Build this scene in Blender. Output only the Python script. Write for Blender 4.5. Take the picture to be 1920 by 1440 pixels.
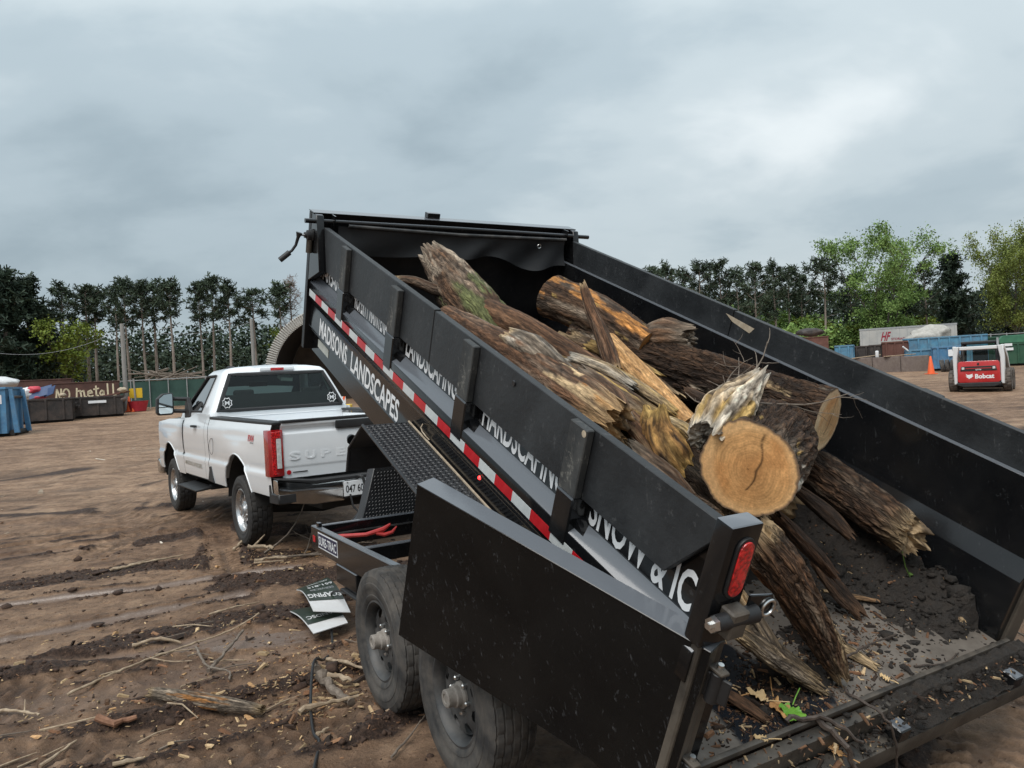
import bpy, bmesh, math, random
import numpy as np
from mathutils import Vector, Matrix
random.seed(7); np.random.seed(7)
R = math.radians
scene = bpy.context.scene
for _o in list(bpy.data.objects): bpy.data.objects.remove(_o)

# ------------------------------------------------------------------ camera
CAM_H, PITCH, ROLL = 1.7818, 0.0082, 0.0517
cam_data = bpy.data.cameras.new('camera'); cam = bpy.data.objects.new('camera', cam_data)
scene.collection.objects.link(cam)
_fw = Vector((0, math.cos(PITCH), -math.sin(PITCH))); _up = Vector((0, math.sin(PITCH), math.cos(PITCH))); _rt = Vector((1, 0, 0))
_r2 = _rt*math.cos(ROLL) - _up*math.sin(ROLL); _u2 = _rt*math.sin(ROLL) + _up*math.cos(ROLL)
cam.matrix_world = Matrix(((_r2.x, _u2.x, -_fw.x, 0), (_r2.y, _u2.y, -_fw.y, 0), (_r2.z, _u2.z, -_fw.z, CAM_H), (0, 0, 0, 1)))
cam_data.sensor_width = 36.0; cam_data.lens = 36.0*1442/1920
cam_data.clip_start = 0.05; cam_data.clip_end = 3000
scene.camera = cam
scene.render.resolution_x, scene.render.resolution_y = 1024, 768

# ------------------------------------------------------------------ world: overcast sky
SUN_EL, SUN_AZ = R(56), R(205)          # azimuth clockwise from +Y: behind the camera, a little to the left
world = bpy.data.worlds.new('World'); scene.world = world; world.use_nodes = True
nt = world.node_tree; nt.nodes.clear()
def N(tree, typ, **kw):
    n = tree.nodes.new(typ)
    for k, v in kw.items():
        if k == 'inp':
            for a, b in v.items(): n.inputs[a].default_value = b
        else: setattr(n, k, v)
    return n
def ramp(tree, stops, interp='LINEAR'):
    n = tree.nodes.new('ShaderNodeValToRGB'); cr = n.color_ramp; cr.interpolation = interp
    while len(cr.elements) > len(stops): cr.elements.remove(cr.elements[-1])
    while len(cr.elements) < len(stops): cr.elements.new(0.5)
    for e, (p, c) in zip(cr.elements, stops):
        e.position = p; e.color = (c[0], c[1], c[2], 1) if len(c) == 3 else c
    return n
def build_world():
    L = nt.links.new
    tc = N(nt, 'ShaderNodeTexCoord'); sep = N(nt, 'ShaderNodeSeparateXYZ'); L(tc.outputs['Generated'], sep.inputs[0])
    # project the view direction on a cloud deck
    zc = N(nt, 'ShaderNodeMath', operation='MAXIMUM', inp={1: 0.0}); L(sep.outputs[2], zc.inputs[0])
    za = N(nt, 'ShaderNodeMath', operation='ADD', inp={1: 0.36}); L(zc.outputs[0], za.inputs[0])
    dx = N(nt, 'ShaderNodeMath', operation='DIVIDE'); L(sep.outputs[0], dx.inputs[0]); L(za.outputs[0], dx.inputs[1])
    dy = N(nt, 'ShaderNodeMath', operation='DIVIDE'); L(sep.outputs[1], dy.inputs[0]); L(za.outputs[0], dy.inputs[1])
    cb = N(nt, 'ShaderNodeCombineXYZ'); L(dx.outputs[0], cb.inputs[0]); L(dy.outputs[0], cb.inputs[1])
    mp = N(nt, 'ShaderNodeMapping'); mp.inputs['Location'].default_value = (7.3, 2.2, 0); mp.inputs['Rotation'].default_value = (0, 0, R(-14)); mp.inputs['Scale'].default_value = (0.75, 1.0, 1)
    L(cb.outputs[0], mp.inputs[0])
    n1 = N(nt, 'ShaderNodeTexNoise', inp={'Scale': 0.75, 'Detail': 5.0, 'Roughness': 0.5, 'Distortion': 0.35}); L(mp.outputs[0], n1.inputs['Vector'])
    n2 = N(nt, 'ShaderNodeTexNoise', inp={'Scale': 2.2, 'Detail': 6.0, 'Roughness': 0.52, 'Distortion': 0.2}); L(mp.outputs[0], n2.inputs['Vector'])
    mx = N(nt, 'ShaderNodeMix', data_type='FLOAT', inp={0: 0.5}); L(n1.outputs['Fac'], mx.inputs[2]); L(n2.outputs['Fac'], mx.inputs[3])
    cr = ramp(nt, [(0.36, (2.95, 3.65, 4.05)), (0.46, (3.8, 4.55, 4.95)), (0.54, (4.8, 5.5, 5.8)), (0.65, (6.8, 7.3, 7.45))], 'EASE')
    L(mx.outputs[0], cr.inputs[0])
    # overcast sky is brighter overhead
    g = N(nt, 'ShaderNodeMapRange', inp={1: 0.0, 2: 1.0, 3: 0.92, 4: 1.75}); L(zc.outputs[0], g.inputs[0])
    sc = N(nt, 'ShaderNodeVectorMath', operation='SCALE'); L(cr.outputs[0], sc.inputs[0]); L(g.outputs[0], sc.inputs['Scale'])
    sky = N(nt, 'ShaderNodeTexSky', sky_type='NISHITA', sun_disc=False, sun_elevation=SUN_EL, sun_rotation=SUN_AZ, air_density=1.0, dust_density=3.0, ozone_density=1.0)
    mixc = N(nt, 'ShaderNodeMix', data_type='RGBA', inp={0: 0.90}); L(sky.outputs[0], mixc.inputs[6]); L(sc.outputs[0], mixc.inputs[7])
    bg = N(nt, 'ShaderNodeBackground', inp={'Strength': 0.070}); L(mixc.outputs[2], bg.inputs[0])
    out = N(nt, 'ShaderNodeOutputWorld'); L(bg.outputs[0], out.inputs[0])
build_world()
sun_d = bpy.data.lights.new('sun', 'SUN'); sun = bpy.data.objects.new('sun', sun_d); scene.collection.objects.link(sun)
sun_d.energy = 1.5; sun_d.angle = R(38); sun_d.color = (1, 0.97, 0.93)
_sd = Vector((math.sin(SUN_AZ)*math.cos(SUN_EL), math.cos(SUN_AZ)*math.cos(SUN_EL), math.sin(SUN_EL)))
sun.rotation_euler = _sd.to_track_quat('Z', 'Y').to_euler(); sun.location = (-5, -10, 20)
scene.view_settings.view_transform = 'Standard'; scene.view_settings.look = 'None'
scene.view_settings.exposure = 0.74; scene.view_settings.gamma = 1.0; scene.view_settings.use_curve_mapping = False

# ------------------------------------------------------------------ helpers
COL = scene.collection
WL = {}
def vec(p): return np.array(p, float)
class MB:
    """collects polygons of one mesh, in world coordinates"""
    def __init__(s): s.v = []; s.f = []
    def add(s, verts, faces):
        o = len(s.v); s.v.extend([tuple(float(c) for c in p) for p in verts]); s.f.extend([tuple(i+o for i in f) for f in faces]); return s
    def poly(s, pts): return s.add(pts, [tuple(range(len(pts)))])
    def box(s, a, b, fn=None):
        fn = fn or (lambda x, y, z: (x, y, z))
        (x0, y0, z0), (x1, y1, z1) = a, b
        P = [fn(x, y, z) for z in (z0, z1) for x, y in ((x0, y0), (x1, y0), (x1, y1), (x0, y1))]
        return s.add(P, [(3, 2, 1, 0), (4, 5, 6, 7), (0, 1, 5, 4), (1, 2, 6, 5), (2, 3, 7, 6), (3, 0, 4, 7)])
    def prism(s, poly, fn, t0, t1):
        """poly: list of (a,b); fn(a,b,t)"""
        n = len(poly); P = [fn(a, b, t0) for a, b in poly] + [fn(a, b, t1) for a, b in poly]
        F = [tuple(range(n-1, -1, -1)), tuple(range(n, 2*n))] + [(i, (i+1) % n, n+(i+1) % n, n+i) for i in range(n)]
        return s.add(P, F)
    def tube(s, path, rad, n=8, caps=True, squash=None):
        path = [vec(p) for p in path]; k = len(path)
        if not hasattr(rad, '__len__'): rad = [rad]*k
        P = []; prev = None
        for i in range(k):
            t = path[min(i+1, k-1)] - path[max(i-1, 0)]; t = t/(np.linalg.norm(t)+1e-12)
            a = prev if prev is not None else (np.array([0, 0, 1.]) if abs(t[2]) < .9 else np.array([1., 0, 0]))
            x = a - t*(a@t); x /= np.linalg.norm(x)+1e-12; y = np.cross(t, x); prev = x
            for j in range(n):
                an = 2*math.pi*j/n
                P.append(path[i] + rad[i]*(math.cos(an)*x + math.sin(an)*y))
        F = [(i*n+j, i*n+(j+1) % n, (i+1)*n+(j+1) % n, (i+1)*n+j) for i in range(k-1) for j in range(n)]
        if caps: F += [tuple(range(n-1, -1, -1)), tuple((k-1)*n+j for j in range(n))]
        return s.add(P, F)
    def lathe(s, prof, o, axis, n=32, close=True, up=(0, 0, 1)):
        """prof: (radius, along axis)"""
        o = vec(o); ax = vec(axis); ax /= np.linalg.norm(ax); a = vec(up) if abs(ax[2]) < .95 else vec((1, 0, 0)); x = a-ax*(a@ax); x /= np.linalg.norm(x); y = np.cross(ax, x)
        k = len(prof); P = [o + ax*h + r*(math.cos(2*math.pi*j/n)*x + math.sin(2*math.pi*j/n)*y) for r, h in prof for j in range(n)]
        F = [(i*n+j, i*n+(j+1) % n, (i+1)*n+(j+1) % n, (i+1)*n+j) for i in range(k-1) for j in range(n)]
        if close: F += [tuple(range(n-1, -1, -1)), tuple((k-1)*n+j for j in range(n))]
        return s.add(P, F)
    def grid(s, nu, nv, fn, wrap=False):
        P = [fn(i/(nu-1), j/(nv-1)) for i in range(nu) for j in range(nv)]
        return s.add(P, [(i*nv+j, i*nv+j+1, (i+1)*nv+j+1, (i+1)*nv+j) for i in range(nu-1) for j in range(nv-1)])
def make(name, mb, mat, parent=None, bev=0.0, seg=1, smooth=35, solid=0.0, kind=None, weld=True):
    me = bpy.data.meshes.new(name)
    V = np.array(mb.v, float); c = (V.min(0)+V.max(0))/2
    if parent is None: c[2] = V[:, 2].min()
    me.from_pydata([tuple(p) for p in (V-c)], [], mb.f)
    if weld or bev or solid:
        bm = bmesh.new(); bm.from_mesh(me)
        bmesh.ops.remove_doubles(bm, verts=bm.verts, dist=1e-5)
        bmesh.ops.recalc_face_normals(bm, faces=bm.faces)
        if solid:
            bmesh.ops.solidify(bm, geom=bm.faces[:], thickness=solid)
            bmesh.ops.recalc_face_normals(bm, faces=bm.faces)
        if bev:
            ed = [e for e in bm.edges if len(e.link_faces) == 2 and e.calc_face_angle(0) > R(28)]
            bmesh.ops.bevel(bm, geom=ed, offset=bev, segments=seg, affect='EDGES', profile=0.6, clamp_overlap=True)
        bm.to_mesh(me); bm.free()
    if smooth:
        me.polygons.foreach_set('use_smooth', [True]*len(me.polygons)); me.set_sharp_from_angle(angle=R(smooth))
    mats = mat if isinstance(mat, (list, tuple)) else [mat]
    for m in mats: me.materials.append(m)
    o = bpy.data.objects.new(name, me); COL.objects.link(o)
    WL[o.name] = c.copy()
    if parent is not None:
        o.parent = parent; o.location = Vector(c - WL[parent.name])
    else: o.location = Vector(c)
    if kind: o['kind'] = kind
    return o
def empty(name, loc, label=None, cat=None, group=None):
    o = bpy.data.objects.new(name, None); COL.objects.link(o); o.location = Vector([float(a) for a in loc]); o.empty_display_size = 0.2
    WL[o.name] = vec(loc); tag(o, label, cat, group); return o
def tag(o, label=None, cat=None, group=None, kind=None):
    if label: o['label'] = label
    if cat: o['category'] = cat
    if group: o['group'] = group
    if kind: o['kind'] = kind
    return o
def copy_tree(o, parent=None):
    c = o.copy(); COL.objects.link(c); c.parent = parent; WL[c.name] = WL[o.name].copy()
    for ch in list(o.children): copy_tree(ch, c)
    return c
def place(o, loc, rz=0.0, s=1.0):
    o.location = Vector([float(a) for a in loc]); o.rotation_euler = (0, 0, rz); o.scale = (s, s, s) if not hasattr(s, '__len__') else s
    WL[o.name] = vec(loc); return o
# --- value noise
def _h(ix, iy, iz, sd):
    n = (ix.astype(np.int64)*374761393 + iy.astype(np.int64)*668265263 + iz.astype(np.int64)*2147483647 + sd*974711) & 0xffffffff
    n = ((n ^ (n >> 13))*1274126177) & 0xffffffff
    n = (n ^ (n >> 16)) & 0xffff
    return n/32767.5 - 1
def vnoise(P, sd=0):
    P = np.asarray(P, float)
    if P.shape[1] == 2: P = np.concatenate([P, np.zeros((len(P), 1))], 1)
    I = np.floor(P).astype(np.int64); f = P-I; f = f*f*f*(f*(f*6-15)+10)
    out = 0
    for a in (0, 1):
        for b in (0, 1):
            for c in (0, 1):
                w = (f[:, 0] if a else 1-f[:, 0])*(f[:, 1] if b else 1-f[:, 1])*(f[:, 2] if c else 1-f[:, 2])
                out = out + w*_h(I[:, 0]+a, I[:, 1]+b, I[:, 2]+c, sd)
    return out
def fbm(P, oct=4, sd=0, gain=0.5):
    P = np.asarray(P, float); s = 0; a = 1; t = 0
    for i in range(oct): s = s + a*vnoise(P*(2.03**i)+i*7.3, sd+i); t += a; a *= gain
    return s/t
# --- materials
def new_mat(name):
    m = bpy.data.materials.new(name); m.use_nodes = True; t = m.node_tree
    return m, t, t.nodes['Principled BSDF'], t.links.new
def pmat(name, c1, c2=None, scale=8.0, rough=0.5, rough2=None, metal=0.0, bump=0.0, bscale=None, detail=5.0, stretch=(1, 1, 1), spec=0.5, coat=0.0, dirt=None, dirt_amt=0.0, dscale=3.0, scratch=None, scratch_amt=0.0, sthr=.62, emit=None, estr=0.0, rand=0.0, bdist=0.01):
    m, t, b, L = new_mat(name)
    tc = N(t, 'ShaderNodeTexCoord'); mp = N(t, 'ShaderNodeMapping'); mp.inputs['Scale'].default_value = stretch
    L(tc.outputs['Object'], mp.inputs[0])
    no = N(t, 'ShaderNodeTexNoise', inp={'Scale': scale, 'Detail': detail, 'Roughness': 0.6}); L(mp.outputs[0], no.inputs['Vector'])
    col = None
    if c2 is not None:
        rp = ramp(t, [(0.32, c1), (0.68, c2)]); L(no.outputs['Fac'], rp.inputs[0]); col = rp.outputs[0]
    else:
        rg = N(t, 'ShaderNodeRGB'); rg.outputs[0].default_value = (*c1, 1); col = rg.outputs[0]
    rsock = None
    if dirt is not None:
        dn = N(t, 'ShaderNodeTexNoise', inp={'Scale': dscale, 'Detail': 8.0, 'Roughness': 0.7}); L(tc.outputs['Object'], dn.inputs['Vector'])
        dr = ramp(t, [(0.42, (0, 0, 0)), (0.75, (dirt_amt,)*3)]); L(dn.outputs['Fac'], dr.inputs[0])
        mx = N(t, 'ShaderNodeMix', data_type='RGBA'); L(dr.outputs[0], mx.inputs[0]); L(col, mx.inputs[6]); mx.inputs[7].default_value = (*dirt, 1); col = mx.outputs[2]
        rm = N(t, 'ShaderNodeMapRange', inp={1: 0.0, 2: 1.0, 3: rough, 4: min(1, rough+0.5)}); L(dr.outputs[0], rm.inputs[0]); rsock = rm.outputs[0]
    if scratch is not None:
        for k, (sc_, rot) in enumerate((((1.2, 14, 3), 0.5), ((10, 1.6, 5), -0.35))):
            m2 = N(t, 'ShaderNodeMapping'); m2.inputs['Scale'].default_value = sc_; m2.inputs['Rotation'].default_value = (0.4*rot, rot, rot); L(tc.outputs['Object'], m2.inputs[0])
            sn = N(t, 'ShaderNodeTexNoise', inp={'Scale': 4.0, 'Detail': 8.0, 'Roughness': 0.72}); L(m2.outputs[0], sn.inputs['Vector'])
            sr = ramp(t, [(sthr, (0, 0, 0)), (sthr+.08, (scratch_amt,)*3)]); L(sn.outputs['Fac'], sr.inputs[0])
            mx = N(t, 'ShaderNodeMix', data_type='RGBA'); L(sr.outputs[0], mx.inputs[0]); L(col, mx.inputs[6]); mx.inputs[7].default_value = (*scratch, 1); col = mx.outputs[2]
    if rand:
        oi = N(t, 'ShaderNodeObjectInfo'); hv = N(t, 'ShaderNodeHueSaturation'); mr = N(t, 'ShaderNodeMapRange', inp={1: 0, 2: 1, 3: 1-rand, 4: 1+rand})
        L(oi.outputs['Random'], mr.inputs[0]); L(mr.outputs[0], hv.inputs['Value']); L(col, hv.inputs['Color']); col = hv.outputs[0]
    L(col, b.inputs['Base Color'])
    if rsock is not None: L(rsock, b.inputs['Roughness'])
    elif rough2 is not None:
        rr = N(t, 'ShaderNodeMapRange', inp={1: 0.3, 2: 0.7, 3: rough, 4: rough2}); L(no.outputs['Fac'], rr.inputs[0]); L(rr.outputs[0], b.inputs['Roughness'])
    else: b.inputs['Roughness'].default_value = rough
    b.inputs['Metallic'].default_value = metal; b.inputs['Specular IOR Level'].default_value = spec; b.inputs['Coat Weight'].default_value = coat; b.inputs['Coat Roughness'].default_value = 0.06
    if bump:
        bn = N(t, 'ShaderNodeTexNoise', inp={'Scale': bscale or scale*3, 'Detail': 6.0, 'Roughness': 0.65}); L(mp.outputs[0], bn.inputs['Vector'])
        bp = N(t, 'ShaderNodeBump', inp={'Strength': bump, 'Distance': bdist}); L(bn.outputs['Fac'], bp.inputs['Height']); L(bp.outputs[0], b.inputs['Normal'])
    if emit: b.inputs['Emission Color'].default_value = (*emit, 1); b.inputs['Emission Strength'].default_value = estr
    return m
def text_mb(txt, fn, height, width=None, bold=0.0, extr=0.0, slant=0.0):
    """lettering: fn(x, y, d) -> world; d is depth outwards"""
    cu = bpy.data.curves.new('t', 'FONT'); cu.body = txt; cu.size = 1.0; cu.offset = bold; cu.extrude = 0.5 if extr else 0.0; cu.resolution_u = 3
    ob = bpy.data.objects.new('t', cu); COL.objects.link(ob); bpy.context.view_layer.update()
    me = bpy.data.meshes.new_from_object(ob.evaluated_get(bpy.context.evaluated_depsgraph_get()))
    V = np.array([v.co[:] for v in me.vertices]); F = [tuple(p.vertices) for p in me.polygons]
    bpy.data.objects.remove(ob); bpy.data.curves.remove(cu); bpy.data.meshes.remove(me)
    x0, x1 = V[:, 0].min(), V[:, 0].max()
    sy = height/0.70; sx = (width/(x1-x0)) if width else sy
    mb = MB(); mb.add([fn((x-x0)*sx + slant*y*sy, y*sy, extr*(z+0.5) if extr else 0.0) for x, y, z in V], F); return mb
def smoothstep(a, b, x): t = np.clip((x-a)/(b-a), 0, 1); return t*t*(3-2*t)
def gz(y):
    """height of the lot at depth y"""
    y = np.asarray(y, float)
    return np.interp(y, [-400, 6, 9, 14, 20, 26, 30, 34, 46, 52, 58, 70, 400], [0, 0, .03, .06, .13, .25, .36, .49, .91, 1.06, 1.10, 1.15, 1.6])
def gzs(y): return float(gz(y))
# ------------------------------------------------------------------ ground
def axis_coords(lo, hi, step, far, n):
    core = np.arange(lo, hi+1e-6, step)
    g = np.geomspace(step, far, n); a = np.cumsum(g)
    return np.concatenate([lo-a[::-1], core, hi+a])
TRACKS = [  # polyline, half width, depth, wet, lug spacing
    ([(-9.5, 5.5), (-4.9, 6.77), (-3.75, 7.1), (-2.85, 7.5), (-2.3, 7.66)], .13, .055, 1.3, 0),
    ([(-8.5, 3.6), (-4.15, 5.72), (-3.55, 6.14), (-3.08, 6.42), (-2.5, 6.75)], .12, .05, 1.2, 0), ([(-2.1, 5.52), (-1.62, 5.62)], .14, .03, 1.2, 0),
    ([(-8.0, 4.2), (-3.6, 5.22), (-2.68, 5.4), (-2.0, 5.75)], .10, .04, .55, 0),
    ([(-7.0, 2.9), (-3.9, 4.25), (-2.5, 4.72), (-1.55, 5.45), (-.9, 6.4)], .24, .045, .25, .13),
    ([(-6.0, 1.6), (-2.9, 3.72), (-1.9, 4.05), (-1.0, 4.6)], .22, .03, .1, .13),
    ([(-10, 7.0), (-5.96, 8.79), (-4.87, 9.5), (-3.9, 10.2)], .2, .03, .15, .12),
    ([(-12, 8.3), (-7.5, 9.7), (-5.0, 10.9), (-4.4, 11.8)], .2, .03, .1, .12),
    ([(-5.1, 12.4), (-4.5, 11.2), (-3.9, 9.9), (-3.3, 8.5), (-2.9, 7.6)], .17, .025, .1, .1),
    ([(-15, 22), (-12.5, 19.2), (-9.5, 15.6), (-6.6, 13.2)], .3, .04, .1, .16),
    ([(-13, 23), (-10.6, 20), (-7.8, 16.6), (-5.4, 14.6)], .3, .04, .1, .16),
    ([(-14, 12.8), (-9, 13.6), (-6.2, 13.0)], .25, .03, .1, .14),
    ([(1.2, 2.2), (2.0, 3.4), (3.4, 5.2)], .22, .03, .1, .13),
    ([(-5.2, 3.2), (-3.4, 4.75), (-2.6, 5.15), (-1.9, 5.6), (-1.2, 6.6)], .16, .03, .1, .11), ([(-3.2, 2.6), (-1.9, 3.55), (-1.1, 4.0), (-.6, 4.8)], .2, .03, .1, .12), ([(-9, 8.0), (-6, 9.6), (-4.6, 10.9), (-4.1, 12)], .18, .04, .1, .12),
    ([(-8.2, 13.4), (-6.8, 12.6), (-5.6, 11.2), (-4.9, 9.9), (-4.8, 8.6)], .2, .04, .1, .13), ([(-20, 17), (-14, 16.2), (-9.5, 15.2), (-6.5, 14.2)], .28, .05, .2, .16), ([(-18, 19.5), (-13, 18.2), (-8.5, 17), (-5, 16.4)], .28, .05, .1, .16),
    ([(-10, 30), (-8.2, 24), (-7.2, 19), (-6.2, 15)], .26, .045, .1, .16), ([(-22, 26), (-16, 25), (-10, 22.5), (-7, 19)], .3, .05, .1, .17), ([(-9, 10.6), (-7, 11.3), (-5.6, 12.6)], .2, .04, .2, .13), ([(12, 20), (15, 26), (16, 33)], .3, .05, .1, .16), ([(14, 18), (18, 25), (20, 33)], .3, .05, .1, .16),
]
BANDS = [  # crumbly dark soil thrown up between the wheel lanes: polyline, half width
    ([(-7.5, 2.6), (-3.57, 4.9), (-2.88, 5.77), (-1.88, 6.19), (-1.3, 6.45)], .22), ([(-6.0, 2.6), (-3.29, 4.51), (-2.98, 4.9), (-2.48, 5.21), (-2.03, 5.45), (-1.3, 5.6)], .17), ([(-4.2, 2.9), (-2.5, 3.9), (-2.2, 4.22), (-1.45, 4.54), (-.95, 4.9), (-.3, 5.6)], .20),
    ([(-3.6, 3.25), (-2.72, 3.6), (-1.66, 3.83), (-.91, 4.01), (-.3, 4.3)], .20), ([(-9, 6.3), (-4.64, 7.61), (-3.74, 7.96), (-3.11, 8.1), (-1.8, 8.3)], .26), ([(-4.9, 9.3), (-3.89, 10.0), (-2.6, 9.5), (-1.6, 9.6)], .35), ([(-2.6, 7.2), (-1.8, 7.3), (-1.0, 7.5)], .3), ([(-14, 11.5), (-8, 11.9), (-5.6, 12.2)], .22), ([(-16, 19), (-10, 17.6), (-6, 15.8)], .3), ([(-26, 31), (-16, 29), (-8, 27)], .6), ([(1.5, 3.2), (3.0, 4.4), (4.5, 6)], .5)]
def band_mask(Q):
    """0..1: how much a ground point lies in the churned bands"""
    m = np.zeros(len(Q)); wb = .55*fbm(Q*1.7, 4, 301, .6); w2 = .5*fbm(Q*6, 3, 302, .6)
    for pl, hw in BANDS:
        best = np.full(len(Q), 9e9)
        for a, b in zip(pl[:-1], pl[1:]): best = np.minimum(best, seg_dist(Q, a, b)[0])
        m = np.maximum(m, 1-smoothstep(.55, 1.25, best/hw+wb+w2))
    return m
def seg_dist(P, a, b):
    a = vec(a); b = vec(b); d = b-a; L = np.linalg.norm(d); t = np.clip(((P-a)@d)/(L*L), 0, 1)
    q = a+t[:, None]*d; e = P-q; s = (d[0]*e[:, 1]-d[1]*e[:, 0])/L
    return np.hypot(e[:, 0], e[:, 1]), t*L, s
def ground_fields(X, Y):
    P = np.stack([X, Y], 1); near = (np.abs(X) < 30) & (Y > -4) & (Y < 34)
    z = gz(Y) + 0.0
    r = np.hypot(X, Y)
    z = z + 0.035*fbm(P*0.35, 3, 3)*smoothstep(2, 10, r)*(1-smoothstep(60, 200, r))
    churn = np.zeros(len(X)); wet = np.zeros(len(X)); lugs = np.zeros(len(X)); comp = np.zeros(len(X))
    idx = np.where(near)[0]; Q = P[idx]
    c = fbm(np.stack([Q[:, 0]*.75-Q[:, 1]*.2, Q[:, 1]*.95+Q[:, 0]*-.25], 1), 5, 11, .6)
    ch = np.clip(np.maximum(band_mask(Q), .75*smoothstep(.20, .50, c+.25*fbm(Q*2.3, 4, 13, .65))*smoothstep(7, 11, Q[:, 1])), 0, 1)
    rough = 0.022*fbm(Q*2.6, 4, 21) + 0.040*ch*fbm(Q*7.5, 5, 31, .72) + .010*fbm(Q*17, 3, 5)
    w = np.zeros(len(Q)); lg = np.zeros(len(Q)); cm = np.zeros(len(Q)); dep = np.zeros(len(Q)); berm = np.zeros(len(Q))
    wob = 0.05*fbm(Q*1.3, 3, 77)
    for pl, hw, dp, wt, lug in TRACKS:
        best = np.full(len(Q), 9e9); al = np.zeros(len(Q)); sg = np.zeros(len(Q)); acc = 0
        for a, b in zip(pl[:-1], pl[1:]):
            d, t, s = seg_dist(Q, a, b); m = d < best; best = np.where(m, d, best); al = np.where(m, t+acc, al); sg = np.where(m, s, sg); acc += math.dist(a, b)
        d = best+wob*.6; inn = 1-smoothstep(hw*.72, hw*1.12, d)
        pr = -dp*inn
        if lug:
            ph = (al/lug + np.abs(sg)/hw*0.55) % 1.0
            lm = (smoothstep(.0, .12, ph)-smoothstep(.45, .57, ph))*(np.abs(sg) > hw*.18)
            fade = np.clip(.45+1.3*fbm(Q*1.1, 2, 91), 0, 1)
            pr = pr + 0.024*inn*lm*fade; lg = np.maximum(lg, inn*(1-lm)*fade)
        dep = np.minimum(dep, pr) if not lug else dep+pr*(1-smoothstep(0, .02, -dep))
        berm = np.maximum(berm, np.exp(-((d-hw*1.3)/(.07))**2)*(.6+.8*fbm(Q*3.1, 3, 55)))
        w = np.maximum(w, inn*wt*np.clip(1.0+.9*fbm(Q*1.6, 3, 41), 0, 1)); cm = np.maximum(cm, inn)
    rough = rough*(1-.72*cm*np.clip(w*1.2+.35, 0, 1)) + dep + 0.035*np.clip(berm, 0, 1)*(.5+ch) * (1-cm)
    ch2 = np.clip(ch*(1-.8*cm) + .75*np.clip(berm, 0, 1)*(1-cm), 0, 1)
    fade = 1-smoothstep(20, 32, np.hypot(Q[:, 0], Q[:, 1]))
    z[idx] += rough*fade*smoothstep(30, 18, Q[:, 1]*0+np.abs(Q[:, 0]))
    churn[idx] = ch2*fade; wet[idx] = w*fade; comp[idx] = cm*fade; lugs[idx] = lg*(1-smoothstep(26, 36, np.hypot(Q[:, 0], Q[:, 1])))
    return z, churn, wet, comp, lugs
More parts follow.
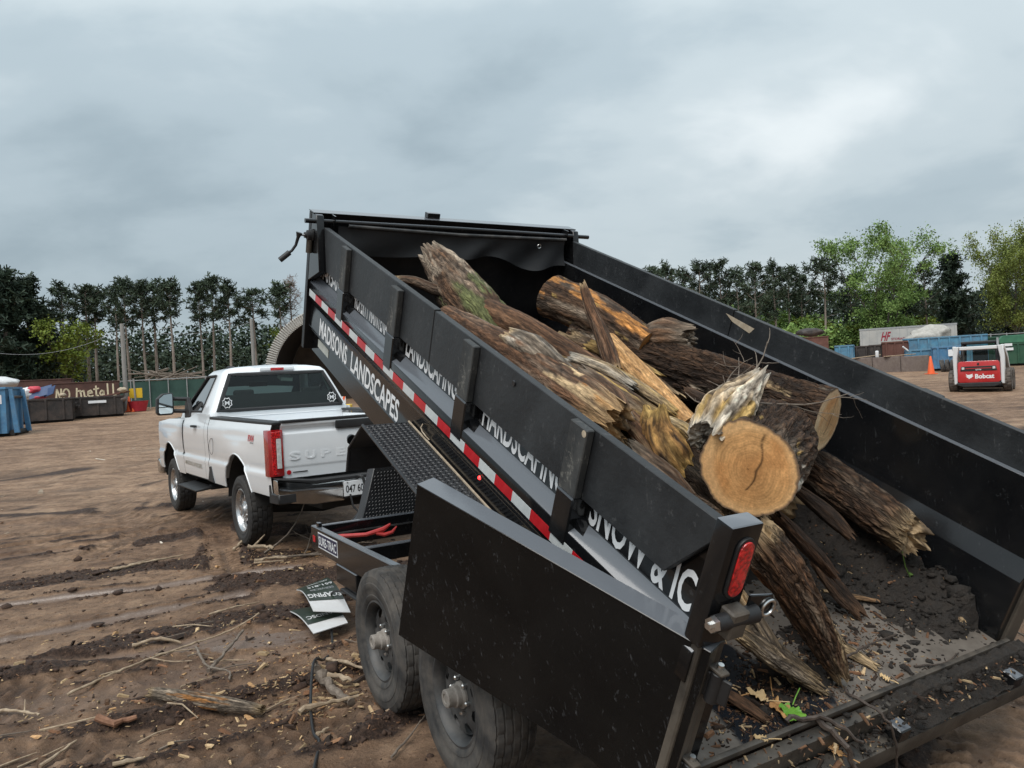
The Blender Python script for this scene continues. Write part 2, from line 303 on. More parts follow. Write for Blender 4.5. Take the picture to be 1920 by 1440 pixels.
def build_ground():
    xs = axis_coords(-6.6, 4.4, 0.021, 60, 66); ys = axis_coords(2.6, 10.0, 0.021, 60, 66)
    X, Y = np.meshgrid(xs, ys, indexing='ij'); nx, ny = X.shape
    z, ch, wet, comp, lugs = ground_fields(X.ravel(), Y.ravel())
    V = np.stack([X.ravel(), Y.ravel(), z], 1)
    i = np.arange(nx-1)[:, None]*ny + np.arange(ny-1)[None]
    F = np.stack([i, i+ny, i+ny+1, i+1], -1).reshape(-1, 4)
    me = bpy.data.meshes.new('ground'); me.vertices.add(len(V)); me.vertices.foreach_set('co', V.ravel())
    me.loops.add(F.size); me.loops.foreach_set('vertex_index', F.ravel().astype(np.int32))
    me.polygons.add(len(F)); me.polygons.foreach_set('loop_start', np.arange(0, F.size, 4, dtype=np.int32)); me.polygons.foreach_set('loop_total', np.full(len(F), 4, dtype=np.int32))
    me.update(); me.polygons.foreach_set('use_smooth', [True]*len(F))
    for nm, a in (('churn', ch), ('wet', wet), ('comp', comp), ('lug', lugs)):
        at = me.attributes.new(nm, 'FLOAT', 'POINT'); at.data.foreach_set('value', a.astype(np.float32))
    o = bpy.data.objects.new('ground', me); COL.objects.link(o); o['kind'] = 'structure'; WL[o.name] = np.zeros(3)
    m, t, b, L = new_mat('muddy dirt')
    geo = N(t, 'ShaderNodeNewGeometry')
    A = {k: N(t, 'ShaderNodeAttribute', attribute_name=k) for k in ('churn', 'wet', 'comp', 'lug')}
    mp = N(t, 'ShaderNodeMapping'); mp.inputs['Rotation'].default_value = (0, 0, R(-24)); mp.inputs['Scale'].default_value = (.8, 1.7, 1); L(geo.outputs['Position'], mp.inputs[0])
    n1 = N(t, 'ShaderNodeTexNoise', inp={'Scale': .9, 'Detail': 7.0, 'Roughness': .62}); L(mp.outputs[0], n1.inputs['Vector'])
    n2 = N(t, 'ShaderNodeTexNoise', inp={'Scale': 9.0, 'Detail': 9.0, 'Roughness': .72}); L(geo.outputs['Position'], n2.inputs['Vector'])
    n3 = N(t, 'ShaderNodeTexNoise', inp={'Scale': 42.0, 'Detail': 6.0, 'Roughness': .75}); L(geo.outputs['Position'], n3.inputs['Vector'])
    base = ramp(t, [(.40, (.105, .057, .034)), (.47, (.180, .106, .063)), (.54, (.275, .172, .106)), (.63, (.385, .258, .168))]); nb = N(t, 'ShaderNodeTexNoise', inp={'Scale': .16, 'Detail': 5.0, 'Roughness': .6}); L(geo.outputs['Position'], nb.inputs['Vector']); nm = N(t, 'ShaderNodeTexNoise', inp={'Scale': 2.6, 'Detail': 8.0, 'Roughness': .7}); L(geo.outputs['Position'], nm.inputs['Vector'])
    s1 = N(t, 'ShaderNodeMath', operation='MULTIPLY_ADD', inp={1: .38}); L(nm.outputs['Fac'], s1.inputs[0]); s2 = N(t, 'ShaderNodeMath', operation='MULTIPLY_ADD', inp={1: .30}); L(nb.outputs['Fac'], s2.inputs[0]); L(s2.outputs[0], s1.inputs[2]); s3 = N(t, 'ShaderNodeMath', operation='MULTIPLY', inp={1: .36}); L(n1.outputs['Fac'], s3.inputs[0]); L(s3.outputs[0], s2.inputs[2]); L(s1.outputs[0], base.inputs[0])
    fine = ramp(t, [(.33, (.36, .32, .29)), (.47, (.92, .91, .90)), (.56, (1.08, 1.07, 1.06)), (.70, (1.5, 1.47, 1.42))]); L(n2.outputs['Fac'], fine.inputs[0])
    mul = N(t, 'ShaderNodeMix', data_type='RGBA', blend_type='MULTIPLY', inp={0: .9}); L(base.outputs[0], mul.inputs[6]); L(fine.outputs[0], mul.inputs[7])
    # churned dark soil
    ad = N(t, 'ShaderNodeMath', operation='MULTIPLY_ADD', inp={1: .95, 2: -.475}); L(n2.outputs['Fac'], ad.inputs[0])
    ac = N(t, 'ShaderNodeMath', operation='ADD'); L(A['churn'].outputs['Fac'], ac.inputs[0]); L(ad.outputs[0], ac.inputs[1])
    cr = ramp(t, [(.32, (0, 0, 0)), (.66, (1, 1, 1))]); L(ac.outputs[0], cr.inputs[0])
    dk = ramp(t, [(.34, (.014, .007, .0045)), (.5, (.046, .024, .015)), (.66, (.120, .070, .045))]); L(n3.outputs['Fac'], dk.inputs[0])
    mx = N(t, 'ShaderNodeMix', data_type='RGBA'); L(cr.outputs[0], mx.inputs[0]); L(mul.outputs[2], mx.inputs[6]); L(dk.outputs[0], mx.inputs[7])
    # wet silt in the ruts
    wm = N(t, 'ShaderNodeMix', data_type='RGBA'); wr = ramp(t, [(.12, (0, 0, 0)), (.45, (.9,)*3)]); L(A['wet'].outputs['Fac'], wr.inputs[0]); L(wr.outputs[0], wm.inputs[0]); L(mx.outputs[2], wm.inputs[6]); wm.inputs[7].default_value = (.150, .108, .085, 1)
    # tyre print grooves darkened: shade of the low relief put into the colour
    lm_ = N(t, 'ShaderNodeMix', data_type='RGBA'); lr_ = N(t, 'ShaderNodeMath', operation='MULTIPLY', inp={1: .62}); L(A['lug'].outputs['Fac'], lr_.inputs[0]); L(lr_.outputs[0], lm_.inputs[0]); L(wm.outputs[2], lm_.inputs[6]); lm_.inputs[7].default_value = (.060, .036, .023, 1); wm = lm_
    # pale specks: wood crumbs and grit
    vo = N(t, 'ShaderNodeTexVoronoi', inp={'Scale': 34.0, 'Randomness': 1.0}); L(geo.outputs['Position'], vo.inputs['Vector'])
    vr = ramp(t, [(.0, (1, 1, 1)), (.10, (1, 1, 1)), (.13, (0, 0, 0))]); L(vo.outputs['Distance'], vr.inputs[0])
    vc = N(t, 'ShaderNodeSeparateColor'); L(vo.outputs['Color'], vc.inputs[0]); vk = N(t, 'ShaderNodeMath', operation='GREATER_THAN', inp={1: .86}); L(vc.outputs[0], vk.inputs[0])
    vm = N(t, 'ShaderNodeMath', operation='MULTIPLY'); L(vr.outputs[0], vm.inputs[0]); L(vk.outputs[0], vm.inputs[1])
    sp = N(t, 'ShaderNodeMix', data_type='RGBA'); L(vm.outputs[0], sp.inputs[0]); L(wm.outputs[2], sp.inputs[6]); sp.inputs[7].default_value = (.40, .31, .22, 1)
    L(sp.outputs[2], b.inputs['Base Color'])
    rr = N(t, 'ShaderNodeMapRange', inp={1: .15, 2: .8, 3: .72, 4: .20}); L(A['wet'].outputs['Fac'], rr.inputs[0]); L(rr.outputs[0], b.inputs['Roughness'])
    b.inputs['Specular IOR Level'].default_value = .4
    hs = N(t, 'ShaderNodeMath', operation='ADD'); L(n2.outputs['Fac'], hs.inputs[0]); h3 = N(t, 'ShaderNodeMath', operation='MULTIPLY', inp={1: .5}); L(n3.outputs['Fac'], h3.inputs[0]); L(h3.outputs[0], hs.inputs[1])
    bs = N(t, 'ShaderNodeMapRange', inp={1: 0, 2: .8, 3: 1.0, 4: .15}); L(A['wet'].outputs['Fac'], bs.inputs[0])
    bp = N(t, 'ShaderNodeBump', inp={'Distance': .055}); L(bs.outputs[0], bp.inputs['Strength']); L(hs.outputs[0], bp.inputs['Height']); L(bp.outputs[0], b.inputs['Normal'])
    me.materials.append(m)
    return xs, ys, z.reshape(nx, ny), ch.reshape(nx, ny)
GRID_X, GRID_Y, GRID_Z, GRID_C = build_ground()
def gchurn(x, y): return float(GRID_C[int(np.clip(np.searchsorted(GRID_X, x)-1, 0, len(GRID_X)-2)), int(np.clip(np.searchsorted(GRID_Y, y)-1, 0, len(GRID_Y)-2))])
def gh(x, y):
    """ground height at a point"""
    i = int(np.clip(np.searchsorted(GRID_X, x)-1, 0, len(GRID_X)-2)); j = int(np.clip(np.searchsorted(GRID_Y, y)-1, 0, len(GRID_Y)-2))
    return float(GRID_Z[i:i+2, j:j+2].mean())
# ------------------------------------------------------------------ shared materials
M = {}
M['black'] = pmat('black powder coat', (.0045, .005, .006), (.0075, .008, .009), 6, .13, .22, bump=.015, bscale=25, dirt=(.06, .055, .05), dirt_amt=.10, dscale=2.2, scratch=(.20, .21, .22), scratch_amt=.14)
def dusty(m, amt=.055):
    """bluish grey on upward faces: dust plus sky reflection painted into the colour"""
    t = m.node_tree; L = t.links.new; b = t.nodes['Principled BSDF']; src = b.inputs['Base Color'].links[0].from_socket
    g = N(t, 'ShaderNodeNewGeometry'); sp = N(t, 'ShaderNodeSeparateXYZ'); L(g.outputs['True Normal'], sp.inputs[0]); f = N(t, 'ShaderNodeMapRange', inp={1: .55, 2: .85, 3: 0.0, 4: 1.0}); L(sp.outputs[2], f.inputs[0])
    mx = N(t, 'ShaderNodeMix', data_type='RGBA'); L(f.outputs[0], mx.inputs[0]); L(src, mx.inputs[6]); mx.inputs[7].default_value = (amt*.92, amt, amt*1.12, 1); L(mx.outputs[2], b.inputs['Base Color']); b.inputs['Specular IOR Level'].default_value = .45
dusty(M['black'], .14)  # sky sheen of ledges and post tops goes into the base colour with the dust
M['black_in'] = pmat('black painted steel inside', (.0035, .004, .006), (.007, .0075, .009), 5, .4, .55, spec=.3, bump=.06, bscale=60, dirt=(.07, .06, .05), dirt_amt=.2, scratch=(.16, .16, .17), scratch_amt=.12)
M['door_black'] = pmat('scratched black door paint', (.0035, .004, .0045), (.006, .0065, .007), 4, .2, .3, spec=.28, bump=.02, bscale=30, dirt=(.04, .036, .032), dirt_amt=.14, dscale=1.7, scratch=(.26, .27, .29), scratch_amt=.22, sthr=.615)
M['board'] = pmat('black stained plank', (.007, .008, .0095), (.018, .020, .022), 3, .5, .7, bump=.25, bscale=30, stretch=(.25, 1, 1.0), dirt=(.085, .09, .095), dirt_amt=.22, dscale=3.5, scratch=(.26, .26, .26), scratch_amt=.18, sthr=.605)
M['stake'] = pmat('black stained stake', (.010, .011, .012), (.030, .032, .033), 5, .6, .8, bump=.3, bscale=40, stretch=(1, 1, .2), dirt=(.20, .19, .17), dirt_amt=.25, dscale=7, scratch=(.40, .38, .33), scratch_amt=.30, sthr=.58)
M['muddy'] = pmat('mud smeared steel', (.020, .018, .016), (.085, .072, .058), 7, .45, .8, bump=.25, bscale=50, dirt=(.13, .105, .08), dirt_amt=.7, dscale=4)
M['plate'] = pmat('black diamond plate', (.014, .015, .018), (.024, .026, .029), 8, .38, .5, bump=.04, bscale=80, dirt=(.12, .12, .12), dirt_amt=.2, scratch=(.35, .36, .38), scratch_amt=.2)
M['lug'] = pmat('worn tread lugs', (.016, .017, .020), (.034, .036, .040), 20, .35, .5)
M['white_paint'] = pmat('white vinyl', (.74, .76, .78), (.82, .83, .84), 10, .4, dirt=(.4, .38, .35), dirt_amt=.3)
M['tape_white'] = pmat('silver reflective tape', (.50, .53, .53), (.66, .69, .69), 30, .32, dirt=(.36, .36, .35), dirt_amt=.5, dscale=14, bump=.15, bscale=200, bdist=.002)
M['tape_red'] = pmat('red reflective tape', (.42, .006, .012), (.60, .012, .020), 30, .3, dirt=(.3, .02, .02), dirt_amt=.4, dscale=14, bump=.15, bscale=200, bdist=.002)
M['rubber'] = pmat('dusty tyre rubber', (.018, .018, .019), (.044, .043, .042), 7, .7, .9, bump=.2, bscale=70, dirt=(.20, .17, .14), dirt_amt=.55, dscale=6)
M['rubber_mud'] = pmat('muddy tyre tread', (.045, .040, .036), (.12, .10, .085), 9, .8, .95, bump=.3, bscale=60, dirt=(.19, .15, .12), dirt_amt=.6, dscale=6)
M['rim'] = pmat('dusty grey wheel', (.026, .028, .030), (.060, .062, .064), 8, .45, .7, metal=.2, bump=.08, bscale=80, dirt=(.20, .18, .16), dirt_amt=.5, dscale=6)
M['hub'] = pmat('dust caked hub', (.20, .175, .15), (.32, .29, .26), 20, .75, bump=.3, bscale=90)
M['zinc'] = pmat('zinc bolt', (.55, .55, .54), (.72, .72, .71), 20, .28, metal=1.0)
M['red_paint'] = pmat('red handle paint', (.42, .03, .03), (.55, .05, .045), 12, .4)
M['caulk'] = pmat('tan seam sealer', (.34, .27, .19), (.48, .40, .30), 30, .8)
M['tarp'] = pmat('black mesh tarp', (.004, .0045, .006), (.009, .010, .012), 5, .55, .75, bump=.3, bscale=220, bdist=.003)
M['red_lens'] = pmat('red lamp lens', (.10, .001, .003), (.60, .012, .014), 75, .10, coat=1, bump=.7, bscale=75, detail=0, emit=(1, .02, .02), estr=.05)
M['led'] = pmat('lit red diode', (.45, .008, .010), None, 5, .15, coat=1, emit=(1, .03, .03), estr=.06)
M['lit_red'] = pmat('lit red lamp', (.8, .02, .02), None, 5, .2, emit=(1, .03, .03), estr=3.0)
M['rubber_black'] = pmat('black plastic', (.012, .012, .013), (.022, .022, .023), 10, .5, bump=.1, bscale=200)
M['navy'] = pmat('navy badge', (.015, .02, .06), None, 5, .35)
M['dirt_floor_old'] = pmat('mud filmed steel floor', (.060, .058, .056), (.125, .116, .106), 3, .42, .7, bump=.15, bscale=40, dirt=(.022, .025, .030), dirt_amt=.75, dscale=2.2)

def floor_mat():
    m, t, b, L = new_mat('mud filmed steel floor'); at_ = N(t, 'ShaderNodeAttribute', attribute_name='mud'); tc = N(t, 'ShaderNodeTexCoord')
    no = N(t, 'ShaderNodeTexNoise', inp={'Scale': 7.0, 'Detail': 9.0, 'Roughness': .7}); L(tc.outputs['Object'], no.inputs['Vector'])
    ad = N(t, 'ShaderNodeMath', operation='MULTIPLY_ADD', inp={1: .8, 2: -.4}); L(no.outputs['Fac'], ad.inputs[0]); sm = N(t, 'ShaderNodeMath', operation='ADD'); L(ad.outputs[0], sm.inputs[0]); L(at_.outputs['Fac'], sm.inputs[1])
    f = ramp(t, [(.30, (0, 0, 0)), (.62, (1, 1, 1))]); L(sm.outputs[0], f.inputs[0]); mud = ramp(t, [(.3, (.080, .066, .054)), (.7, (.165, .142, .120))]); L(no.outputs['Fac'], mud.inputs[0])
    mx = N(t, 'ShaderNodeMix', data_type='RGBA'); L(f.outputs[0], mx.inputs[0]); mx.inputs[6].default_value = (.012, .014, .018, 1); L(mud.outputs[0], mx.inputs[7]); L(mx.outputs[2], b.inputs['Base Color'])
    r_ = N(t, 'ShaderNodeMapRange', inp={1: 0, 2: 1, 3: .22, 4: .55}); L(f.outputs[0], r_.inputs[0]); L(r_.outputs[0], b.inputs['Roughness'])
    bp = N(t, 'ShaderNodeBump', inp={'Strength': .25, 'Distance': .01}); L(no.outputs['Fac'], bp.inputs['Height']); L(bp.outputs[0], b.inputs['Normal']); return m
M['dirt_floor'] = floor_mat()

# ------------------------------------------------------------------ dump trailer
TO = vec((.6028, 2.1668, 1.3224)); TYAW, TILT = .5326, .4052
_F0 = vec((-math.sin(TYAW), math.cos(TYAW), 0)); _LF = vec((-math.cos(TYAW), -math.sin(TYAW), 0)); _ZZ = vec((0, 0, 1))
_BF = math.cos(TILT)*_F0 + math.sin(TILT)*_ZZ; _BW = -math.sin(TILT)*_F0 + math.cos(TILT)*_ZZ
def bed(u, v, w): return TO + u*_BF + v*_LF + w*_BW           # along the bed, to its left, up from its floor
def trl(s, v, z): return vec((TO[0], TO[1], 0)) + s*_F0 + v*_LF + z*_ZZ   # the same on the level chassis
BWID = 2.23; FLOOR_W = -.95; BLEN = 4.2
def mir(v): return -BWID - v
trailer = empty('dump_trailer', trl(2.0, -BWID/2, 0), 'black tandem axle dump trailer tilted up with open rear door, loaded with logs', 'trailer')
def tpart(name, mb, mat, parent=None, **k): return make(name, mb, mat, parent or trailer, **k)
# bed: floor plate with cross members
nu_, nv_ = 130, 62
def floor_fn(a, b): return bed(BLEN*a, -.185+(mir(-.185)+.185)*b, FLOOR_W)
bedo = tpart('bed', MB().grid(nu_, nv_, floor_fn), M['dirt_floor'])
def floor_tone():
    U, V = np.meshgrid(np.linspace(0, BLEN, nu_), np.linspace(-.185, mir(-.185), nv_), indexing='ij'); P = np.stack([U.ravel(), V.ravel()], 1)
    m = smoothstep(-.25, .15, fbm(np.stack([P[:, 0]*1.5, P[:, 1]*3.5], 1), 4, 61)+1.1*(smoothstep(-.55, -1.05, P[:, 1])-.45)+.25*smoothstep(.3, 0, P[:, 0])*0)
    at_ = bedo.data.attributes.new('mud', 'FLOAT', 'POINT'); at_.data.foreach_set('value', m.astype(np.float32))
floor_tone()
tpart('floor_plate', MB().box((0.001, -.186, FLOOR_W-.010), (BLEN-.001, mir(-.186), FLOOR_W-.004), bed), M['black_in'], bedo)
for k in range(11):
    u = .12 + k*.40
    tpart('cross_member', MB().box((u-.02, -.19, FLOOR_W-.085), (u+.02, mir(-.19), FLOOR_W-.007), bed), M['black_in'], bedo)
for v in (-.62, mir(-.62)):
    tpart('bed_beam', MB().box((.05, v-.04, FLOOR_W-.20), (BLEN-.02, v+.04, FLOOR_W-.087), bed), M['black'], bedo, bev=.006)
PROF = [(-.076, -.20), (-.076, -.414), (-.002, -.453), (-.002, -.566), (-.016, -.572), (-.016, -.600), (-.020, -.604), (-.020, -.776), (-.014, -.780), (-.014, -.792), (-.055, -.800), (-.055, -.985), (-.183, -.985), (-.183, -.64), (-.118, -.555), (-.118, -.20)]
for side in (0, 1):
    f = (lambda a, b, t: bed(t, a, b)) if side == 0 else (lambda a, b, t: bed(t, mir(a), b))
    tpart('side_wall', MB().prism(PROF, f, .02, BLEN), M['black'], bedo, bev=.004)
# stake pockets and stakes
STK = (3.485, 2.60, 1.68, .775)
for side in (0, 1):
    g = (lambda v: v) if side == 0 else mir
    for i, u in enumerate(STK):
        tpart('stake_pocket', MB().box((u-.058, g(.004), -.515), (u+.058, g(-.099), -.312), bed), M['black'], bedo, bev=.006)
        tp = -.036+(.008, -.004, .0, .004)[i]
        tpart('stake', MB().box((u-.056, g(.0), -.311), (u+.056, g(-.0355), tp), bed), M['stake'], bedo, bev=.004)
        # small triangular weld gusset on the ledge behind each pocket
        tpart('gusset', MB().prism([(u-.058, -.44), (u-.12, -.44), (u-.058, -.395)], lambda a, b, t: bed(a, g(t), b), -.03, -.075), M['black'], bedo)
    # extension boards
    nb = ([(.245, -.314), (.085, -.10), (.085, -.030), (2.135, -.028), (2.135, -.316)], [(2.142, -.022), (4.04, -.018), (3.93, -.310), (2.142, -.312)])
    for pl in nb:
        mbb = MB().prism(pl, lambda a, b, t: bed(a, g(t), b), -.036, -.0745)
        tpart('side_board', mbb, M['board'], bedo, bev=.003)
    tpart('end_gusset', MB().prism([(.03, -.06), (.30, -.318), (.03, -.318)], lambda a, b, t: bed(a, g(t), b), -.076, -.084), M['black'], bedo)
tpart('bolt_head', MB().lathe([(.0, .0), (.012, .0), (.012, .006), (0, .006)], bed(1.30, -.036, -.085), _LF, 10, close=False), M['black'], bedo)
tpart('knot', MB().lathe([(.0, .002), (.014, .0), (0, -.002)], bed(.735, .001, -.05), _LF, 10, close=False), M['caulk'], bedo)
# split in the far board
tpart('bare_splinter', MB().prism([(1.94, -.085), (2.20, -.065), (2.13, -.10), (1.97, -.125)], lambda a, b, t: bed(a, mir(t), b), -.0750, -.0765), M['caulk'], bedo)
# reflective tape
u = 4.17
for k in range(27):
    m_ = M['tape_white'] if k % 2 == 0 else M['tape_red']
    if u-.1525 < .06: break
    tpart('reflective_tape', MB().box((u-.1520, -.0005, -.546), (u, .0012, -.497), bed), m_, bedo, smooth=0); u -= .1525
tpart('sticker', MB().box((3.80, -.0545, -.905), (4.05, -.052, -.845), bed), pmat('pale sticker', (.42, .44, .40), (.55, .56, .52), 14, .5), bedo, smooth=0)
# lettering
def lettering(txt, u0, u1, w, h, v, bold=.02):
    mbt = text_mb(txt, lambda x, y, d: bed(u0-x, v+.0012, w+y), h, u0-u1, bold)
    o = tpart('lettering', mbt, M['white_paint'], bedo, smooth=0, weld=False); return o
for a in (('MADISONS', 3.935, 3.32, -.772, .125, -.020), ('LANDSCAPES', 3.235, 2.405, -.772, .128, -.020), ('651-815-0133', 4.25, 3.62, -.405, .120, -.076), ('PROPERTY MAINTENANCE', 3.44, 2.70, -.402, .122, -.076), ('LANDSCAPING', 2.525, 1.86, -.405, .130, -.076), ('HARDSCAPING', 1.58, .88, -.405, .136, -.076), ('SNOW & ICE', .70, .075, -.405, .142, -.076)):
    lettering(*a)
# wires and marker lamps on the skirt
for u_ in (2.05, 1.02):
    tpart('wire', MB().tube([bed(u_+.03, -.018, -.63), bed(u_+.02, -.004, -.645), bed(u_, -.006, -.66), bed(u_-.05, -.004, -.662), bed(u_-.07, -.017, -.675)], .0035, 6), M['caulk'], bedo)
tpart('marker_lamp', MB().lathe([(.0, .008), (.007, .007), (.010, .0)], bed(1.402, -.001, -.585), _LF, 12, close=False), M['lit_red'], bedo)
# rear posts, tail lamps
def stadium(hw, hh, n=10):
    P = []
    for k in range(n+1): a = math.pi*k/n; P.append((hw*math.cos(a), hh-hw+hw*math.sin(a)))
    for k in range(n+1): a = math.pi+math.pi*k/n; P.append((hw*math.cos(a), -hh+hw+hw*math.sin(a)))
    return P
for side in (0, 1):
    g = (lambda v: v) if side == 0 else mir
    tpart('rear_post', MB().box((0, g(0), -.42), (.068, g(-.128), 0), bed), M['black'], bedo, bev=.007, seg=2)
    tpart('post_foot', MB().box((.004, g(-.012), -1.0), (.064, g(-.124), -.4205), bed), M['muddy'], bedo, bev=.006)
    cv, cw = -.070, -.142
    f = lambda a, b, t: bed(t, g(cv+a-.06*(0)), cw+b)
    tpart('lamp_grommet', MB().prism(stadium(.036, .104), f, .002, -.010), M['rubber_black'], bedo, bev=.004, seg=2)
    tpart('tail_lamp', MB().prism(stadium(.028, .094), f, -.009, -.016), M['red_lens'], bedo, bev=.005, seg=2)
    tpart('gate_pin', MB().tube([bed(-.035, g(.004), -.300), bed(-.035, g(-.085), -.300), bed(-.035, g(-.16), -.300)], [.026, .026, .030], 20), M['rubber_black'], bedo)
    tpart('gate_pin_nut', MB().lathe([(0, .032), (.011, .032), (.011, .018), (.024, .018), (.026, .001), (0, .001)], bed(-.035, g(.004), -.300), _LF*(1 if side == 0 else -1), 6, close=False), M['zinc'], bedo, smooth=20)
    tpart('gate_bracket', MB().box((-.06, g(-.04), -.36), (-.001, g(-.11), -.265), bed), M['muddy'], bedo, bev=.006)
    mbr = MB()
    pl = [(-.13, -.235), (-.235, -.255), (-.26, -.30), (-.235, -.34), (-.13, -.34)]
    mbr.prism(pl, lambda a, b, t: bed(t, g(a), b), -.018, -.028)
    tpart('latch_plate', mbr, M['black'], bedo, bev=.003)
    mr = MB()
    ring = [bed(-.032, g(-.222+.027*math.cos(a)), -.298+.027*math.sin(a)) for a in np.linspace(0, 2*math.pi, 21)]
    mr.tube(ring, .006, 8, caps=False); tpart('latch_ring', mr, M['zinc'], bedo)
# rear sill
tpart('sill_ridge', MB().box((-.022, -.13, -.958), (.0, mir(-.13), -.934), bed), M['muddy'], bedo, bev=.006, seg=2)
tpart('rear_sill', MB().box((-.075, -.02, -1.07), (-.0225, mir(-.02), -.965), bed), M['muddy'], bedo, bev=.008, seg=2)
tpart('rear_bumper', MB().box((-.165, -.05, -1.13), (-.082, mir(-.05), -1.045), bed), M['muddy'], bedo, bev=.010, seg=2)
for v in (-1.12, -1.95): tpart('latch_stub', MB().box((-.165, v-.035, -1.044), (-.10, v+.035, -.985), bed), M['black'], bedo, bev=.005)
# open left door, swung round beside the wall
dn, df = vec((-.02, -.035)), vec((1.15, .43)); dd = (df-dn)/np.linalg.norm(df-dn); dnor = np.array([-dd[1], dd[0]])   # outward normal
def dor(a, t, w): p = dn + dd*a + dnor*t; return bed(p[0], p[1], w)
DL = float(np.linalg.norm(df-dn))
door = tpart('rear_door', MB().prism([(0, -1.06), (0, -.425), (DL, -.425), (DL, -1.15)], lambda a, b, t: dor(a, t, b), .0, -.005), M['door_black'])
for a0, a1, w0, w1 in ((0, DL, -.4248, -.433), ):
    tpart('top_rail', MB().prism([(-.002, -.4235), (DL+.002, -.4235), (DL+.002, -.431), (-.002, -.431)], lambda a, b, t: dor(a, t, b), .003, -.092), M['black'], door, bev=.002)
tpart('hinge_rail', MB().prism([(-.0015, -.432), (.03, -.432), (.03, -1.058), (-.0015, -1.058)], lambda a, b, t: dor(a, t, b), -.0055, -.062), M['muddy'], door, bev=.003)
tpart('edge_rail', MB().prism([(DL-.03, -.432), (DL, -.432), (DL, -1.145), (DL-.03, -1.145)], lambda a, b, t: dor(a, t, b), -.0055, -.062), M['black'], door, bev=.003)
for w0 in (-.56, -.93):
    tpart('hinge_barrel', MB().tube([bed(-.032, -.085, w0+.055), bed(-.032, -.085, w0-.055)], .024, 16), M['rubber_black'], door, bev=.003)
    tpart('hinge_strap', MB().prism([(-.10, w0+.045), (.0, w0+.045), (.0, w0-.045), (-.10, w0-.045)], lambda a, b, t: dor(a+.02, t, b), -.03, -.042), M['rubber_black'], door, bev=.003)
    tpart('hinge_ear', MB().prism([(-.005, -.06), (-.06, -.066), (-.062, -.10), (-.005, -.105)], lambda a, b, t: bed(a, b, w0+t), .058, .070), M['muddy'], door, bev=.003)
    tpart('hinge_bolt', MB().lathe([(0, .014), (.010, .014), (.011, 0)], bed(-.032, -.085, w0+.070), _BW, 8, close=False), M['zinc'], door)
# fender on the bed, diamond plate
FPR = [(2.41, -1.05), (2.41, -.905), (2.24, -.69), (1.02, -.69), (.86, -.86), (.86, -.93)]
def fender(side):
    g = (lambda v: v) if side == 0 else mir
    mbf = MB()
    for (a, b), (c, d) in zip(FPR[:-1], FPR[1:]):
        mbf.poly([bed(a, g(-.012), b), bed(c, g(-.012), d), bed(c, g(.25), d), bed(a, g(.25), b)])
    fo = tpart('fender', mbf, M['plate'], bedo, solid=.004, smooth=20)
    tpart('fender_edge', MB().tube([bed(a, g(.25), b) for a, b in FPR], .009, 8), M['plate'], bedo)
    tpart('seam_sealer', MB().box((1.02, g(-.011), -.687), (2.235, g(-.003), -.680), bed), M['caulk'], bedo)
    ml = MB(); sp = .030
    for (a, b), (c, d) in ((FPR[2], FPR[3]), (FPR[1], FPR[2])):
        ln = math.hypot(c-a, d-b); nx_, ny_ = (d-b)/ln, -(c-a)/ln
        if ny_ < 0: nx_, ny_ = -nx_, -ny_
        for i in range(int(ln/sp)):
            for j in range(int(.245/sp)):
                for q in (0, 1):
                    t = (i+.5+.5*q)*sp; v = (j+.35+.5*q)*sp
                    if t > ln-.01 or v > .238: continue
                    dirv = (math.cos(.75), math.sin(.75)) if q == 0 else (math.cos(.75), -math.sin(.75))
                    lens(ml, lambda p, r, h: bed(a+(c-a)*(t+p)/ln+nx_*h, g(v+r), b+(d-b)*(t+p)/ln+ny_*h), dirv, .0130, .0046, .0050)
    tpart('tread_lugs', ml, M['lug'], bedo, kind='stuff', weld=False)
def lens(ml, fn, d, L_, W_, H_):
    c, s = d
    P = [fn(c*L_, s*L_, .001), fn(-s*W_, c*W_, .001), fn(-c*L_, -s*L_, .001), fn(s*W_, -c*W_, .001), fn(c*L_*.4, s*L_*.4, H_), fn(-c*L_*.4, -s*L_*.4, H_)]
    ml.add(P, [(0, 1, 4), (1, 5, 4), (1, 2, 5), (2, 3, 5), (3, 4, 5), (3, 0, 4)])
for side in (0, 1): fender(side)
tpart('fender_lamp', MB().lathe([(0, .03), (.022, .028), (.03, .0)], bed(2.415, .235, -.86), _BF, 12, close=False), M['rubber_black'], bedo)
# bulkhead, shroud and tarp
tpart('front_wall', MB().box((BLEN+.002, .010, -.975), (BLEN+.062, mir(.010), .055), bed), M['black_in'], bedo, bev=.004)
tpart('front_lip', MB().box((BLEN-.055, .012, .056), (BLEN+.066, mir(.012), .064), bed), M['black'], bedo, bev=.002)
tpart('vent_block', MB().box((BLEN+.0, -.885, .0645), (BLEN+.06, -.99, .105), bed), M['black'], bedo, bev=.003)
for side in (0, 1):
    g = (lambda v: v) if side == 0 else mir
    tpart('corner_post', MB().prism([(BLEN, .055), (4.10, .055), (4.06, -.03), (3.95, -.315), (BLEN, -.44)], lambda a, b, t: bed(a, g(t), b), .008, -.046), M['muddy'] if 0 else M['black'], bedo, bev=.004)
    tpart('roller_bracket', MB().prism([(4.06, .06), (4.18, .06), (4.18, -.06), (4.09, -.06)], lambda a, b, t: bed(a, g(t), b), -.115, -.123), M['black'], bedo)
tpart('tarp_roller', MB().tube([bed(4.10, .085, .012), bed(4.10, -1.1, .016), bed(4.10, -2.35, .012)], .017, 12), M['black'], bedo)
tpart('tarp_rod', MB().tube([bed(4.06, -.22, -.002), bed(4.06, -1.1, -.02), bed(4.06, -2.10, -.012)], .012, 8), M['rim'], bedo)
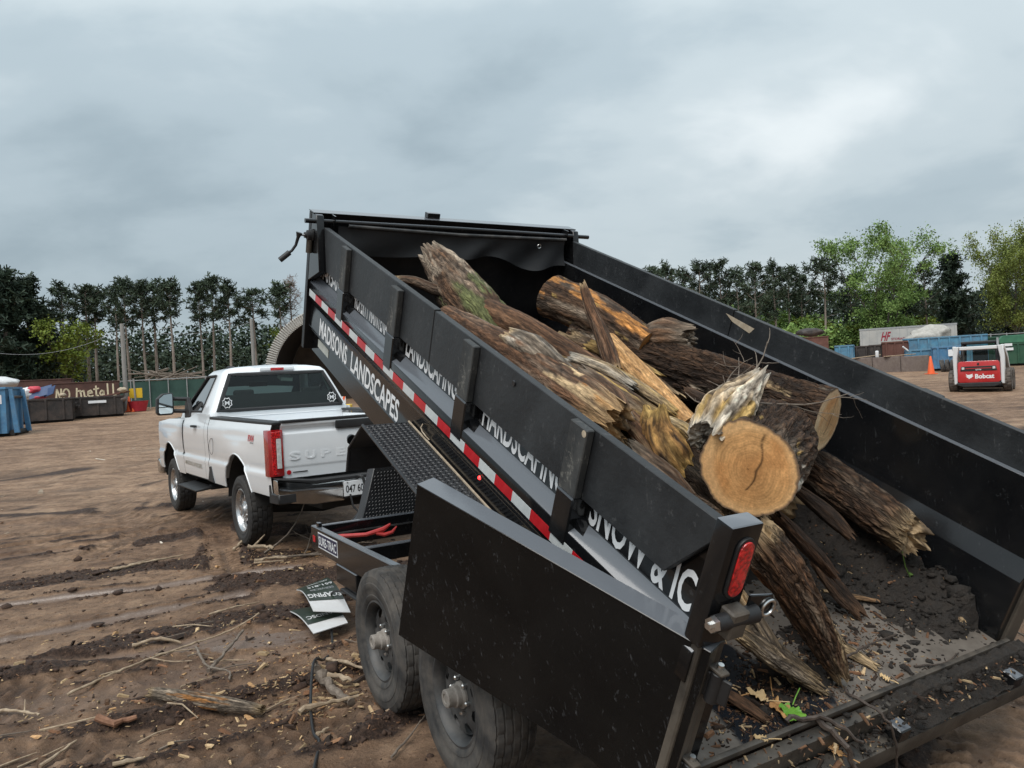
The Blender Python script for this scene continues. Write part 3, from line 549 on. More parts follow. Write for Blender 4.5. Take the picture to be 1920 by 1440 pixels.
def tarp_fn(a, b):
    v = -.15-1.95*a; wob = .018*math.sin(a*37+b*4)*b*smoothstep(.35, .6, a) + .02*math.sin(a*13+2+b*3)*b
    return bed(4.075+wob-.05*b*b*(.4+.6*a), v, -.01-(.17+.05*a+.03*math.sin(a*9))*b + .025*math.sin(a*21)*b*(a > .4))
tpart('tarp', MB().grid(90, 14, tarp_fn), M['tarp'], bedo, smooth=80)
tpart('tarp_eyelet', MB().tube([bed(4.043, -1.835+.016*math.cos(a), -.075+.016*math.sin(a)) for a in np.linspace(0, 6.283, 15)], .004, 6, caps=False), M['zinc'], bedo)
# tarp crank
tpart('crank_gearbox', MB().lathe([(0, .06), (.02, .06), (.022, .045), (.036, .04), (.036, .012), (.045, .01), (.045, 0), (0, 0)], bed(4.15, .010, -.10), _LF, 20, close=False), M['rubber_black'], bedo)
tpart('crank_motor', MB().tube([bed(4.15, .03, -.12), bed(4.15, .03, -.225)], .022, 14), M['muddy'], bedo)
tpart('crank_shaft', MB().tube([bed(4.15, .06, -.10), bed(4.15, .115, -.10)], .008, 8), M['zinc'], bedo)
tpart('crank_handle', MB().tube([bed(4.15, .105, -.085), bed(4.15, .112, -.12), bed(4.15, .125, -.175), bed(4.15, .15, -.215), bed(4.15, .175, -.235)], [.024, .012, .010, .010, .010], 10), M['rubber_black'], bedo)
tpart('crank_grip', MB().tube([bed(4.15, .165, -.228), bed(4.15, .232, -.288)], .020, 14), M['rubber_black'], bedo, bev=.003)
# chassis frame
fr = tpart('frame_rail', MB().box((1.02, -.06, .50), (4.56, -.115, .69), trl), M['black'], bev=.006)
tpart('frame_rail', MB().box((1.02, mir(-.06), .50), (4.56, mir(-.115), .69), trl), M['black'], bev=.006)
tpart('front_beam', MB().box((4.50, -.116, .505), (4.565, mir(-.116), .685), trl), M['black'], bev=.006)
tpart('beam_lip', MB().box((4.485, -.117, .60), (4.499, mir(-.117), .612), trl), M['rim'])
for s in (3.75, 2.9, 1.95): tpart('frame_beam', MB().box((s-.04, -.116, .51), (s+.04, mir(-.116), .62), trl), M['black'], bev=.005)
tpart('rail_stop', MB().box((4.40, -.075, .691), (4.46, -.105, .725), trl), M['black'], bev=.004)
tpart('badge', MB().box((3.90, -.0595, .555), (4.36, -.0575, .655), trl), M['navy'], fr, smooth=0)
tpart('badge_border', MB().box((3.89, -.0598, .545), (4.37, -.0592, .665), trl), M['white_paint'], fr, smooth=0)
tpart('badge_lettering', text_mb('SURE-TRAC', lambda x, y, d: trl(4.345-x, -.0565, .572+y), .065, .43, .02), M['white_paint'], fr, smooth=0, weld=False)
tpart('frame_reflector', MB().box((4.45, -.0595, .57), (4.51, -.0575, .62), trl), M['tape_red'], fr, smooth=0)
tpart('hanger_box', MB().box((3.50, -.055, .36), (3.93, -.12, .499), trl), M['black'], bev=.006)
tpart('step_plate', MB().box((3.42, -.03, .335), (3.78, -.15, .355), trl), M['rubber_black'], bev=.004)
tpart('jack_handle', MB().tube([trl(4.42, -.20, .60), trl(4.30, -.42, .60), trl(4.28, -.56, .625), trl(4.27, -.62, .66)], [.016, .016, .020, .010], 8), M['red_paint'])
tpart('jack_hook', MB().tube([trl(4.28, -.50, .60), trl(4.26, -.56, .585), trl(4.24, -.62, .60), trl(4.24, -.66, .64)], [.012, .016, .014, .006], 8), M['red_paint'])
# hoist under the bed
tpart('hoist_cylinder', MB().tube([trl(1.9, -BWID/2, .55), bed(2.9, -BWID/2, FLOOR_W-.15)], .055, 16), M['black'])
tpart('hoist_ram', MB().tube([trl(1.9, -BWID/2-.16, .55), bed(2.9, -BWID/2-.16, FLOOR_W-.15)], .04, 16), M['zinc'])
for v_ in (-.06, mir(-.06)): tpart('rear_rail', MB().prism([(.50, .22), (.55, .34), (1.02, .499), (1.30, .499), (1.30, .42)], lambda a, b, t: trl(a, t, b), v_, v_-.05), M['black'], bev=.005)
tpart('hinge_axle', MB().tube([trl(.62, -.2, .27), trl(.62, mir(-.2), .27)], .03, 12), M['black'])
# tongue, pump box, jack
for v in (-.35, mir(-.35)):
    tpart('tongue_rail', MB().tube([trl(4.55, v, .56), trl(6.0, -BWID/2+(.06 if v > -1 else -.06), .56)], .06, 4, caps=True), M['black'])
tpart('coupler', MB().box((5.92, -BWID/2-.08, .50), (6.14, -BWID/2+.08, .63), trl), M['black'], bev=.02, seg=2)
def pbx(s, a, z): return trl(s, a, z)
pump = tpart('pump_box', MB().prism([(-.50, .60), (-.65, 1.09), (mir(-.65), 1.09), (mir(-.50), .60)], lambda a, b, t: trl(t, a, b), 4.66, 4.80), M['plate'], bev=.008)
ml = MB()
for i in range(44):
    for j in range(15):
        for q in (0, 1):
            a = -.50-(i+.5*q)*.030-.03; z = .615+(j+.5*q)*.030
            if a > -.51-(z-.6)*.306-.015 or a < mir(-.51)+(z-.6)*.306+.015: continue
            lens(ml, lambda p, r, h: trl(4.659-h, a+p, z+r), (math.cos(.75), math.sin(.75) if q else -math.sin(.75)), .0130, .0046, .0050)
tpart('tread_lugs', ml, M['lug'], pump, kind='stuff', weld=False)
#tpart('tongue_jack', MB().tube([trl(5.55, -.62, .05), trl(5.55, -.62, 1.0)], .035, 12), M['black'])
# wheels
def tyre_mb(o, ax, Rr, W_, rim, lug=.007, n=132, rows=5, sw=None):
    """tread blocks in rows; axis ax points outwards"""
    hw = W_/2; mb_ = MB(); ax = vec(ax); up = vec((0, 0, 1)); x = up-ax*(up@ax); x /= np.linalg.norm(x); y = np.cross(ax, x)
    prof = [(rim, -hw*.78, 0), (rim+.012, -hw*.86, 0), (rim+(Rr-rim)*.42, -hw, 0), (rim+(Rr-rim)*.72, -hw*.97, 0), (Rr-.020, -hw*.90, 0), (Rr-.008, -hw*.84, 1)]
    tw = hw*.80
    for r_ in range(rows):
        a = -tw+2*tw*r_/rows; b = -tw+2*tw*(r_+1)/rows
        crown = lambda q: Rr-.010*(q/hw)**2
        prof += [(crown(a)-lug, a+.002, 9), (crown(a), a+.006, 2+r_), (crown(b), b-.006, 2+r_), (crown(b)-lug, b-.002, 9)]
    prof += [(Rr-.008, hw*.84, 1), (Rr-.020, hw*.90, 0), (rim+(Rr-rim)*.80, hw*.945, 0), (rim+(Rr-rim)*.78, hw*.965, 0), (rim+(Rr-rim)*.74, hw*.965, 0), (rim+(Rr-rim)*.72, hw*.975, 0), (rim+(Rr-rim)*.60, hw*.985, 0), (rim+(Rr-rim)*.58, hw*1.008, 0), (rim+(Rr-rim)*.44, hw*1.008, 0), (rim+(Rr-rim)*.42, hw*.99, 0), (rim+(Rr-rim)*.24, hw*.95, 0), (rim+(Rr-rim)*.22, hw*.965, 0), (rim+(Rr-rim)*.16, hw*.95, 0), (rim+.012, hw*.86, 0), (rim, hw*.78, 0), (rim-.004, hw*.5, 0)]
    P = []
    for r_, h_, g in prof:
        for j in range(n):
            rr = r_
            if g == 1 and j % 4 == 0: rr -= lug*1.2
            if 2 <= g < 9:
                if (j + (g*3) % 7 + (1 if h_ > 0 else 0)) % 6 == 0: rr -= lug*.9
            a = 2*math.pi*j/n
            P.append(vec(o)+ax*h_+rr*(math.cos(a)*x+math.sin(a)*y))
    k = len(prof); F = [(i*n+j, i*n+(j+1) % n, (i+1)*n+(j+1) % n, (i+1)*n+j) for i in range(k-1) for j in range(n)]
    mb_.add(P, F); return mb_
def rim_mb(o, ax, rim, W_, nh=8, hole_r=.66, hole_h=.16, dish=.35, n=96, hole_w=.5, rings=None):
    """steel wheel: barrel, lip and a disc with holes"""
    ax = vec(ax); hw = W_/2; mb_ = MB()
    mb_.lathe([(rim-.004, -hw*.78), (rim*.93, -hw*.5), (rim*.90, hw*.1), (rim*.93, hw*.45), (rim*.97, hw*.62), (rim+.010, hw*.80), (rim+.012, hw*.86), (rim+.001, hw*.88), (rim*.955, hw*.80), (rim*.90, hw*.55), (rim*.885, hw*.1)], o, ax, n, close=False)
    rs = [.885, .80, hole_r+hole_h, hole_r+hole_h*.6, hole_r-hole_h*.6, hole_r-hole_h, .36, .34, .0]
    hs = [hw*.12, hw*(dish-.08), hw*dish, hw*(dish+.03), hw*(dish+.10), hw*(dish+.10), hw*(dish+.02), hw*(dish+.02), hw*(dish+.02)]
    up = vec((0, 0, 1)); x = up-ax*(up@ax); x /= np.linalg.norm(x); y = np.cross(ax, x)
    P = [vec(o)+ax*h_+rim*r_*(math.cos(2*math.pi*j/n)*x+math.sin(2*math.pi*j/n)*y) for r_, h_ in zip(rs, hs) for j in range(n)]
    F = []
    for i in range(len(rs)-1):
        for j in range(n):
            ph = ((j+.5)/n*nh) % 1.0
            w_ = hole_w if i == 3 else hole_w*.7
            if i in (2, 3, 4) and abs(ph-.5) < w_/2: continue
            F.append((i*n+j, i*n+(j+1) % n, (i+1)*n+(j+1) % n, (i+1)*n+j))
    mb_.add(P, F); return mb_
def wheel(name, c, ax, Rr, W_, rim, parent, mats, hubm=None, lugs=6, hub_r=.045, hub_l=.13, lugr=.075, spin=0.0, **rk):
    """c: centre of the wheel; returns the wheel part with its sub-parts"""
    lugd = rk.pop('lug', .007); rows = rk.pop('rows', 5)
    ty = make(name, tyre_mb(c, ax, Rr, W_, rim, lugd, rows=rows), mats[0], parent, smooth=32)
    rm = make('rim', rim_mb(c, ax, rim, W_, **rk), mats[1], ty, smooth=32, solid=.0)
    ax = vec(ax); hb = vec(c)+ax*(W_/2*(rk.get('dish', .35)))
    make('hub', MB().lathe([(hub_r*1.5, -.01), (hub_r*1.5, .012), (hub_r*1.25, .022), (hub_r*1.22, hub_l*.5), (hub_r*1.05, hub_l*.55), (hub_r, hub_l*.62), (hub_r, hub_l*.96), (hub_r*.88, hub_l), (hub_r*.55, hub_l), (hub_r*.5, hub_l*.95), (0, hub_l*.95)], hb, ax, 28, close=False), hubm or mats[1], ty)
    up = vec((0, 0, 1)); x = up-ax*(up@ax); x /= np.linalg.norm(x); y = np.cross(ax, x)
    for k in range(lugs):
        a = 2*math.pi*(k+.3)/lugs
        make('lug_nut', MB().lathe([(.0105, 0), (.0105, .016), (.007, .022), (0, .022)], hb+lugr*(math.cos(a)*x+math.sin(a)*y)+ax*.004, ax, 6, close=False), M['zinc'] if hubm is not None else mats[1], ty, smooth=20)
    return ty
for side in (0, 1):
    v = .075 if side == 0 else mir(.075); ax = _LF if side == 0 else -_LF
    for s in (2.47, 1.545):
        wheel('wheel', trl(s, v, .378), ax, .39, .232, .208, trailer, (M['rubber'], M['rim']), M['hub'], nh=8, hole_w=.46, hole_r=.70, hole_h=.12, dish=.48, hub_l=.085, hub_r=.040)
    for s in (2.47, 1.545):
        tpart('axle', MB().tube([trl(s, -.05, .378), trl(s, -1.0, .378)] if side == 0 else [trl(s, -1.001, .378), trl(s, mir(-.05), .378)], .03, 10), M['black'])
# ------------------------------------------------------------------ logs
def attr_mat(name, rough=.85, bump=.5, bscale=60, spec=.25, var=.35, vscale=45, bdist=.012, stretch=(1, 1, 1)):
    m, t, b, L = new_mat(name)
    at = N(t, 'ShaderNodeAttribute', attribute_name='tone'); tc = N(t, 'ShaderNodeTexCoord')
    no = N(t, 'ShaderNodeTexNoise', inp={'Scale': vscale, 'Detail': 7.0, 'Roughness': .7}); L(tc.outputs['Object'], no.inputs['Vector'])
    rp = ramp(t, [(.33, (1-var,)*3), (.5, (1, 1, 1)), (.68, (1+var*1.3,)*3)]); L(no.outputs['Fac'], rp.inputs[0])
    mx = N(t, 'ShaderNodeMix', data_type='RGBA', blend_type='MULTIPLY', inp={0: 1.0}); L(at.outputs['Color'], mx.inputs[6]); L(rp.outputs[0], mx.inputs[7]); L(mx.outputs[2], b.inputs['Base Color'])
    b.inputs['Roughness'].default_value = rough; b.inputs['Specular IOR Level'].default_value = spec
    bn = N(t, 'ShaderNodeTexNoise', inp={'Scale': bscale, 'Detail': 8.0, 'Roughness': .7}); L(tc.outputs['Object'], bn.inputs['Vector'])
    bp = N(t, 'ShaderNodeBump', inp={'Strength': bump, 'Distance': bdist}); L(bn.outputs['Fac'], bp.inputs['Height']); L(bp.outputs[0], b.inputs['Normal'])
    return m

def bark_mat():
    """bark plates follow the log: coordinates wrapped round each trunk are stored on its mesh"""
    m, t, b, L = new_mat('weathered bark'); at = N(t, 'ShaderNodeAttribute', attribute_name='tone'); lc = N(t, 'ShaderNodeAttribute', attribute_name='wrap'); pl = N(t, 'ShaderNodeAttribute', attribute_name='plate')
    dn = N(t, 'ShaderNodeTexNoise', inp={'Scale': 26.0, 'Detail': 4.0}); L(lc.outputs['Vector'], dn.inputs['Vector']); ds = N(t, 'ShaderNodeVectorMath', operation='SCALE', inp={'Scale': .065}); L(dn.outputs['Color'], ds.inputs[0]); dv = N(t, 'ShaderNodeVectorMath', operation='ADD'); L(lc.outputs['Vector'], dv.inputs[0]); L(ds.outputs[0], dv.inputs[1])
    vo = N(t, 'ShaderNodeTexVoronoi', feature='DISTANCE_TO_EDGE', inp={'Scale': 44.0}); L(dv.outputs[0], vo.inputs['Vector']); ed = ramp(t, [(.0, (0, 0, 0)), (.10, (.45, .45, .45)), (.34, (1, 1, 1))]); L(vo.outputs['Distance'], ed.inputs[0])
    no = N(t, 'ShaderNodeTexNoise', inp={'Scale': 75.0, 'Detail': 8.0, 'Roughness': .72}); L(lc.outputs['Vector'], no.inputs['Vector']); rp = ramp(t, [(.32, (.42,)*3), (.5, (1, 1, 1)), (.68, (1.8,)*3)]); L(no.outputs['Fac'], rp.inputs[0])
    mx = N(t, 'ShaderNodeMix', data_type='RGBA', blend_type='MULTIPLY', inp={0: 1.0}); L(at.outputs['Color'], mx.inputs[6]); L(rp.outputs[0], mx.inputs[7])
    ce = N(t, 'ShaderNodeMapRange', inp={1: 0, 2: 1, 3: .42, 4: 1.12}); L(ed.outputs[0], ce.inputs[0]); m2 = N(t, 'ShaderNodeMix', data_type='FLOAT', inp={2: 1.0}); L(pl.outputs['Fac'], m2.inputs[0]); L(ce.outputs[0], m2.inputs[3])
    m3 = N(t, 'ShaderNodeVectorMath', operation='SCALE'); L(mx.outputs[2], m3.inputs[0]); L(m2.outputs[0], m3.inputs['Scale']); L(m3.outputs[0], b.inputs['Base Color'])
    hp = N(t, 'ShaderNodeMath', operation='MULTIPLY'); L(ed.outputs[0], hp.inputs[0]); L(pl.outputs['Fac'], hp.inputs[1]); h2 = N(t, 'ShaderNodeMath', operation='MULTIPLY_ADD', inp={1: .8}); L(no.outputs['Fac'], h2.inputs[0]); L(hp.outputs[0], h2.inputs[2])
    bp = N(t, 'ShaderNodeBump', inp={'Strength': 1.0, 'Distance': .016}); L(h2.outputs[0], bp.inputs['Height']); L(bp.outputs[0], b.inputs['Normal']); b.inputs['Roughness'].default_value = .8; b.inputs['Specular IOR Level'].default_value = .3
    return m
M['bark'] = bark_mat(); M['cut'] = attr_mat('sawn wood', .7, .25, 120, .3, .18, 90, .004); M['soil'] = pmat('dark wet soil', (.014, .011, .009), (.034, .026, .020), 18, .75, .95, bump=.9, bscale=40, bdist=.03)
def spline(P, step):
    P = [vec(p) for p in P]
    if len(P) == 2: P = [P[0], (P[0]*2+P[1])/3, (P[0]+P[1]*2)/3, P[1]]
    Q = [2*P[0]-P[1]] + P + [2*P[-1]-P[-2]]; out = []; tt = []
    for i in range(1, len(Q)-2):
        a, b, c, d = Q[i-1:i+3]; n = max(2, int(np.linalg.norm(c-b)/step))
        for k in range(n):
            t = k/n; out.append(.5*((2*b)+(-a+c)*t+(2*a-5*b+4*c-d)*t*t+(-a+3*b-3*c+d)*t**3)); tt.append((i-1+t)/(len(P)-1))
    out.append(P[-1]); tt.append(1.0); return np.array(out), np.array(tt)
def set_tone(me, C):
    at = me.attributes.new('tone', 'FLOAT_COLOR', 'POINT'); at.data.foreach_set('color', np.concatenate([C, np.ones((len(C), 1))], 1).astype(np.float32).ravel())
def raw_mesh(name, V, F, mat, parent=None, tone=None, smooth=True, kind=None):
    V = np.asarray(V, float); c = (V.min(0)+V.max(0))/2
    if parent is None: c[2] = V[:, 2].min()
    me = bpy.data.meshes.new(name); me.from_pydata([tuple(p) for p in V-c], [], F)
    if tone is not None: set_tone(me, tone)
    if smooth: me.polygons.foreach_set('use_smooth', [True]*len(me.polygons))
    for m_ in (mat if isinstance(mat, list) else [mat]): me.materials.append(m_)
    o = bpy.data.objects.new(name, me); COL.objects.link(o); WL[o.name] = c
    if parent is not None: o.parent = parent; o.location = Vector(c-WL[parent.name])
    else: o.location = Vector(c)
    if kind: o['kind'] = kind
    return o
DK, BR, GY, OR, YE, PW, MO, WH, RB = map(vec, ((.018, .011, .0075), (.150, .080, .043), (.285, .225, .168), (.43, .19, .055), (.58, .38, .13), (.62, .44, .25), (.105, .115, .045), (.66, .60, .51), (.17, .085, .045)))
def wood_log(name, P, rad, seed, label, base=BR, dark=DK, ridge=GY, patches=(), lump=.10, furrow=.07, ends=('cut', 'cut'), flat=1.0, n=64, jag=.12, group='logs lying in the tilted trailer bed', cutcol=PW, step=.013, frame=bed, cat='log', flatdir=(0, 0, 1), parent=None, fq=1.0, fine=.5, plate=None):
    S, tt = spline([frame(*p) for p in P], step); k = len(S)
    rr = np.interp(tt, np.linspace(0, 1, len(rad)), rad)
    T_ = np.gradient(S, axis=0); T_ /= np.linalg.norm(T_, axis=1)[:, None]
    x = vec(flatdir); X = []; 
    for t in T_: x = x-t*(x@t); x = x/np.linalg.norm(x); X.append(x)
    X = np.array(X); Y = np.cross(T_, X)
    al = np.concatenate([[0], np.cumsum(np.linalg.norm(np.diff(S, axis=0), axis=1))]); Lh = al[-1]
    A = np.linspace(0, 2*math.pi, n, endpoint=False); AA, LL = np.meshgrid(A, al); RR = np.repeat(rr[:, None], n, 1)
    q = np.stack([np.cos(AA).ravel(), np.sin(AA).ravel(), LL.ravel()], 1)
    big = fbm(np.stack([q[:, 0]*.9, q[:, 1]*.9, q[:, 2]*2.2], 1)+seed*3.1, 3, seed)
    fu = fbm(np.stack([q[:, 0]*5.5*fq, q[:, 1]*5.5*fq, q[:, 2]*5], 1)+seed, 4, seed+5, .6)
    fur = 1-np.abs(fu)*2.2                       # furrows where fu crosses zero
    cr = fbm(np.stack([q[:, 0]*2.5, q[:, 1]*2.5, q[:, 2]*14], 1)+seed*1.7, 3, seed+9)
    disp = 1+lump*big-furrow*np.clip(fur, 0, 1)**2+.025*cr+.018*fbm(np.stack([q[:, 0]*8*fq, q[:, 1]*8*fq, q[:, 2]*22], 1)+seed, 3, seed+81)
    near_cut = np.zeros(len(q))
    for e in (0, 1):
        if ends[e] == 'cut': near_cut = np.maximum(near_cut, np.exp(-((q[:, 2] if e == 0 else Lh-q[:, 2])/.035)**2))
    disp = disp+.8*near_cut*furrow*np.clip(fur, 0, 1)**2
    disp = disp.reshape(k, n)
    shift = np.zeros((k, n))
    for e, idx in ((0, 0), (1, k-1)):
        if ends[e] == 'broken':
            d = al if e == 0 else Lh-al
            w_ = np.exp(-(d/(jag*.9))**2)[:, None]
            j_ = fbm(np.stack([np.cos(A)*2.4, np.sin(A)*2.4, np.full(n, seed*2.3+e)], 1), 5, seed+20, .75)
            shift += w_*(j_[None]*jag*1.5)*(1 if e == 1 else -1)
            disp = disp*(1-.22*w_*(.6+.5*np.clip(j_, -1, 1))[None])
    V = S[:, None]+T_[:, None]*shift[..., None]+RR[..., None]*disp[..., None]*(flat*np.cos(AA)[..., None]*X[:, None]+np.sin(AA)[..., None]*Y[:, None])
    V = V.reshape(-1, 3)
    # colours
    tone = base[None]*(1+.35*big[:, None])
    tone = tone+(ridge*1.35-tone)*np.clip(.08+1.25*fbm(np.stack([q[:, 0]*3, q[:, 1]*3, q[:, 2]*3], 1)+seed*5, 4, seed+30)[:, None], 0, .75)
    tone = tone+(dark-tone)*(np.clip(fur, 0, 1)**1.5*.85)[:, None]
    for col, thr, fr, side in patches:
        pn = fbm(np.stack([q[:, 0]*fr, q[:, 1]*fr, q[:, 2]*fr*1.4], 1)+seed*2.1+fr, 4, seed+int(fr*10), .6)
        if side is not None: pn = pn+.5*(np.exp(-((q[:, 2]/Lh-side[0])/side[1])**2)-.6)
        m_ = smoothstep(thr, thr+.10, pn)[:, None]; tone = tone+(col*(1+.4*fu[:, None])-tone)*m_*.95
    for e in (0, 1):
        if ends[e] == 'broken':
            d = (q[:, 2] if e == 0 else Lh-q[:, 2]); w_ = np.exp(-(d/(jag*.8))**2)[:, None]; tone = tone+(cutcol*(.7+.5*fu[:, None])-tone)*w_*.85
    fine_ = fbm(np.stack([q[:, 0]*9, q[:, 1]*9, q[:, 2]*16], 1)+seed*.7, 3, seed+71, .7); tone = tone*np.clip(1+fine*fine_, .35, 1.9)[:, None]
    tone = np.clip(tone, .005, .85)
    F = [(i*n+j, i*n+(j+1) % n, (i+1)*n+(j+1) % n, (i+1)*n+j) for i in range(k-1) for j in range(n)]
    o = raw_mesh(name, V, F, M['bark'], parent, tone)
    wr_ = np.stack([(RR*np.cos(AA)).ravel(), (RR*np.sin(AA)).ravel(), LL.ravel()*.26], 1)+seed*.37
    at_ = o.data.attributes.new('wrap', 'FLOAT_VECTOR', 'POINT'); at_.data.foreach_set('vector', wr_.astype(np.float32).ravel()); at_ = o.data.attributes.new('plate', 'FLOAT', 'POINT'); at_.data.foreach_set('value', np.full(len(wr_), np.clip((furrow-.03)*7, 0, .9) if plate is None else plate, dtype=np.float32))
    if parent is None: tag(o, label, cat, group)
    for e, idx in ((0, 0), (1, k-1)):
        ring_ = V[idx*n:(idx+1)*n]; c = ring_.mean(0); ax = T_[idx]*(1 if e else -1); m = 60
        fr_ = np.linspace(0, 1, m); P2 = []; C2 = []
        for a, f_ in enumerate(fr_):
            P2.append(c+(ring_-c)*f_)
        P2 = np.array(P2)
        fl = P2.reshape(-1, 3); loc = np.stack([(fl-c)@X[idx], (fl-c)@Y[idx]], 1); r0 = np.hypot(loc[:, 0]+.02*rr[idx], loc[:, 1]-.1*rr[idx])/rr[idx]
        wob = fbm(np.concatenate([loc/rr[idx]*1.6, np.full((len(fl), 1), seed)], 1), 3, seed+40)
        if ends[e] == 'cut':
            rg = .5+.5*np.sin((r0+.16*wob)*46)*.7+.45*np.sin((r0+.12*wob)*121); ang = np.arctan2(loc[:, 1], loc[:, 0])
            C2 = cutcol[None]*(1.0+.24*(rg-.5)[:, None])*(1+.25*wob[:, None])
            C2 = C2+(cutcol*vec((.62, .50, .40))-C2)*(np.exp(-(r0/.40)**2)*.75)[:, None]
            C2 = C2+(vec((.52, .23, .075))-C2)*(smoothstep(-.15, .45, fbm(np.concatenate([loc/rr[idx]*1.3, np.full((len(fl), 1), seed+3.)], 1), 3, seed+44))*.7*(r0 < 2))[:, None]
            C2 = C2+(cutcol*vec((1.2, 1.4, 1.7))-C2)*(smoothstep(.70, .90, r0+.12*wob)*.55)[:, None]
            saw = fbm(np.stack([loc[:, 0]/rr[idx]*1.2+loc[:, 1]/rr[idx]*.6, (loc[:, 1]-.5*loc[:, 0])/rr[idx]*14, np.full(len(fl), seed*1.)], 1), 3, seed+48); C2 = C2*(1+.16*saw[:, None])
            radial = smoothstep(.55, .75, fbm(np.stack([np.cos(ang)*9, np.sin(ang)*9, r0*.6], 1), 2, seed+47)); C2 = C2*(1-.18*radial[:, None])
            crk = np.abs(np.sin(.42)*loc[:, 0]-np.cos(.42)*loc[:, 1]+.13*rr[idx]+.06*rr[idx]*np.sin(r0*7)+.03*rr[idx]*wob)/rr[idx]; C2 = C2*(1-.82*np.exp(-(crk/.020)**2)*(r0 < .80)*(loc[:, 0]/rr[idx] > -.45))[:, None]
            edge = np.repeat(fr_, n); C2 = C2+(vec((.20, .13, .08))-C2)*smoothstep(.93, .985, edge+.02*wob)[:, None]
            off = .004*wob
        else:
            C2 = cutcol[None]*(.55+.5*np.clip(wob+.3, -.4, 1))[:, None]; C2 = C2+(DK-C2)*(smoothstep(.0, .5, fbm(np.concatenate([loc/rr[idx]*4, np.full((len(fl), 1), seed+1.)], 1), 3, seed+60))*.8)[:, None]
            off = -jag*.35*(1-np.repeat(fr_, n)**2) + jag*.4*fbm(np.concatenate([loc/rr[idx]*4.5, np.full((len(fl), 1), seed)], 1), 3, seed+52)*(1-np.repeat(fr_, n)**6)
        fl = fl+ax*off[:, None]
        F2 = [(i*n+j, i*n+(j+1) % n, (i+1)*n+(j+1) % n, (i+1)*n+j) for i in range(1, m-1) for j in range(n)]
        F2 += [(0, n+j, n+(j+1) % n) for j in range(n)]
        raw_mesh('cut_face' if ends[e] == 'cut' else 'broken_end', fl, F2, M['cut'], o, np.clip(C2, .01, .9))
    return o
wood_log('log', [(.66, -.83, -.25), (.80, -1.07, -.27), (.93, -1.29, -.30)], [.205, .215, .21], 3, 'thick log with a round orange sawn face turned to the viewer', patches=((WH, .40, 2.6, None), (YE, .52, 4.0, None)), base=BR*.7, furrow=.13, n=110, cutcol=vec((.66, .36, .145)), lump=.06, fq=1.8)
wood_log('log', [(.97, -1.72, -.24), (1.6, -1.54, -.29), (2.50, -1.24, -.33)], [.165, .172, .16], 11, 'long dark bark log with a pale sawn end beside the far board', base=BR*.42, ridge=BR*1.0, patches=((GY, .42, 2.0, None), (PW*.8, .56, 5.0, (.1, .2))), furrow=.17, lump=.09, n=100, fq=1.3)
wood_log('log', [(3.18, -.47, .02), (2.86, -.50, -.09), (2.53, -.54, -.20), (2.2, -.60, -.36)], [.095, .155, .172, .15], 17, 'mossy grey broken trunk standing highest against the front of the bed', base=BR*1.1, ridge=GY*1.25, patches=((MO*1.25, .10, 1.5, (.62, .28)), (GY*1.5, .30, 1.7, (.15, .25))), ends=('broken', 'broken'), jag=.09, lump=.18, cutcol=GY*1.6, furrow=.10)
wood_log('branch', [(2.72, -.46, -.10), (2.80, -.36, -.11), (2.92, -.26, -.09), (3.0, -.17, -.10)], [.05, .036, .032, .026], 19, 'crooked side branch of the mossy trunk reaching to the near board', base=RB*.8, ridge=GY*.7, ends=('broken', 'broken'), jag=.03, n=32, cat='branch')
wood_log('log', [(2.62, -.50, -.13), (2.2, -.60, -.135), (1.98, -.68, -.17), (1.72, -.79, -.22)], [.078, .072, .068, .066], 23, 'smooth dark brown limb with yellow scars running down from the mossy trunk', base=RB*.75, ridge=BR*1.5, dark=DK*1.3, patches=((YE*1.05, .42, 2.2, None),), furrow=.04, lump=.14)
wood_log('log', [(2.38, -.235, -.16), (2.0, -.25, -.14), (1.66, -.285, -.135), (1.3, -.31, -.14), (.98, -.34, -.155)], [.080, .092, .108, .112, .118], 29, 'brown log with a split orange end along the near side board', base=RB, ridge=GY*1.1, patches=((OR*1.1, .36, 2.8, (.9, .25)), (PW, .44, 3.6, (.85, .3))), ends=('cut', 'broken'), jag=.14, lump=.15, cutcol=vec((.58, .36, .17)))
wood_log('log', [(1.78, -.27, -.045), (1.62, -.30, -.055), (1.42, -.35, -.10), (1.25, -.42, -.17)], [.050, .082, .070, .05], 31, 'grey barkless knee of wood lying across the brown near-side log', base=GY*1.1, ridge=WH*.7, patches=((RB, .35, 2, None),), furrow=.05, lump=.12, ends=('broken', 'broken'), jag=.06)
wood_log('log', [(1.84, -.60, -.24), (1.5, -.66, -.245), (1.12, -.76, -.285)], [.085, .095, .088], 37, 'rotten log with yellow fungus in the middle of the pile', base=BR*.9, ridge=GY, patches=((YE, .30, 2.7, None), (PW, .46, 4.2, None)), ends=('broken', 'broken'), jag=.14, lump=.16, cutcol=YE*.9)
wood_log('branch', [(2.17, -.94, .12), (2.05, -.945, .0), (1.92, -.945, -.09), (1.72, -.93, -.24)], [.022, .036, .042, .052], 41, 'upright brown branch stub rising from the middle of the pile', base=RB*.9, ridge=GY*.8, ends=('broken', 'broken'), jag=.03, lump=.12, furrow=.05, cat='branch')
wood_log('log', [(2.78, -1.18, -.135), (2.4, -1.28, -.15), (2.0, -1.38, -.22)], [.150, .135, .115], 43, 'log with a rounded end blotched with orange lichen at the back of the pile', base=BR*.8, ridge=GY*.9, patches=((OR*1.15, .04, 1.9, None), (YE*.8, .44, 4.4, None)), furrow=.09, lump=.12, cutcol=OR*.7)
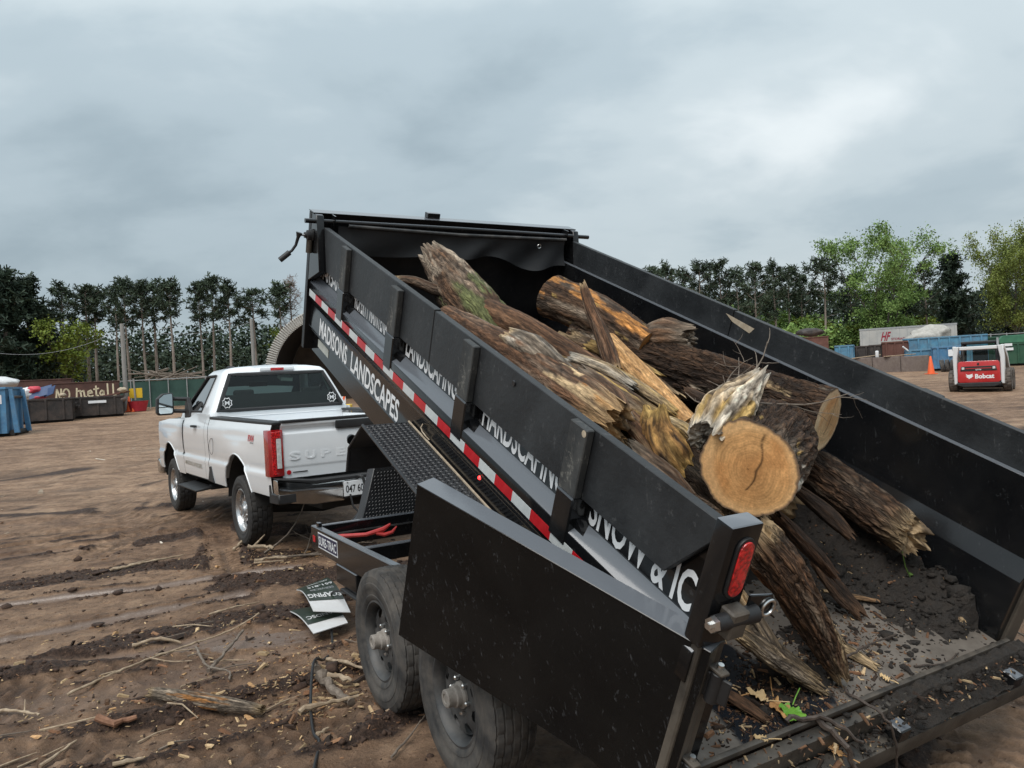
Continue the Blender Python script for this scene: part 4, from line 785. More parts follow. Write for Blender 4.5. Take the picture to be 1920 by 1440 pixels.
wood_log('log', [(2.12, -1.44, -.22), (1.98, -1.48, -.16), (1.84, -1.53, -.11)], [.11, .13, .10], 47, 'grey knobbly stump end beside the far board', base=BR, ridge=GY*1.2, ends=('broken', 'broken'), jag=.09, lump=.25, cutcol=GY)
wood_log('log', [(1.98, -1.05, -.165), (1.5, -.965, -.21), (1.07, -.885, -.255)], [.060, .057, .054], 53, 'straight debarked tan pole pointing down the bed', base=vec((.56, .30, .115)), ridge=vec((.64, .40, .19)), dark=vec((.26, .14, .06)), patches=((BR*.7, .46, 2.1, None), (DK, .60, 5, None)), furrow=.015, lump=.05, cutcol=vec((.62, .40, .2)), fine=.22)
wood_log('log', [(.93, -.72, -.36), (.97, -.66, -.30), (1.03, -.635, -.23), (1.07, -.635, -.14)], [.10, .105, .085, .065], 59, 'crumbling yellow stump beside the sawn orange log face', base=vec((.40, .21, .07)), ridge=YE*1.1, dark=DK*1.5, patches=((DK*1.5, .28, 4.5, None), (WH*.8, .42, 3.2, None)), fq=1.6, ends=('broken', 'broken'), jag=.045, lump=.42, furrow=.22, cutcol=YE, plate=.15, fine=.8)
wood_log('log', [(.84, -.76, -.20), (.89, -.88, -.13), (.92, -.97, -.07), (.93, -1.05, .01), (.94, -1.10, .05)], [.10, .115, .10, .055, .035], 61, 'jagged white broken stump on top of the sawn orange log', base=PW*.75, ridge=WH*1.15, dark=DK*2, patches=((YE*.8, .25, 2.5, (.1, .4)), (DK*2, .34, 4.5, None)), fq=1.7, ends=('broken', 'broken'), jag=.05, lump=.45, furrow=.25, cutcol=WH, plate=.1, fine=.8)
wood_log('log', [(1.08, -1.91, -.60), (.75, -1.89, -.61), (.43, -1.84, -.62)], [.115, .115, .105], 67, 'dark rough log along the far wall with a broken tan end', base=BR*.75, ridge=GY*.8, patches=((PW*.85, .50, 3, (.95, .2)),), furrow=.15, ends=('cut', 'broken'), jag=.09, cutcol=PW*.8)
wood_log('log', [(.42, -.66, -.38), (.30, -.77, -.52), (.18, -.90, -.72), (.08, -1.0, -.90)], [.100, .092, .070, .040], 71, 'rotten splintered log sliding out past the left rear post', base=BR, ridge=GY*.9, patches=((RB*1.5, .20, 1.6, (.25, .3)), (PW*.9, .38, 3, (.8, .3))), ends=('broken', 'broken'), jag=.055,  lump=.20, furrow=.18, fq=1.3)
wood_log('slab', [(.30, -.50, -.66), (.22, -.70, -.80), (.12, -.90, -.925)], [.095, .10, .07], 73, 'grey splintered wood slab on the bed floor under the rotten log', base=GY*.85, ridge=PW*.7, dark=DK*1.5, patches=((RB, .30, 2, (.2, .4)),), ends=('broken', 'broken'), jag=.12, flat=.32, furrow=.14, cat='wood slab', flatdir=(.2, -.5, .9))
wood_log('slab', [(.555, -1.50, -.935), (.46, -1.63, -.935), (.375, -1.755, -.935)], [.028, .030, .018], 79, 'small tan wood splint lying on the bed floor near the far side', base=vec((.36, .20, .10)), ridge=PW*.6, ends=('broken', 'broken'), jag=.04, flat=.4, n=28, cat='wood splint')
wood_log('slab', [(.32, -2.0, -.84), (.12, -1.93, -.90)], [.022, .018], 80, 'brown stick half buried in soil by the far wall', base=RB, ridge=PW*.5, ends=('broken', 'broken'), jag=.04, flat=.6, n=24, cat='wood splint')
for k_, (P, r_, lb) in enumerate((([(.50, -.40, -.62), (1.3, -.42, -.55), (2.3, -.45, -.52)], .17, 'dark log at the bottom of the pile beside the near wall'), ([(.72, -1.02, -.68), (1.6, -1.0, -.62), (2.7, -.98, -.55)], .20, 'dark log at the bottom of the pile under the tan pole'), ([(.95, -1.50, -.70), (1.8, -1.52, -.66), (2.8, -1.55, -.58)], .20, 'dark log at the bottom of the pile under the long dark log'), ([(1.25, -.76, -.44), (2.0, -.85, -.42), (2.9, -.95, -.36)], .13, 'half hidden limb under the smooth dark brown limb'), ([(.78, -.36, -.36), (.68, -.58, -.44), (.70, -.80, -.56)], .085, 'short dark log across the pile below the crumbling yellow stump'), ([(2.95, -1.6, -.5), (2.4, -1.7, -.42), (1.7, -1.86, -.45)], .10, 'thin dark log tucked against the far wall'), ([(1.55, -1.2, -.36), (1.9, -1.15, -.33), (2.4, -1.1, -.30)], .085, 'pale scarred log lying below the upright branch stub'))):
    wood_log('log', P, [r_, r_*1.05, r_*.95], 90+k_*4, lb, base=BR*(.6 if k_ < 6 else 1.1), ridge=GY*.7, patches=((YE*.9, .40, 2.2, None),) if k_ == 6 else (), furrow=.13, ends=('broken', 'broken'), n=48, step=.02)
PIECES = [  # loose split wood and bark closing the gaps of the pile
    ([(1.30, -.52, -.17), (1.10, -.56, -.22), (.92, -.58, -.30)], .055, .5, RB*1.3, PW, 'orange split piece behind the third stake'), ([(1.55, -.78, -.16), (1.35, -.84, -.20), (1.15, -.86, -.22)], .05, .6, PW*.7, YE, 'pale torn strip lying along the tan pole'),
    ([(1.42, -.48, -.10), (1.22, -.50, -.13), (1.05, -.47, -.17)], .06, .55, BR*1.4, GY, 'brown bark slab on top of the near side log'), ([(.98, -.46, -.26), (.80, -.55, -.33), (.66, -.62, -.42)], .06, .5, BR, GY, 'dark bark slab leaning below the crumbling stump'),
    ([(.72, -.36, -.30), (.58, -.46, -.45), (.45, -.55, -.58)], .05, .45, DK*2, BR, 'dark splinter just inside the near board'), ([(1.70, -.60, -.13), (1.52, -.70, -.14), (1.38, -.76, -.17)], .045, .7, PW*.8, WH*.8, 'whitish splintered stick between the two brown limbs'),
    ([(2.05, -.98, -.20), (1.85, -1.08, -.22), (1.62, -1.14, -.24)], .06, .7, BR*1.2, YE, 'yellow scarred chunk behind the upright stub'), ([(1.35, -1.10, -.20), (1.15, -1.15, -.22), (1.0, -1.18, -.25)], .06, .6, DK*2, BR, 'dark bark slab behind the white broken stump'),
    ([(.60, -1.02, -.46), (.50, -1.15, -.58), (.42, -1.28, -.70)], .07, .5, DK*2.5, RB, 'dark bark slab hanging below the sawn log'), ([(.45, -.95, -.60), (.33, -1.08, -.76), (.24, -1.20, -.90)], .05, .35, RB*1.1, PW*.8, 'reddish torn slab beside the rotten log'),
    ([(.36, -.62, -.62), (.24, -.72, -.78), (.16, -.80, -.90)], .045, .35, GY*.7, PW*.9, 'grey torn slab left of the rotten log'), ([(.55, -1.32, -.72), (.45, -1.42, -.84), (.36, -1.50, -.92)], .05, .4, DK*2.2, BR, 'dark bark slab sliding toward the bare floor'),
    ([(.30, -1.12, -.90), (.20, -1.22, -.93), (.10, -1.26, -.938)], .035, .35, PW*.55, PW, 'tan splinter beside the tip of the rotten log'), ([(.85, -1.45, -.52), (.70, -1.55, -.60), (.58, -1.60, -.66)], .065, .6, DK*2, BR*.8, 'dark broken chunk under the long log end'),
    ([(.24, -.44, -.90), (.14, -.52, -.93), (.05, -.56, -.94)], .04, .3, RB*.8, BR, 'curled brown bark beside the left rear post'), ([(1.10, -.68, -.20), (1.0, -.76, -.22), (.90, -.80, -.26)], .05, .6, YE*.8, WH*.8, 'pale yellow lump between the stump and the sawn log')]
for k_, (P_, r_, fl_, b_, rd_, lb_) in enumerate(PIECES):
    wood_log('wood_piece', P_, [r_*.8, r_, r_*.75], 200+k_*7, lb_, base=b_, ridge=rd_, ends=('broken', 'broken'), jag=.07, flat=fl_, n=36, step=.014, lump=.25, furrow=.14, fq=1.4, cutcol=rd_, plate=.2, fine=.8, flatdir=(.2*math.sin(k_*2.1), -.4+.3*math.sin(k_), .9), cat='wood piece', group='split pieces in the log pile')
# twigs springing from the pile
def twig_mb(mbx, p, d, L_, r_, depth, rng, frame=bed, droop=.0):
    pts = [vec(p)]; dd_ = vec(d)/np.linalg.norm(d); n_ = 6
    for i in range(n_):
        dd_ = dd_+np.array([rng.uniform(-.22, .22) for _ in range(3)]); dd_ /= np.linalg.norm(dd_); pts.append(pts[-1]+dd_*L_/n_)
    mbx.tube([frame(*q) for q in pts], list(np.linspace(r_, r_*.35, n_+1)), 5)
    if depth > 0:
        for i in (2, 3, 5):
            if rng.random() < .85:
                b = vec([rng.uniform(-1, 1) for _ in range(3)]); nd = (pts[i]-pts[i-1])/np.linalg.norm(pts[i]-pts[i-1])+.9*b/np.linalg.norm(b)
                twig_mb(mbx, pts[i], nd, L_*rng.uniform(.4, .65), r_*.55, depth-1, rng, frame)
rng = random.Random(5)
M['twig'] = pmat('dead twig bark', (.10, .075, .055), (.22, .18, .145), 30, .8, bump=.2, bscale=120)
M['wet_twig'] = pmat('wet dark twig', (.028, .020, .016), (.085, .062, .048), 40, .55, bump=.3, bscale=150)
M['twig_pale'] = pmat('peeled pale stick', (.22, .155, .10), (.44, .345, .24), 25, .75, bump=.25, bscale=90, stretch=(1, 1, .3))
for p, d, L_, r_, lb in (((1.02, -.80, -.22), (-.05, -.40, .10), .46, .010, 'bare grey forked twig rising beside the tan pole'), ((1.25, -1.25, -.30), (.05, -.35, .40), .36, .005, 'fine bare twigs standing up in front of the long dark log'), ((1.35, -1.35, -.25), (.25, -.25, .40), .32, .004, 'thin bare twigs at the far end of the pile by the far board'), ((.95, -1.15, -.1), (-.1, -.9, .15), .45, .005, 'thin twig lying over the long dark log')):
    mbx = MB(); twig_mb(mbx, p, d, L_, r_, 2, rng); o = make('twig', mbx, M['twig'], weld=False); tag(o, lb, 'twig', 'twigs in the log pile')
for pts, r_, lb in (([(.46, -.98, -.60), (.33, -1.02, -.80), (.16, -1.01, -.925), (.02, -1.0, -.935), (-.10, -1.02, -.93), (-.17, -1.06, -1.02), (-.2, -1.1, -1.2)], .010, 'long dark wet twig trailing off the bed floor over the rear sill'), ([(.15, -1.02, -.925), (.17, -1.25, -.90), (.18, -1.50, -.90)], .008, 'dark twig lying across the bed floor below the rotten log'), ([(.02, -.62, -.93), (-.04, -.76, -.92), (-.15, -.86, -.97)], .014, 'thick broken stick over the rear sill near the green leaf'), ([(-.02, -.75, -.93), (-.13, -.79, -.98), (-.2, -.83, -1.06)], .018, 'splintered pale-ended stick hanging over the rear bumper'), ([(.04, -1.45, -.943), (.0, -1.6, -.94), (.02, -1.75, -.943)], .006, 'thin straight twig beside the sill ridge')):
    S_, t_ = spline([bed(*q) for q in pts], .02); S_ = S_+np.random.RandomState(len(lb)).normal(size=S_.shape)*r_*.25; o = make('twig', MB().tube(S_, list(np.interp(t_, [0, 1], [r_*.8, r_*.45])), 7), M['wet_twig'], weld=False); tag(o, lb, 'twig')
# soil in the bed
def bed_soil():
    us = np.arange(-.012, 3.1, .0125); vs = np.arange(-.19, -2.045, -.0125); U, Vv = np.meshgrid(us, vs, indexing='ij'); u = U.ravel(); v = Vv.ravel()
    P = np.stack([u, v], 1)
    h = .22*smoothstep(.60, 1.2, u+.25*fbm(P*2.2, 3, 3))
    h += .17*np.exp(-((v+2.03)/.27)**2)*smoothstep(.0, .25, u+.06*fbm(P*4, 3, 5))
    h += .05*np.exp(-((u-.22)/.13)**2-((v+.95)/.30)**2) + .035*np.exp(-((u-.40)/.12)**2-((v+1.15)/.18)**2)
    h += .06*np.exp(-((u-.58)/.20)**2-((v+1.75)/.30)**2)
    h += .020*np.exp(-((u-.10)/.10)**2-((v+.60)/.28)**2)
    h += -.035+.034*fbm(P*6, 4, 8, .6)+.060*fbm(P*13, 4, 12, .72)*smoothstep(-.02, .05, h)
    h += .05*smoothstep(.46, .6, fbm(P*9, 2, 19))*np.exp(-((u-.16)/.10)**2-((v+1.6)/.22)**2)
    keep = h > .003
    V = TO+np.outer(u, _BF)+np.outer(v, _LF)+np.outer(FLOOR_W+np.maximum(h, -.004), _BW)
    nu, nv = U.shape; K2 = keep.reshape(nu, nv)
    F = [(i*nv+j, (i+1)*nv+j, (i+1)*nv+j+1, i*nv+j+1) for i in range(nu-1) for j in range(nv-1) if K2[i, j] or K2[i+1, j] or K2[i, j+1] or K2[i+1, j+1]]
    used = sorted(set(a for f in F for a in f)); mpx = {a: b for b, a in enumerate(used)}
    o = raw_mesh('soil', V[used], [tuple(mpx[a] for a in f) for f in F], M['soil'], kind='stuff'); tag(o, 'dark wet soil and bark crumbs spread over the trailer bed floor', 'soil')
    return (lambda uu, vv: float(max(0, h.reshape(nu, nv)[int(np.clip((uu+.012)/.0125, 0, nu-1)), int(np.clip((-.19-vv)/.0125, 0, nv-1))])))
soil_h = bed_soil()
M['chip'] = attr_mat('wood chips', .8, .2, 80, .3, .25, 60)
def scatter_chips(name, N_, place_fn, size, cols, label, cat, parent=None, seed=1):
    """thin splinters and crumbs: one mesh of kind stuff"""
    rs = np.random.RandomState(seed); V = []; F = []; Cc = []
    for i in range(N_):
        p, nrm = place_fn(rs)
        if p is None: continue
        L_ = rs.uniform(*size)*(1+2.0*(rs.rand() < .08)); w_ = L_*rs.uniform(.10, .45); t_ = max(.002, w_*rs.uniform(.25, .6))
        nrm = vec(nrm); a = rs.normal(size=3); x = a-nrm*(a@nrm)*rs.uniform(.75, 1.0); x /= np.linalg.norm(x); y = np.cross(nrm, x); y /= np.linalg.norm(y); z = np.cross(x, y)
        o = len(V); tw = rs.uniform(.4, 1)
        for sx, sy, sz in ((-1, -1, 0), (1, -tw, 0), (1, tw, 0), (-1, 1, 0), (-.8, -.7, 1), (.8, -.6*tw, 1), (.8, .6*tw, 1), (-.8, .7, 1)):
            V.append(p+x*sx*L_/2+y*sy*w_/2+z*sz*t_)
        F += [(o+0, o+3, o+2, o+1), (o+4, o+5, o+6, o+7), (o, o+1, o+5, o+4), (o+1, o+2, o+6, o+5), (o+2, o+3, o+7, o+6), (o+3, o, o+4, o+7)]
        c = cols[rs.randint(len(cols))]*rs.uniform(.6, 1.25); Cc += [c]*8
    o = raw_mesh(name, np.array(V), F, M['chip'], parent, np.clip(np.array(Cc), .005, .9), smooth=False, kind='stuff'); tag(o, label, cat); return o
def on_floor(rs):
    r_ = rs.rand()
    if r_ < .45: u, v = rs.normal(.20, .13), rs.normal(-.95, .28)
    elif r_ < .65: u, v = rs.normal(.08, .08), rs.normal(-.55, .2)
    elif r_ < .85: u, v = rs.normal(.40, .2), rs.normal(-1.4, .35)
    else: u, v = rs.uniform(.2, .9), rs.uniform(-1.2, -2.0)
    if not (-.01 < u < 2 and -2.03 < v < -.2): return None, None
    return bed(u, v, FLOOR_W+soil_h(u, v)+.001), _BW
scatter_chips('bark_litter', 3600, on_floor, (.004, .020), [BR, DK*1.5, DK, DK, RB, RB*.7, PW*.7, DK*2], 'bark crumbs and wood splinters littering the trailer bed floor', 'bark litter', seed=3)
def on_sill(rs):
    return bed(rs.uniform(-.16, -.03), rs.uniform(-.25, -2.1), -.963 if rs.rand() < .4 else -1.043), _BW
scatter_chips('sill_litter', 700, on_sill, (.005, .024), [BR, DK, DK*1.5, RB, PW*.6], 'muddy bark crumbs caught along the rear sill of the trailer', 'bark litter', seed=9)
def clod_mesh(name, N_, place_fn, size, mat, label, cat, seed):
    rs = np.random.RandomState(seed); V = []; F = []
    bm = bmesh.new(); bmesh.ops.create_icosphere(bm, subdivisions=1, radius=1); bv = np.array([v.co[:] for v in bm.verts]); bf = [tuple(v.index for v in f.verts) for f in bm.faces]; bm.free()
    for i in range(N_):
        p, nrm = place_fn(rs)
        if p is None: continue
        s = rs.uniform(*size)*(1+1.5*(rs.rand() < .05)); w_ = bv*(1+.35*rs.normal(size=(len(bv), 1)))*s*np.array([1, rs.uniform(.6, 1.2), rs.uniform(.4, .8)])
        o = len(V); V += list(p+w_+np.array([0, 0, s*.15])); F += [tuple(a+o for a in f) for f in bf]
    o = raw_mesh(name, np.array(V), F, mat, None, None, kind='stuff'); tag(o, label, cat); return o
clod_mesh('soil_clods', 1600, lambda rs: (lambda u, v: (bed(u, v, FLOOR_W+soil_h(u, v)), _BW) if (soil_h(u, v) > .004 or rs.rand() < .12) else (None, None))(abs(rs.normal(.2, .35)), rs.uniform(-1.05, -2.02)), (.003, .017), M['soil'], 'crumbs of dark soil on the muddy bed floor', 'soil', 4)
def sill_mud():
    us = np.arange(-.165, -.018, .006); vs = np.arange(-.6, -2.18, -.008); U, V = np.meshgrid(us, vs, indexing='ij'); P = np.stack([U.ravel(), V.ravel()], 1)
    h = .022*fbm(P*np.array([16, 9]), 4, 15, .65)+.012*fbm(P*40, 3, 16)+.030*smoothstep(-.85, -1.5, P[:, 1])-.014
    basew = np.where(P[:, 0] > -.078, -.9645, -1.0445); keep = (h > .001).reshape(U.shape)
    W_ = basew+np.maximum(h, -.003); Vx = TO+np.outer(P[:, 0], _BF)+np.outer(P[:, 1], _LF)+np.outer(W_, _BW); nu, nv = U.shape
    F = [(i*nv+j, (i+1)*nv+j, (i+1)*nv+j+1, i*nv+j+1) for i in range(nu-1) for j in range(nv-1) if keep[i, j] or keep[i+1, j] or keep[i, j+1] or keep[i+1, j+1]]
    used = sorted(set(c for f in F for c in f)); mpx = {c: d for d, c in enumerate(used)}
    o = raw_mesh('sill_mud', Vx[used], [tuple(mpx[c] for c in f) for f in F], M['soil'], kind='stuff'); tag(o, 'wet mud caked along the rear sill of the trailer', 'mud')
sill_mud()
clod_mesh('sill_crumbs', 500, lambda rs: (bed(rs.uniform(-.16, -.03), rs.uniform(-.9, -2.15), -1.035 if rs.rand() < .5 else -.962), _BW), (.003, .011), M['soil'], 'small mud crumbs along the rear sill', 'mud', 6)
# leaves and vine
M['leaf_green'] = pmat('fresh green leaf', (.09, .24, .025), (.16, .34, .04), 20, .45, bump=.2); M['leaf_tan'] = pmat('dry oak leaf', (.32, .15, .05), (.52, .30, .12), 14, .7, bump=.3); M['leaf_pale'] = pmat('pale dry leaf', (.50, .34, .16), (.62, .46, .26), 14, .7, bump=.3)
def leaf(u, v, w, ang, L_, mat, label, lobes, curl=.2, cat='leaf'):
    n_ = 40; out = []
    for k in range(n_):
        a = 2*math.pi*k/n_; r_ = .5*(1+lobes[1]*math.cos(lobes[0]*a))*(.75+.25*math.cos(a)); out.append((r_*math.cos(a)*L_, r_*math.sin(a)*L_*lobes[2]))
    mbl = MB(); ca, sa = math.cos(ang), math.sin(ang)
    f_ = lambda x, y, h: bed(u+ca*x-sa*y, v+sa*x+ca*y, w+h+curl*(abs(y)*1.2+(x*x)/L_*.8))
    P = [f_(0, 0, .004)]+[f_(x*.5, y*.5, .004) for x, y in out]+[f_(x, y, .006*math.sin(i*1.7)) for i, (x, y) in enumerate(out)]
    mbl.add(P, [(0, 1+i, 1+(i+1) % n_) for i in range(n_)]+[(1+i, 1+n_+i, 1+n_+(i+1) % n_, 1+(i+1) % n_) for i in range(n_)])
    lf = make('leaf', mbl, mat, solid=.0012, smooth=60); tag(lf, label, cat)
    make('stalk', MB().tube([f_(-L_*.3, 0, .004), f_(-L_*.6, .004, .006), f_(-L_*.95, .012, .002)], .0025, 5), mat, lf)
leaf(.045, -.68, FLOOR_W+.012, 2.2, .115, M['leaf_green'], 'bright green lobed leaf on the bed floor near the rear sill', (5, .16, .95), .35)
leaf(.14, -.62, FLOOR_W+.012, .6, .10, M['leaf_pale'], 'curled pale dry leaf on the bed floor behind the left rear post', (4, .30, .6), .5)
leaf(.095, -.655, FLOOR_W+.010, 2.7, .12, M['leaf_tan'], 'rusty oak leaf next to the curled pale leaf', (5, .36, .62), .3)
leaf(.18, -.50, FLOOR_W+.012, 1.4, .07, M['leaf_tan'], 'small brown leaf scrap closest to the left rear post', (3, .36, .7), .4)
leaf(-.01, -.47, FLOOR_W+.010, 1.0, .06, M['leaf_pale'], 'tiny cream leaf scrap on clean black floor near the sill', (3, .25, .6), .4)
leaf(-.10, -.80, -1.035, .3, .09, M['leaf_tan'], 'orange oak leaf caught on the rear sill by the sticks', (5, .36, .6), .3)
leaf(.03, -1.24, FLOOR_W+.010, .3, .05, M['leaf_pale'], 'cream leaf scrap beside the sill ridge in the middle', (3, .2, .7), .3)
vine_pts = [(.43, -1.80, -.69), (.42, -1.86, -.78), (.385, -1.90, -.85), (.33, -1.86, -.91), (.30, -1.80, -.925)]
M['vine'] = pmat('vine stem', (.07, .14, .025), (.12, .20, .04), 20, .6)
vo = make('vine', MB().tube([bed(*p) for p in vine_pts], .0028, 6), M['vine']); tag(vo, 'thin green vine hanging from the rough log at the far wall', 'vine')
for i, (u, v, w) in enumerate(((.40, -1.88, -.82), (.36, -1.88, -.88), (.31, -1.82, -.92), (.30, -1.80, -.925))):
    make('leaflet', MB().poly([bed(u, v, w), bed(u+.012, v-.018, w+.008), bed(u, v-.034, w), bed(u-.012, v-.016, w+.006)]), M['vine'], vo, solid=.001)
# ------------------------------------------------------------------ pickup truck
M['white_car'] = pmat('white car paint', (.78, .81, .835), (.81, .835, .86), 2, .22, coat=1.0, dirt=(.42, .37, .31), dirt_amt=.10, dscale=2.5)
M['chrome'] = pmat('chrome', (.62, .62, .61), (.70, .70, .69), 6, .10, .2, metal=1.0, dirt=(.25, .2, .16), dirt_amt=.35, dscale=5)
M['alloy'] = pmat('bright alloy wheel', (.50, .51, .52), (.62, .63, .64), 6, .25, .4, metal=.9, dirt=(.3, .26, .22), dirt_amt=.35, dscale=8)
M['truck_rubber'] = pmat('dark truck tyre rubber', (.012, .012, .013), (.026, .025, .024), 7, .75, .9, bump=.15, bscale=70, dirt=(.11, .095, .08), dirt_amt=.35, dscale=5)
M['trim'] = pmat('black truck trim', (.012, .012, .013), (.022, .022, .023), 8, .45, .6, bump=.08, bscale=150)
M['seat'] = pmat('dark grey seat cloth', (.02, .021, .023), (.035, .036, .038), 15, .8, bump=.1)
M['under'] = pmat('dark undercarriage', (.010, .010, .010), (.02, .018, .016), 6, .7)
M['clear_lens'] = pmat('clear lamp lens', (.45, .45, .44), (.75, .75, .74), 30, .1, coat=1)
M['dark_red'] = pmat('dark red lens', (.22, .004, .006), (.40, .01, .012), 10, .10, coat=1)
M['badge_red'] = pmat('red badge', (.45, .01, .015), None, 5, .3)
M['grey_text'] = pmat('tan grey decal', (.26, .23, .19), (.36, .33, .28), 30, .5)
M['mirror'] = pmat('mirror glass', (.62, .70, .72), None, 4, .03, metal=1.0)
def glass_mat(name, tint, refl=1.0):
    m, t, b, L = new_mat(name); t.nodes.remove(b)
    out = [n for n in t.nodes if n.type == 'OUTPUT_MATERIAL'][0]
    tr = N(t, 'ShaderNodeBsdfTransparent'); tr.inputs[0].default_value = (*tint, 1)
    gl = N(t, 'ShaderNodeBsdfGlossy'); gl.inputs['Roughness'].default_value = .02; gl.inputs[0].default_value = (refl, refl, refl, 1)
    fr_ = N(t, 'ShaderNodeFresnel', inp={'IOR': 1.5}); mx = N(t, 'ShaderNodeMixShader'); L(fr_.outputs[0], mx.inputs[0]); L(tr.outputs[0], mx.inputs[1]); L(gl.outputs[0], mx.inputs[2]); L(mx.outputs[0], out.inputs[0])
    return m
M['glass'] = glass_mat('tinted glass', (.50, .60, .57), .7); M['dark_glass'] = glass_mat('dark glass', (.12, .14, .14), .55)
KYAW = .6146; _KF = vec((-math.sin(KYAW), math.cos(KYAW), 0)); _KL = vec((-math.cos(KYAW), -math.sin(KYAW), 0)); _KO = vec((-3.18, 8.68, 0)) - 1.015*_KL
def trk(s, y, z): return vec((0, 0, .045)) + _KO + s*_KF + y*_KL + z*_ZZ
truck = empty('pickup_truck', trk(1.8, 0, 0), 'white single cab pickup truck hitched to the black dump trailer', 'truck')
def kpart(name, mb, mat, parent=None, **k): return make(name, mb, mat, parent or truck, **k)
def hwz(z, s=0.0):
    y = float(np.interp(z, [.55, .62, .70, .885, .915, 1.0, 1.2, 1.32, 1.40, 1.46], [.955, .975, .985, .995, .975, .985, .992, .982, .955, .945]))
    y += .022*math.exp(-((s)/.62)**2)*float(smoothstep(.5, .8, z)*(1-smoothstep(1.05, 1.25, z))) + .022*math.exp(-((s-3.5)/.62)**2)*float(smoothstep(.5, .8, z)*(1-smoothstep(1.05, 1.25, z)))
    return y
def arch(s, c, a=.56, b=.64, z0=.40):
    d = (s-c)/a
    return z0+b*math.sqrt(1-d*d) if abs(d) < 1 else -9
def side_panel(name, s0, s1, zb, zt, sg, parent=None, ns=60, nz=26, mat=None):
    S = [s0+(s1-s0)*i/(ns-1) for i in range(ns)]
    def fn(a, b):
        s = S[int(round(a*(ns-1)))]; z = zb(s)+(zt(s)-zb(s))*b
        return trk(s, sg*hwz(z, s), z)
    return kpart(name, MB().grid(ns, nz, fn), mat or M['white_car'], parent, smooth=50)
bed_zb = lambda s: max(.66 if s < 0 else .62, arch(s, 0)) if abs(s) > .2 else arch(s, 0)
fen_zb = lambda s: max(.62, arch(s, 3.52))
RAIL = 1.405
for sg in (1, -1):
    bs = side_panel('bed_side', -1.22, 1.225, bed_zb, lambda s: RAIL-.0+.012*s, sg, ns=110)
    side_panel('cab_corner', 1.245, 1.42, lambda s: .64, lambda s: 1.47, sg, ns=8)
    dr = side_panel('door', 1.428, 2.60, lambda s: .64, lambda s: float(np.interp(s, [1.4, 2.05, 2.3, 2.6], [1.475, 1.475, 1.42, 1.41])), sg)
    side_panel('front_fender', 2.612, 4.30, fen_zb, lambda s: float(np.interp(s, [2.6, 3.6, 4.3], [1.40, 1.385, 1.33])), sg, ns=90)
    kpart('fender_vent', MB().grid(2, 14, lambda a, b: trk(2.612+.045*a, sg*(hwz(.88+.5*b, 2.6)+.003), .90+.48*b)), M['trim'])
    # wheel arch lips and liners
    for c in (0, 3.52):
        pts = [(c+.56*math.cos(a), .40+.64*math.sin(a)) for a in np.linspace(.36, math.pi-.40, 40)]
        kpart('arch_lip', MB().tube([trk(s, sg*(hwz(z, s)-.004), z) for s, z in pts], .011, 8), M['white_car'])
        kpart('wheel_well', MB().grid(24, 2, lambda a, b: trk(c+.555*math.cos(.15+2.84*a), sg*(.955-.42*b), .40+.635*math.sin(.15+2.84*a))), M['under'])
    # bed rail cap
    kpart('rail_cap', MB().box((-1.225, sg*.962, RAIL-.012), (1.225, sg*.80, RAIL+.022), lambda s, y, z: trk(s, y, z+.012*s)), M['trim'], bev=.012, seg=2)
    kpart('bed_inner_side', MB().box((-1.20, sg*.81, .95), (1.20, sg*.83, RAIL-.03), trk), M['white_car'])
    # tail lamp
    tl = kpart('tail_lamp', MB().prism([(-1.256, .862), (-1.262, .98), (-1.245, 1.012), (-1.12, 1.018), (-1.09, 1.000), (-1.09, .862)], lambda a, b, t: trk(a, sg*b, t), .865, 1.335), M['dark_red'], bev=.014, seg=2)
    kpart('clear_lens', MB().box((-1.266, sg*.888, .945), (-1.250, sg*.935, 1.245), trk), M['clear_lens'], tl, bev=.004)
    kpart('bright_lens', MB().box((-1.266, sg*.942, .885), (-1.250, sg*.985, 1.315), trk), M['red_lens'], tl, bev=.004)
    kpart('bright_lens', MB().box((-1.2665, sg*.888, 1.25), (-1.251, sg*.9415, 1.318), trk), M['red_lens'], tl, bev=.004)
    # door trim
    kpart('door_handle', MB().box((1.80, sg*.985, 1.295), (1.98, sg*1.03, 1.325), trk), M['trim'], bev=.008, seg=2)
    kpart('running_board', MB().prism([(.86, .50), (1.10, .475), (1.11, .50), (.88, .53)], lambda a, b, t: trk(t, sg*a, b), 1.50, 2.52), M['trim'], bev=.006)
    kpart('board_bracket', MB().box((1.56, sg*.60, .48), (1.66, sg*.90, .54), trk), M['trim'])
    kpart('sill_gap', MB().prism([(1.30, .63), (1.20, .82), (1.10, .83), (1.05, .62)], lambda a, b, t: trk(a, sg*t, b), .90, .997), M['trim'], bev=.008)
    # mirror
    mi = kpart('door_mirror', MB().prism([(1.10, 1.49), (1.10, 1.755), (1.125, 1.775), (1.24, 1.765), (1.315, 1.70), (1.325, 1.50), (1.295, 1.465), (1.13, 1.465)], lambda a, b, t: trk(t, sg*a, b), 2.54, 2.66), M['trim'], bev=.02, seg=3)
    kpart('mirror_glass', MB().prism([(1.122, 1.582), (1.122, 1.745), (1.135, 1.758), (1.232, 1.748), (1.296, 1.695), (1.303, 1.582)], lambda a, b, t: trk(t-.02-(a-1.21)*.20-(b-1.62)*.10, sg*a, b), 2.532, 2.545), M['mirror'], mi)
    kpart('mirror_glass', MB().prism([(1.122, 1.490), (1.122, 1.570), (1.303, 1.570), (1.303, 1.505), (1.285, 1.488)], lambda a, b, t: trk(t-.02-(a-1.21)*.20-(b-1.62)*.10, sg*a, b), 2.532, 2.545), M['mirror'], mi)
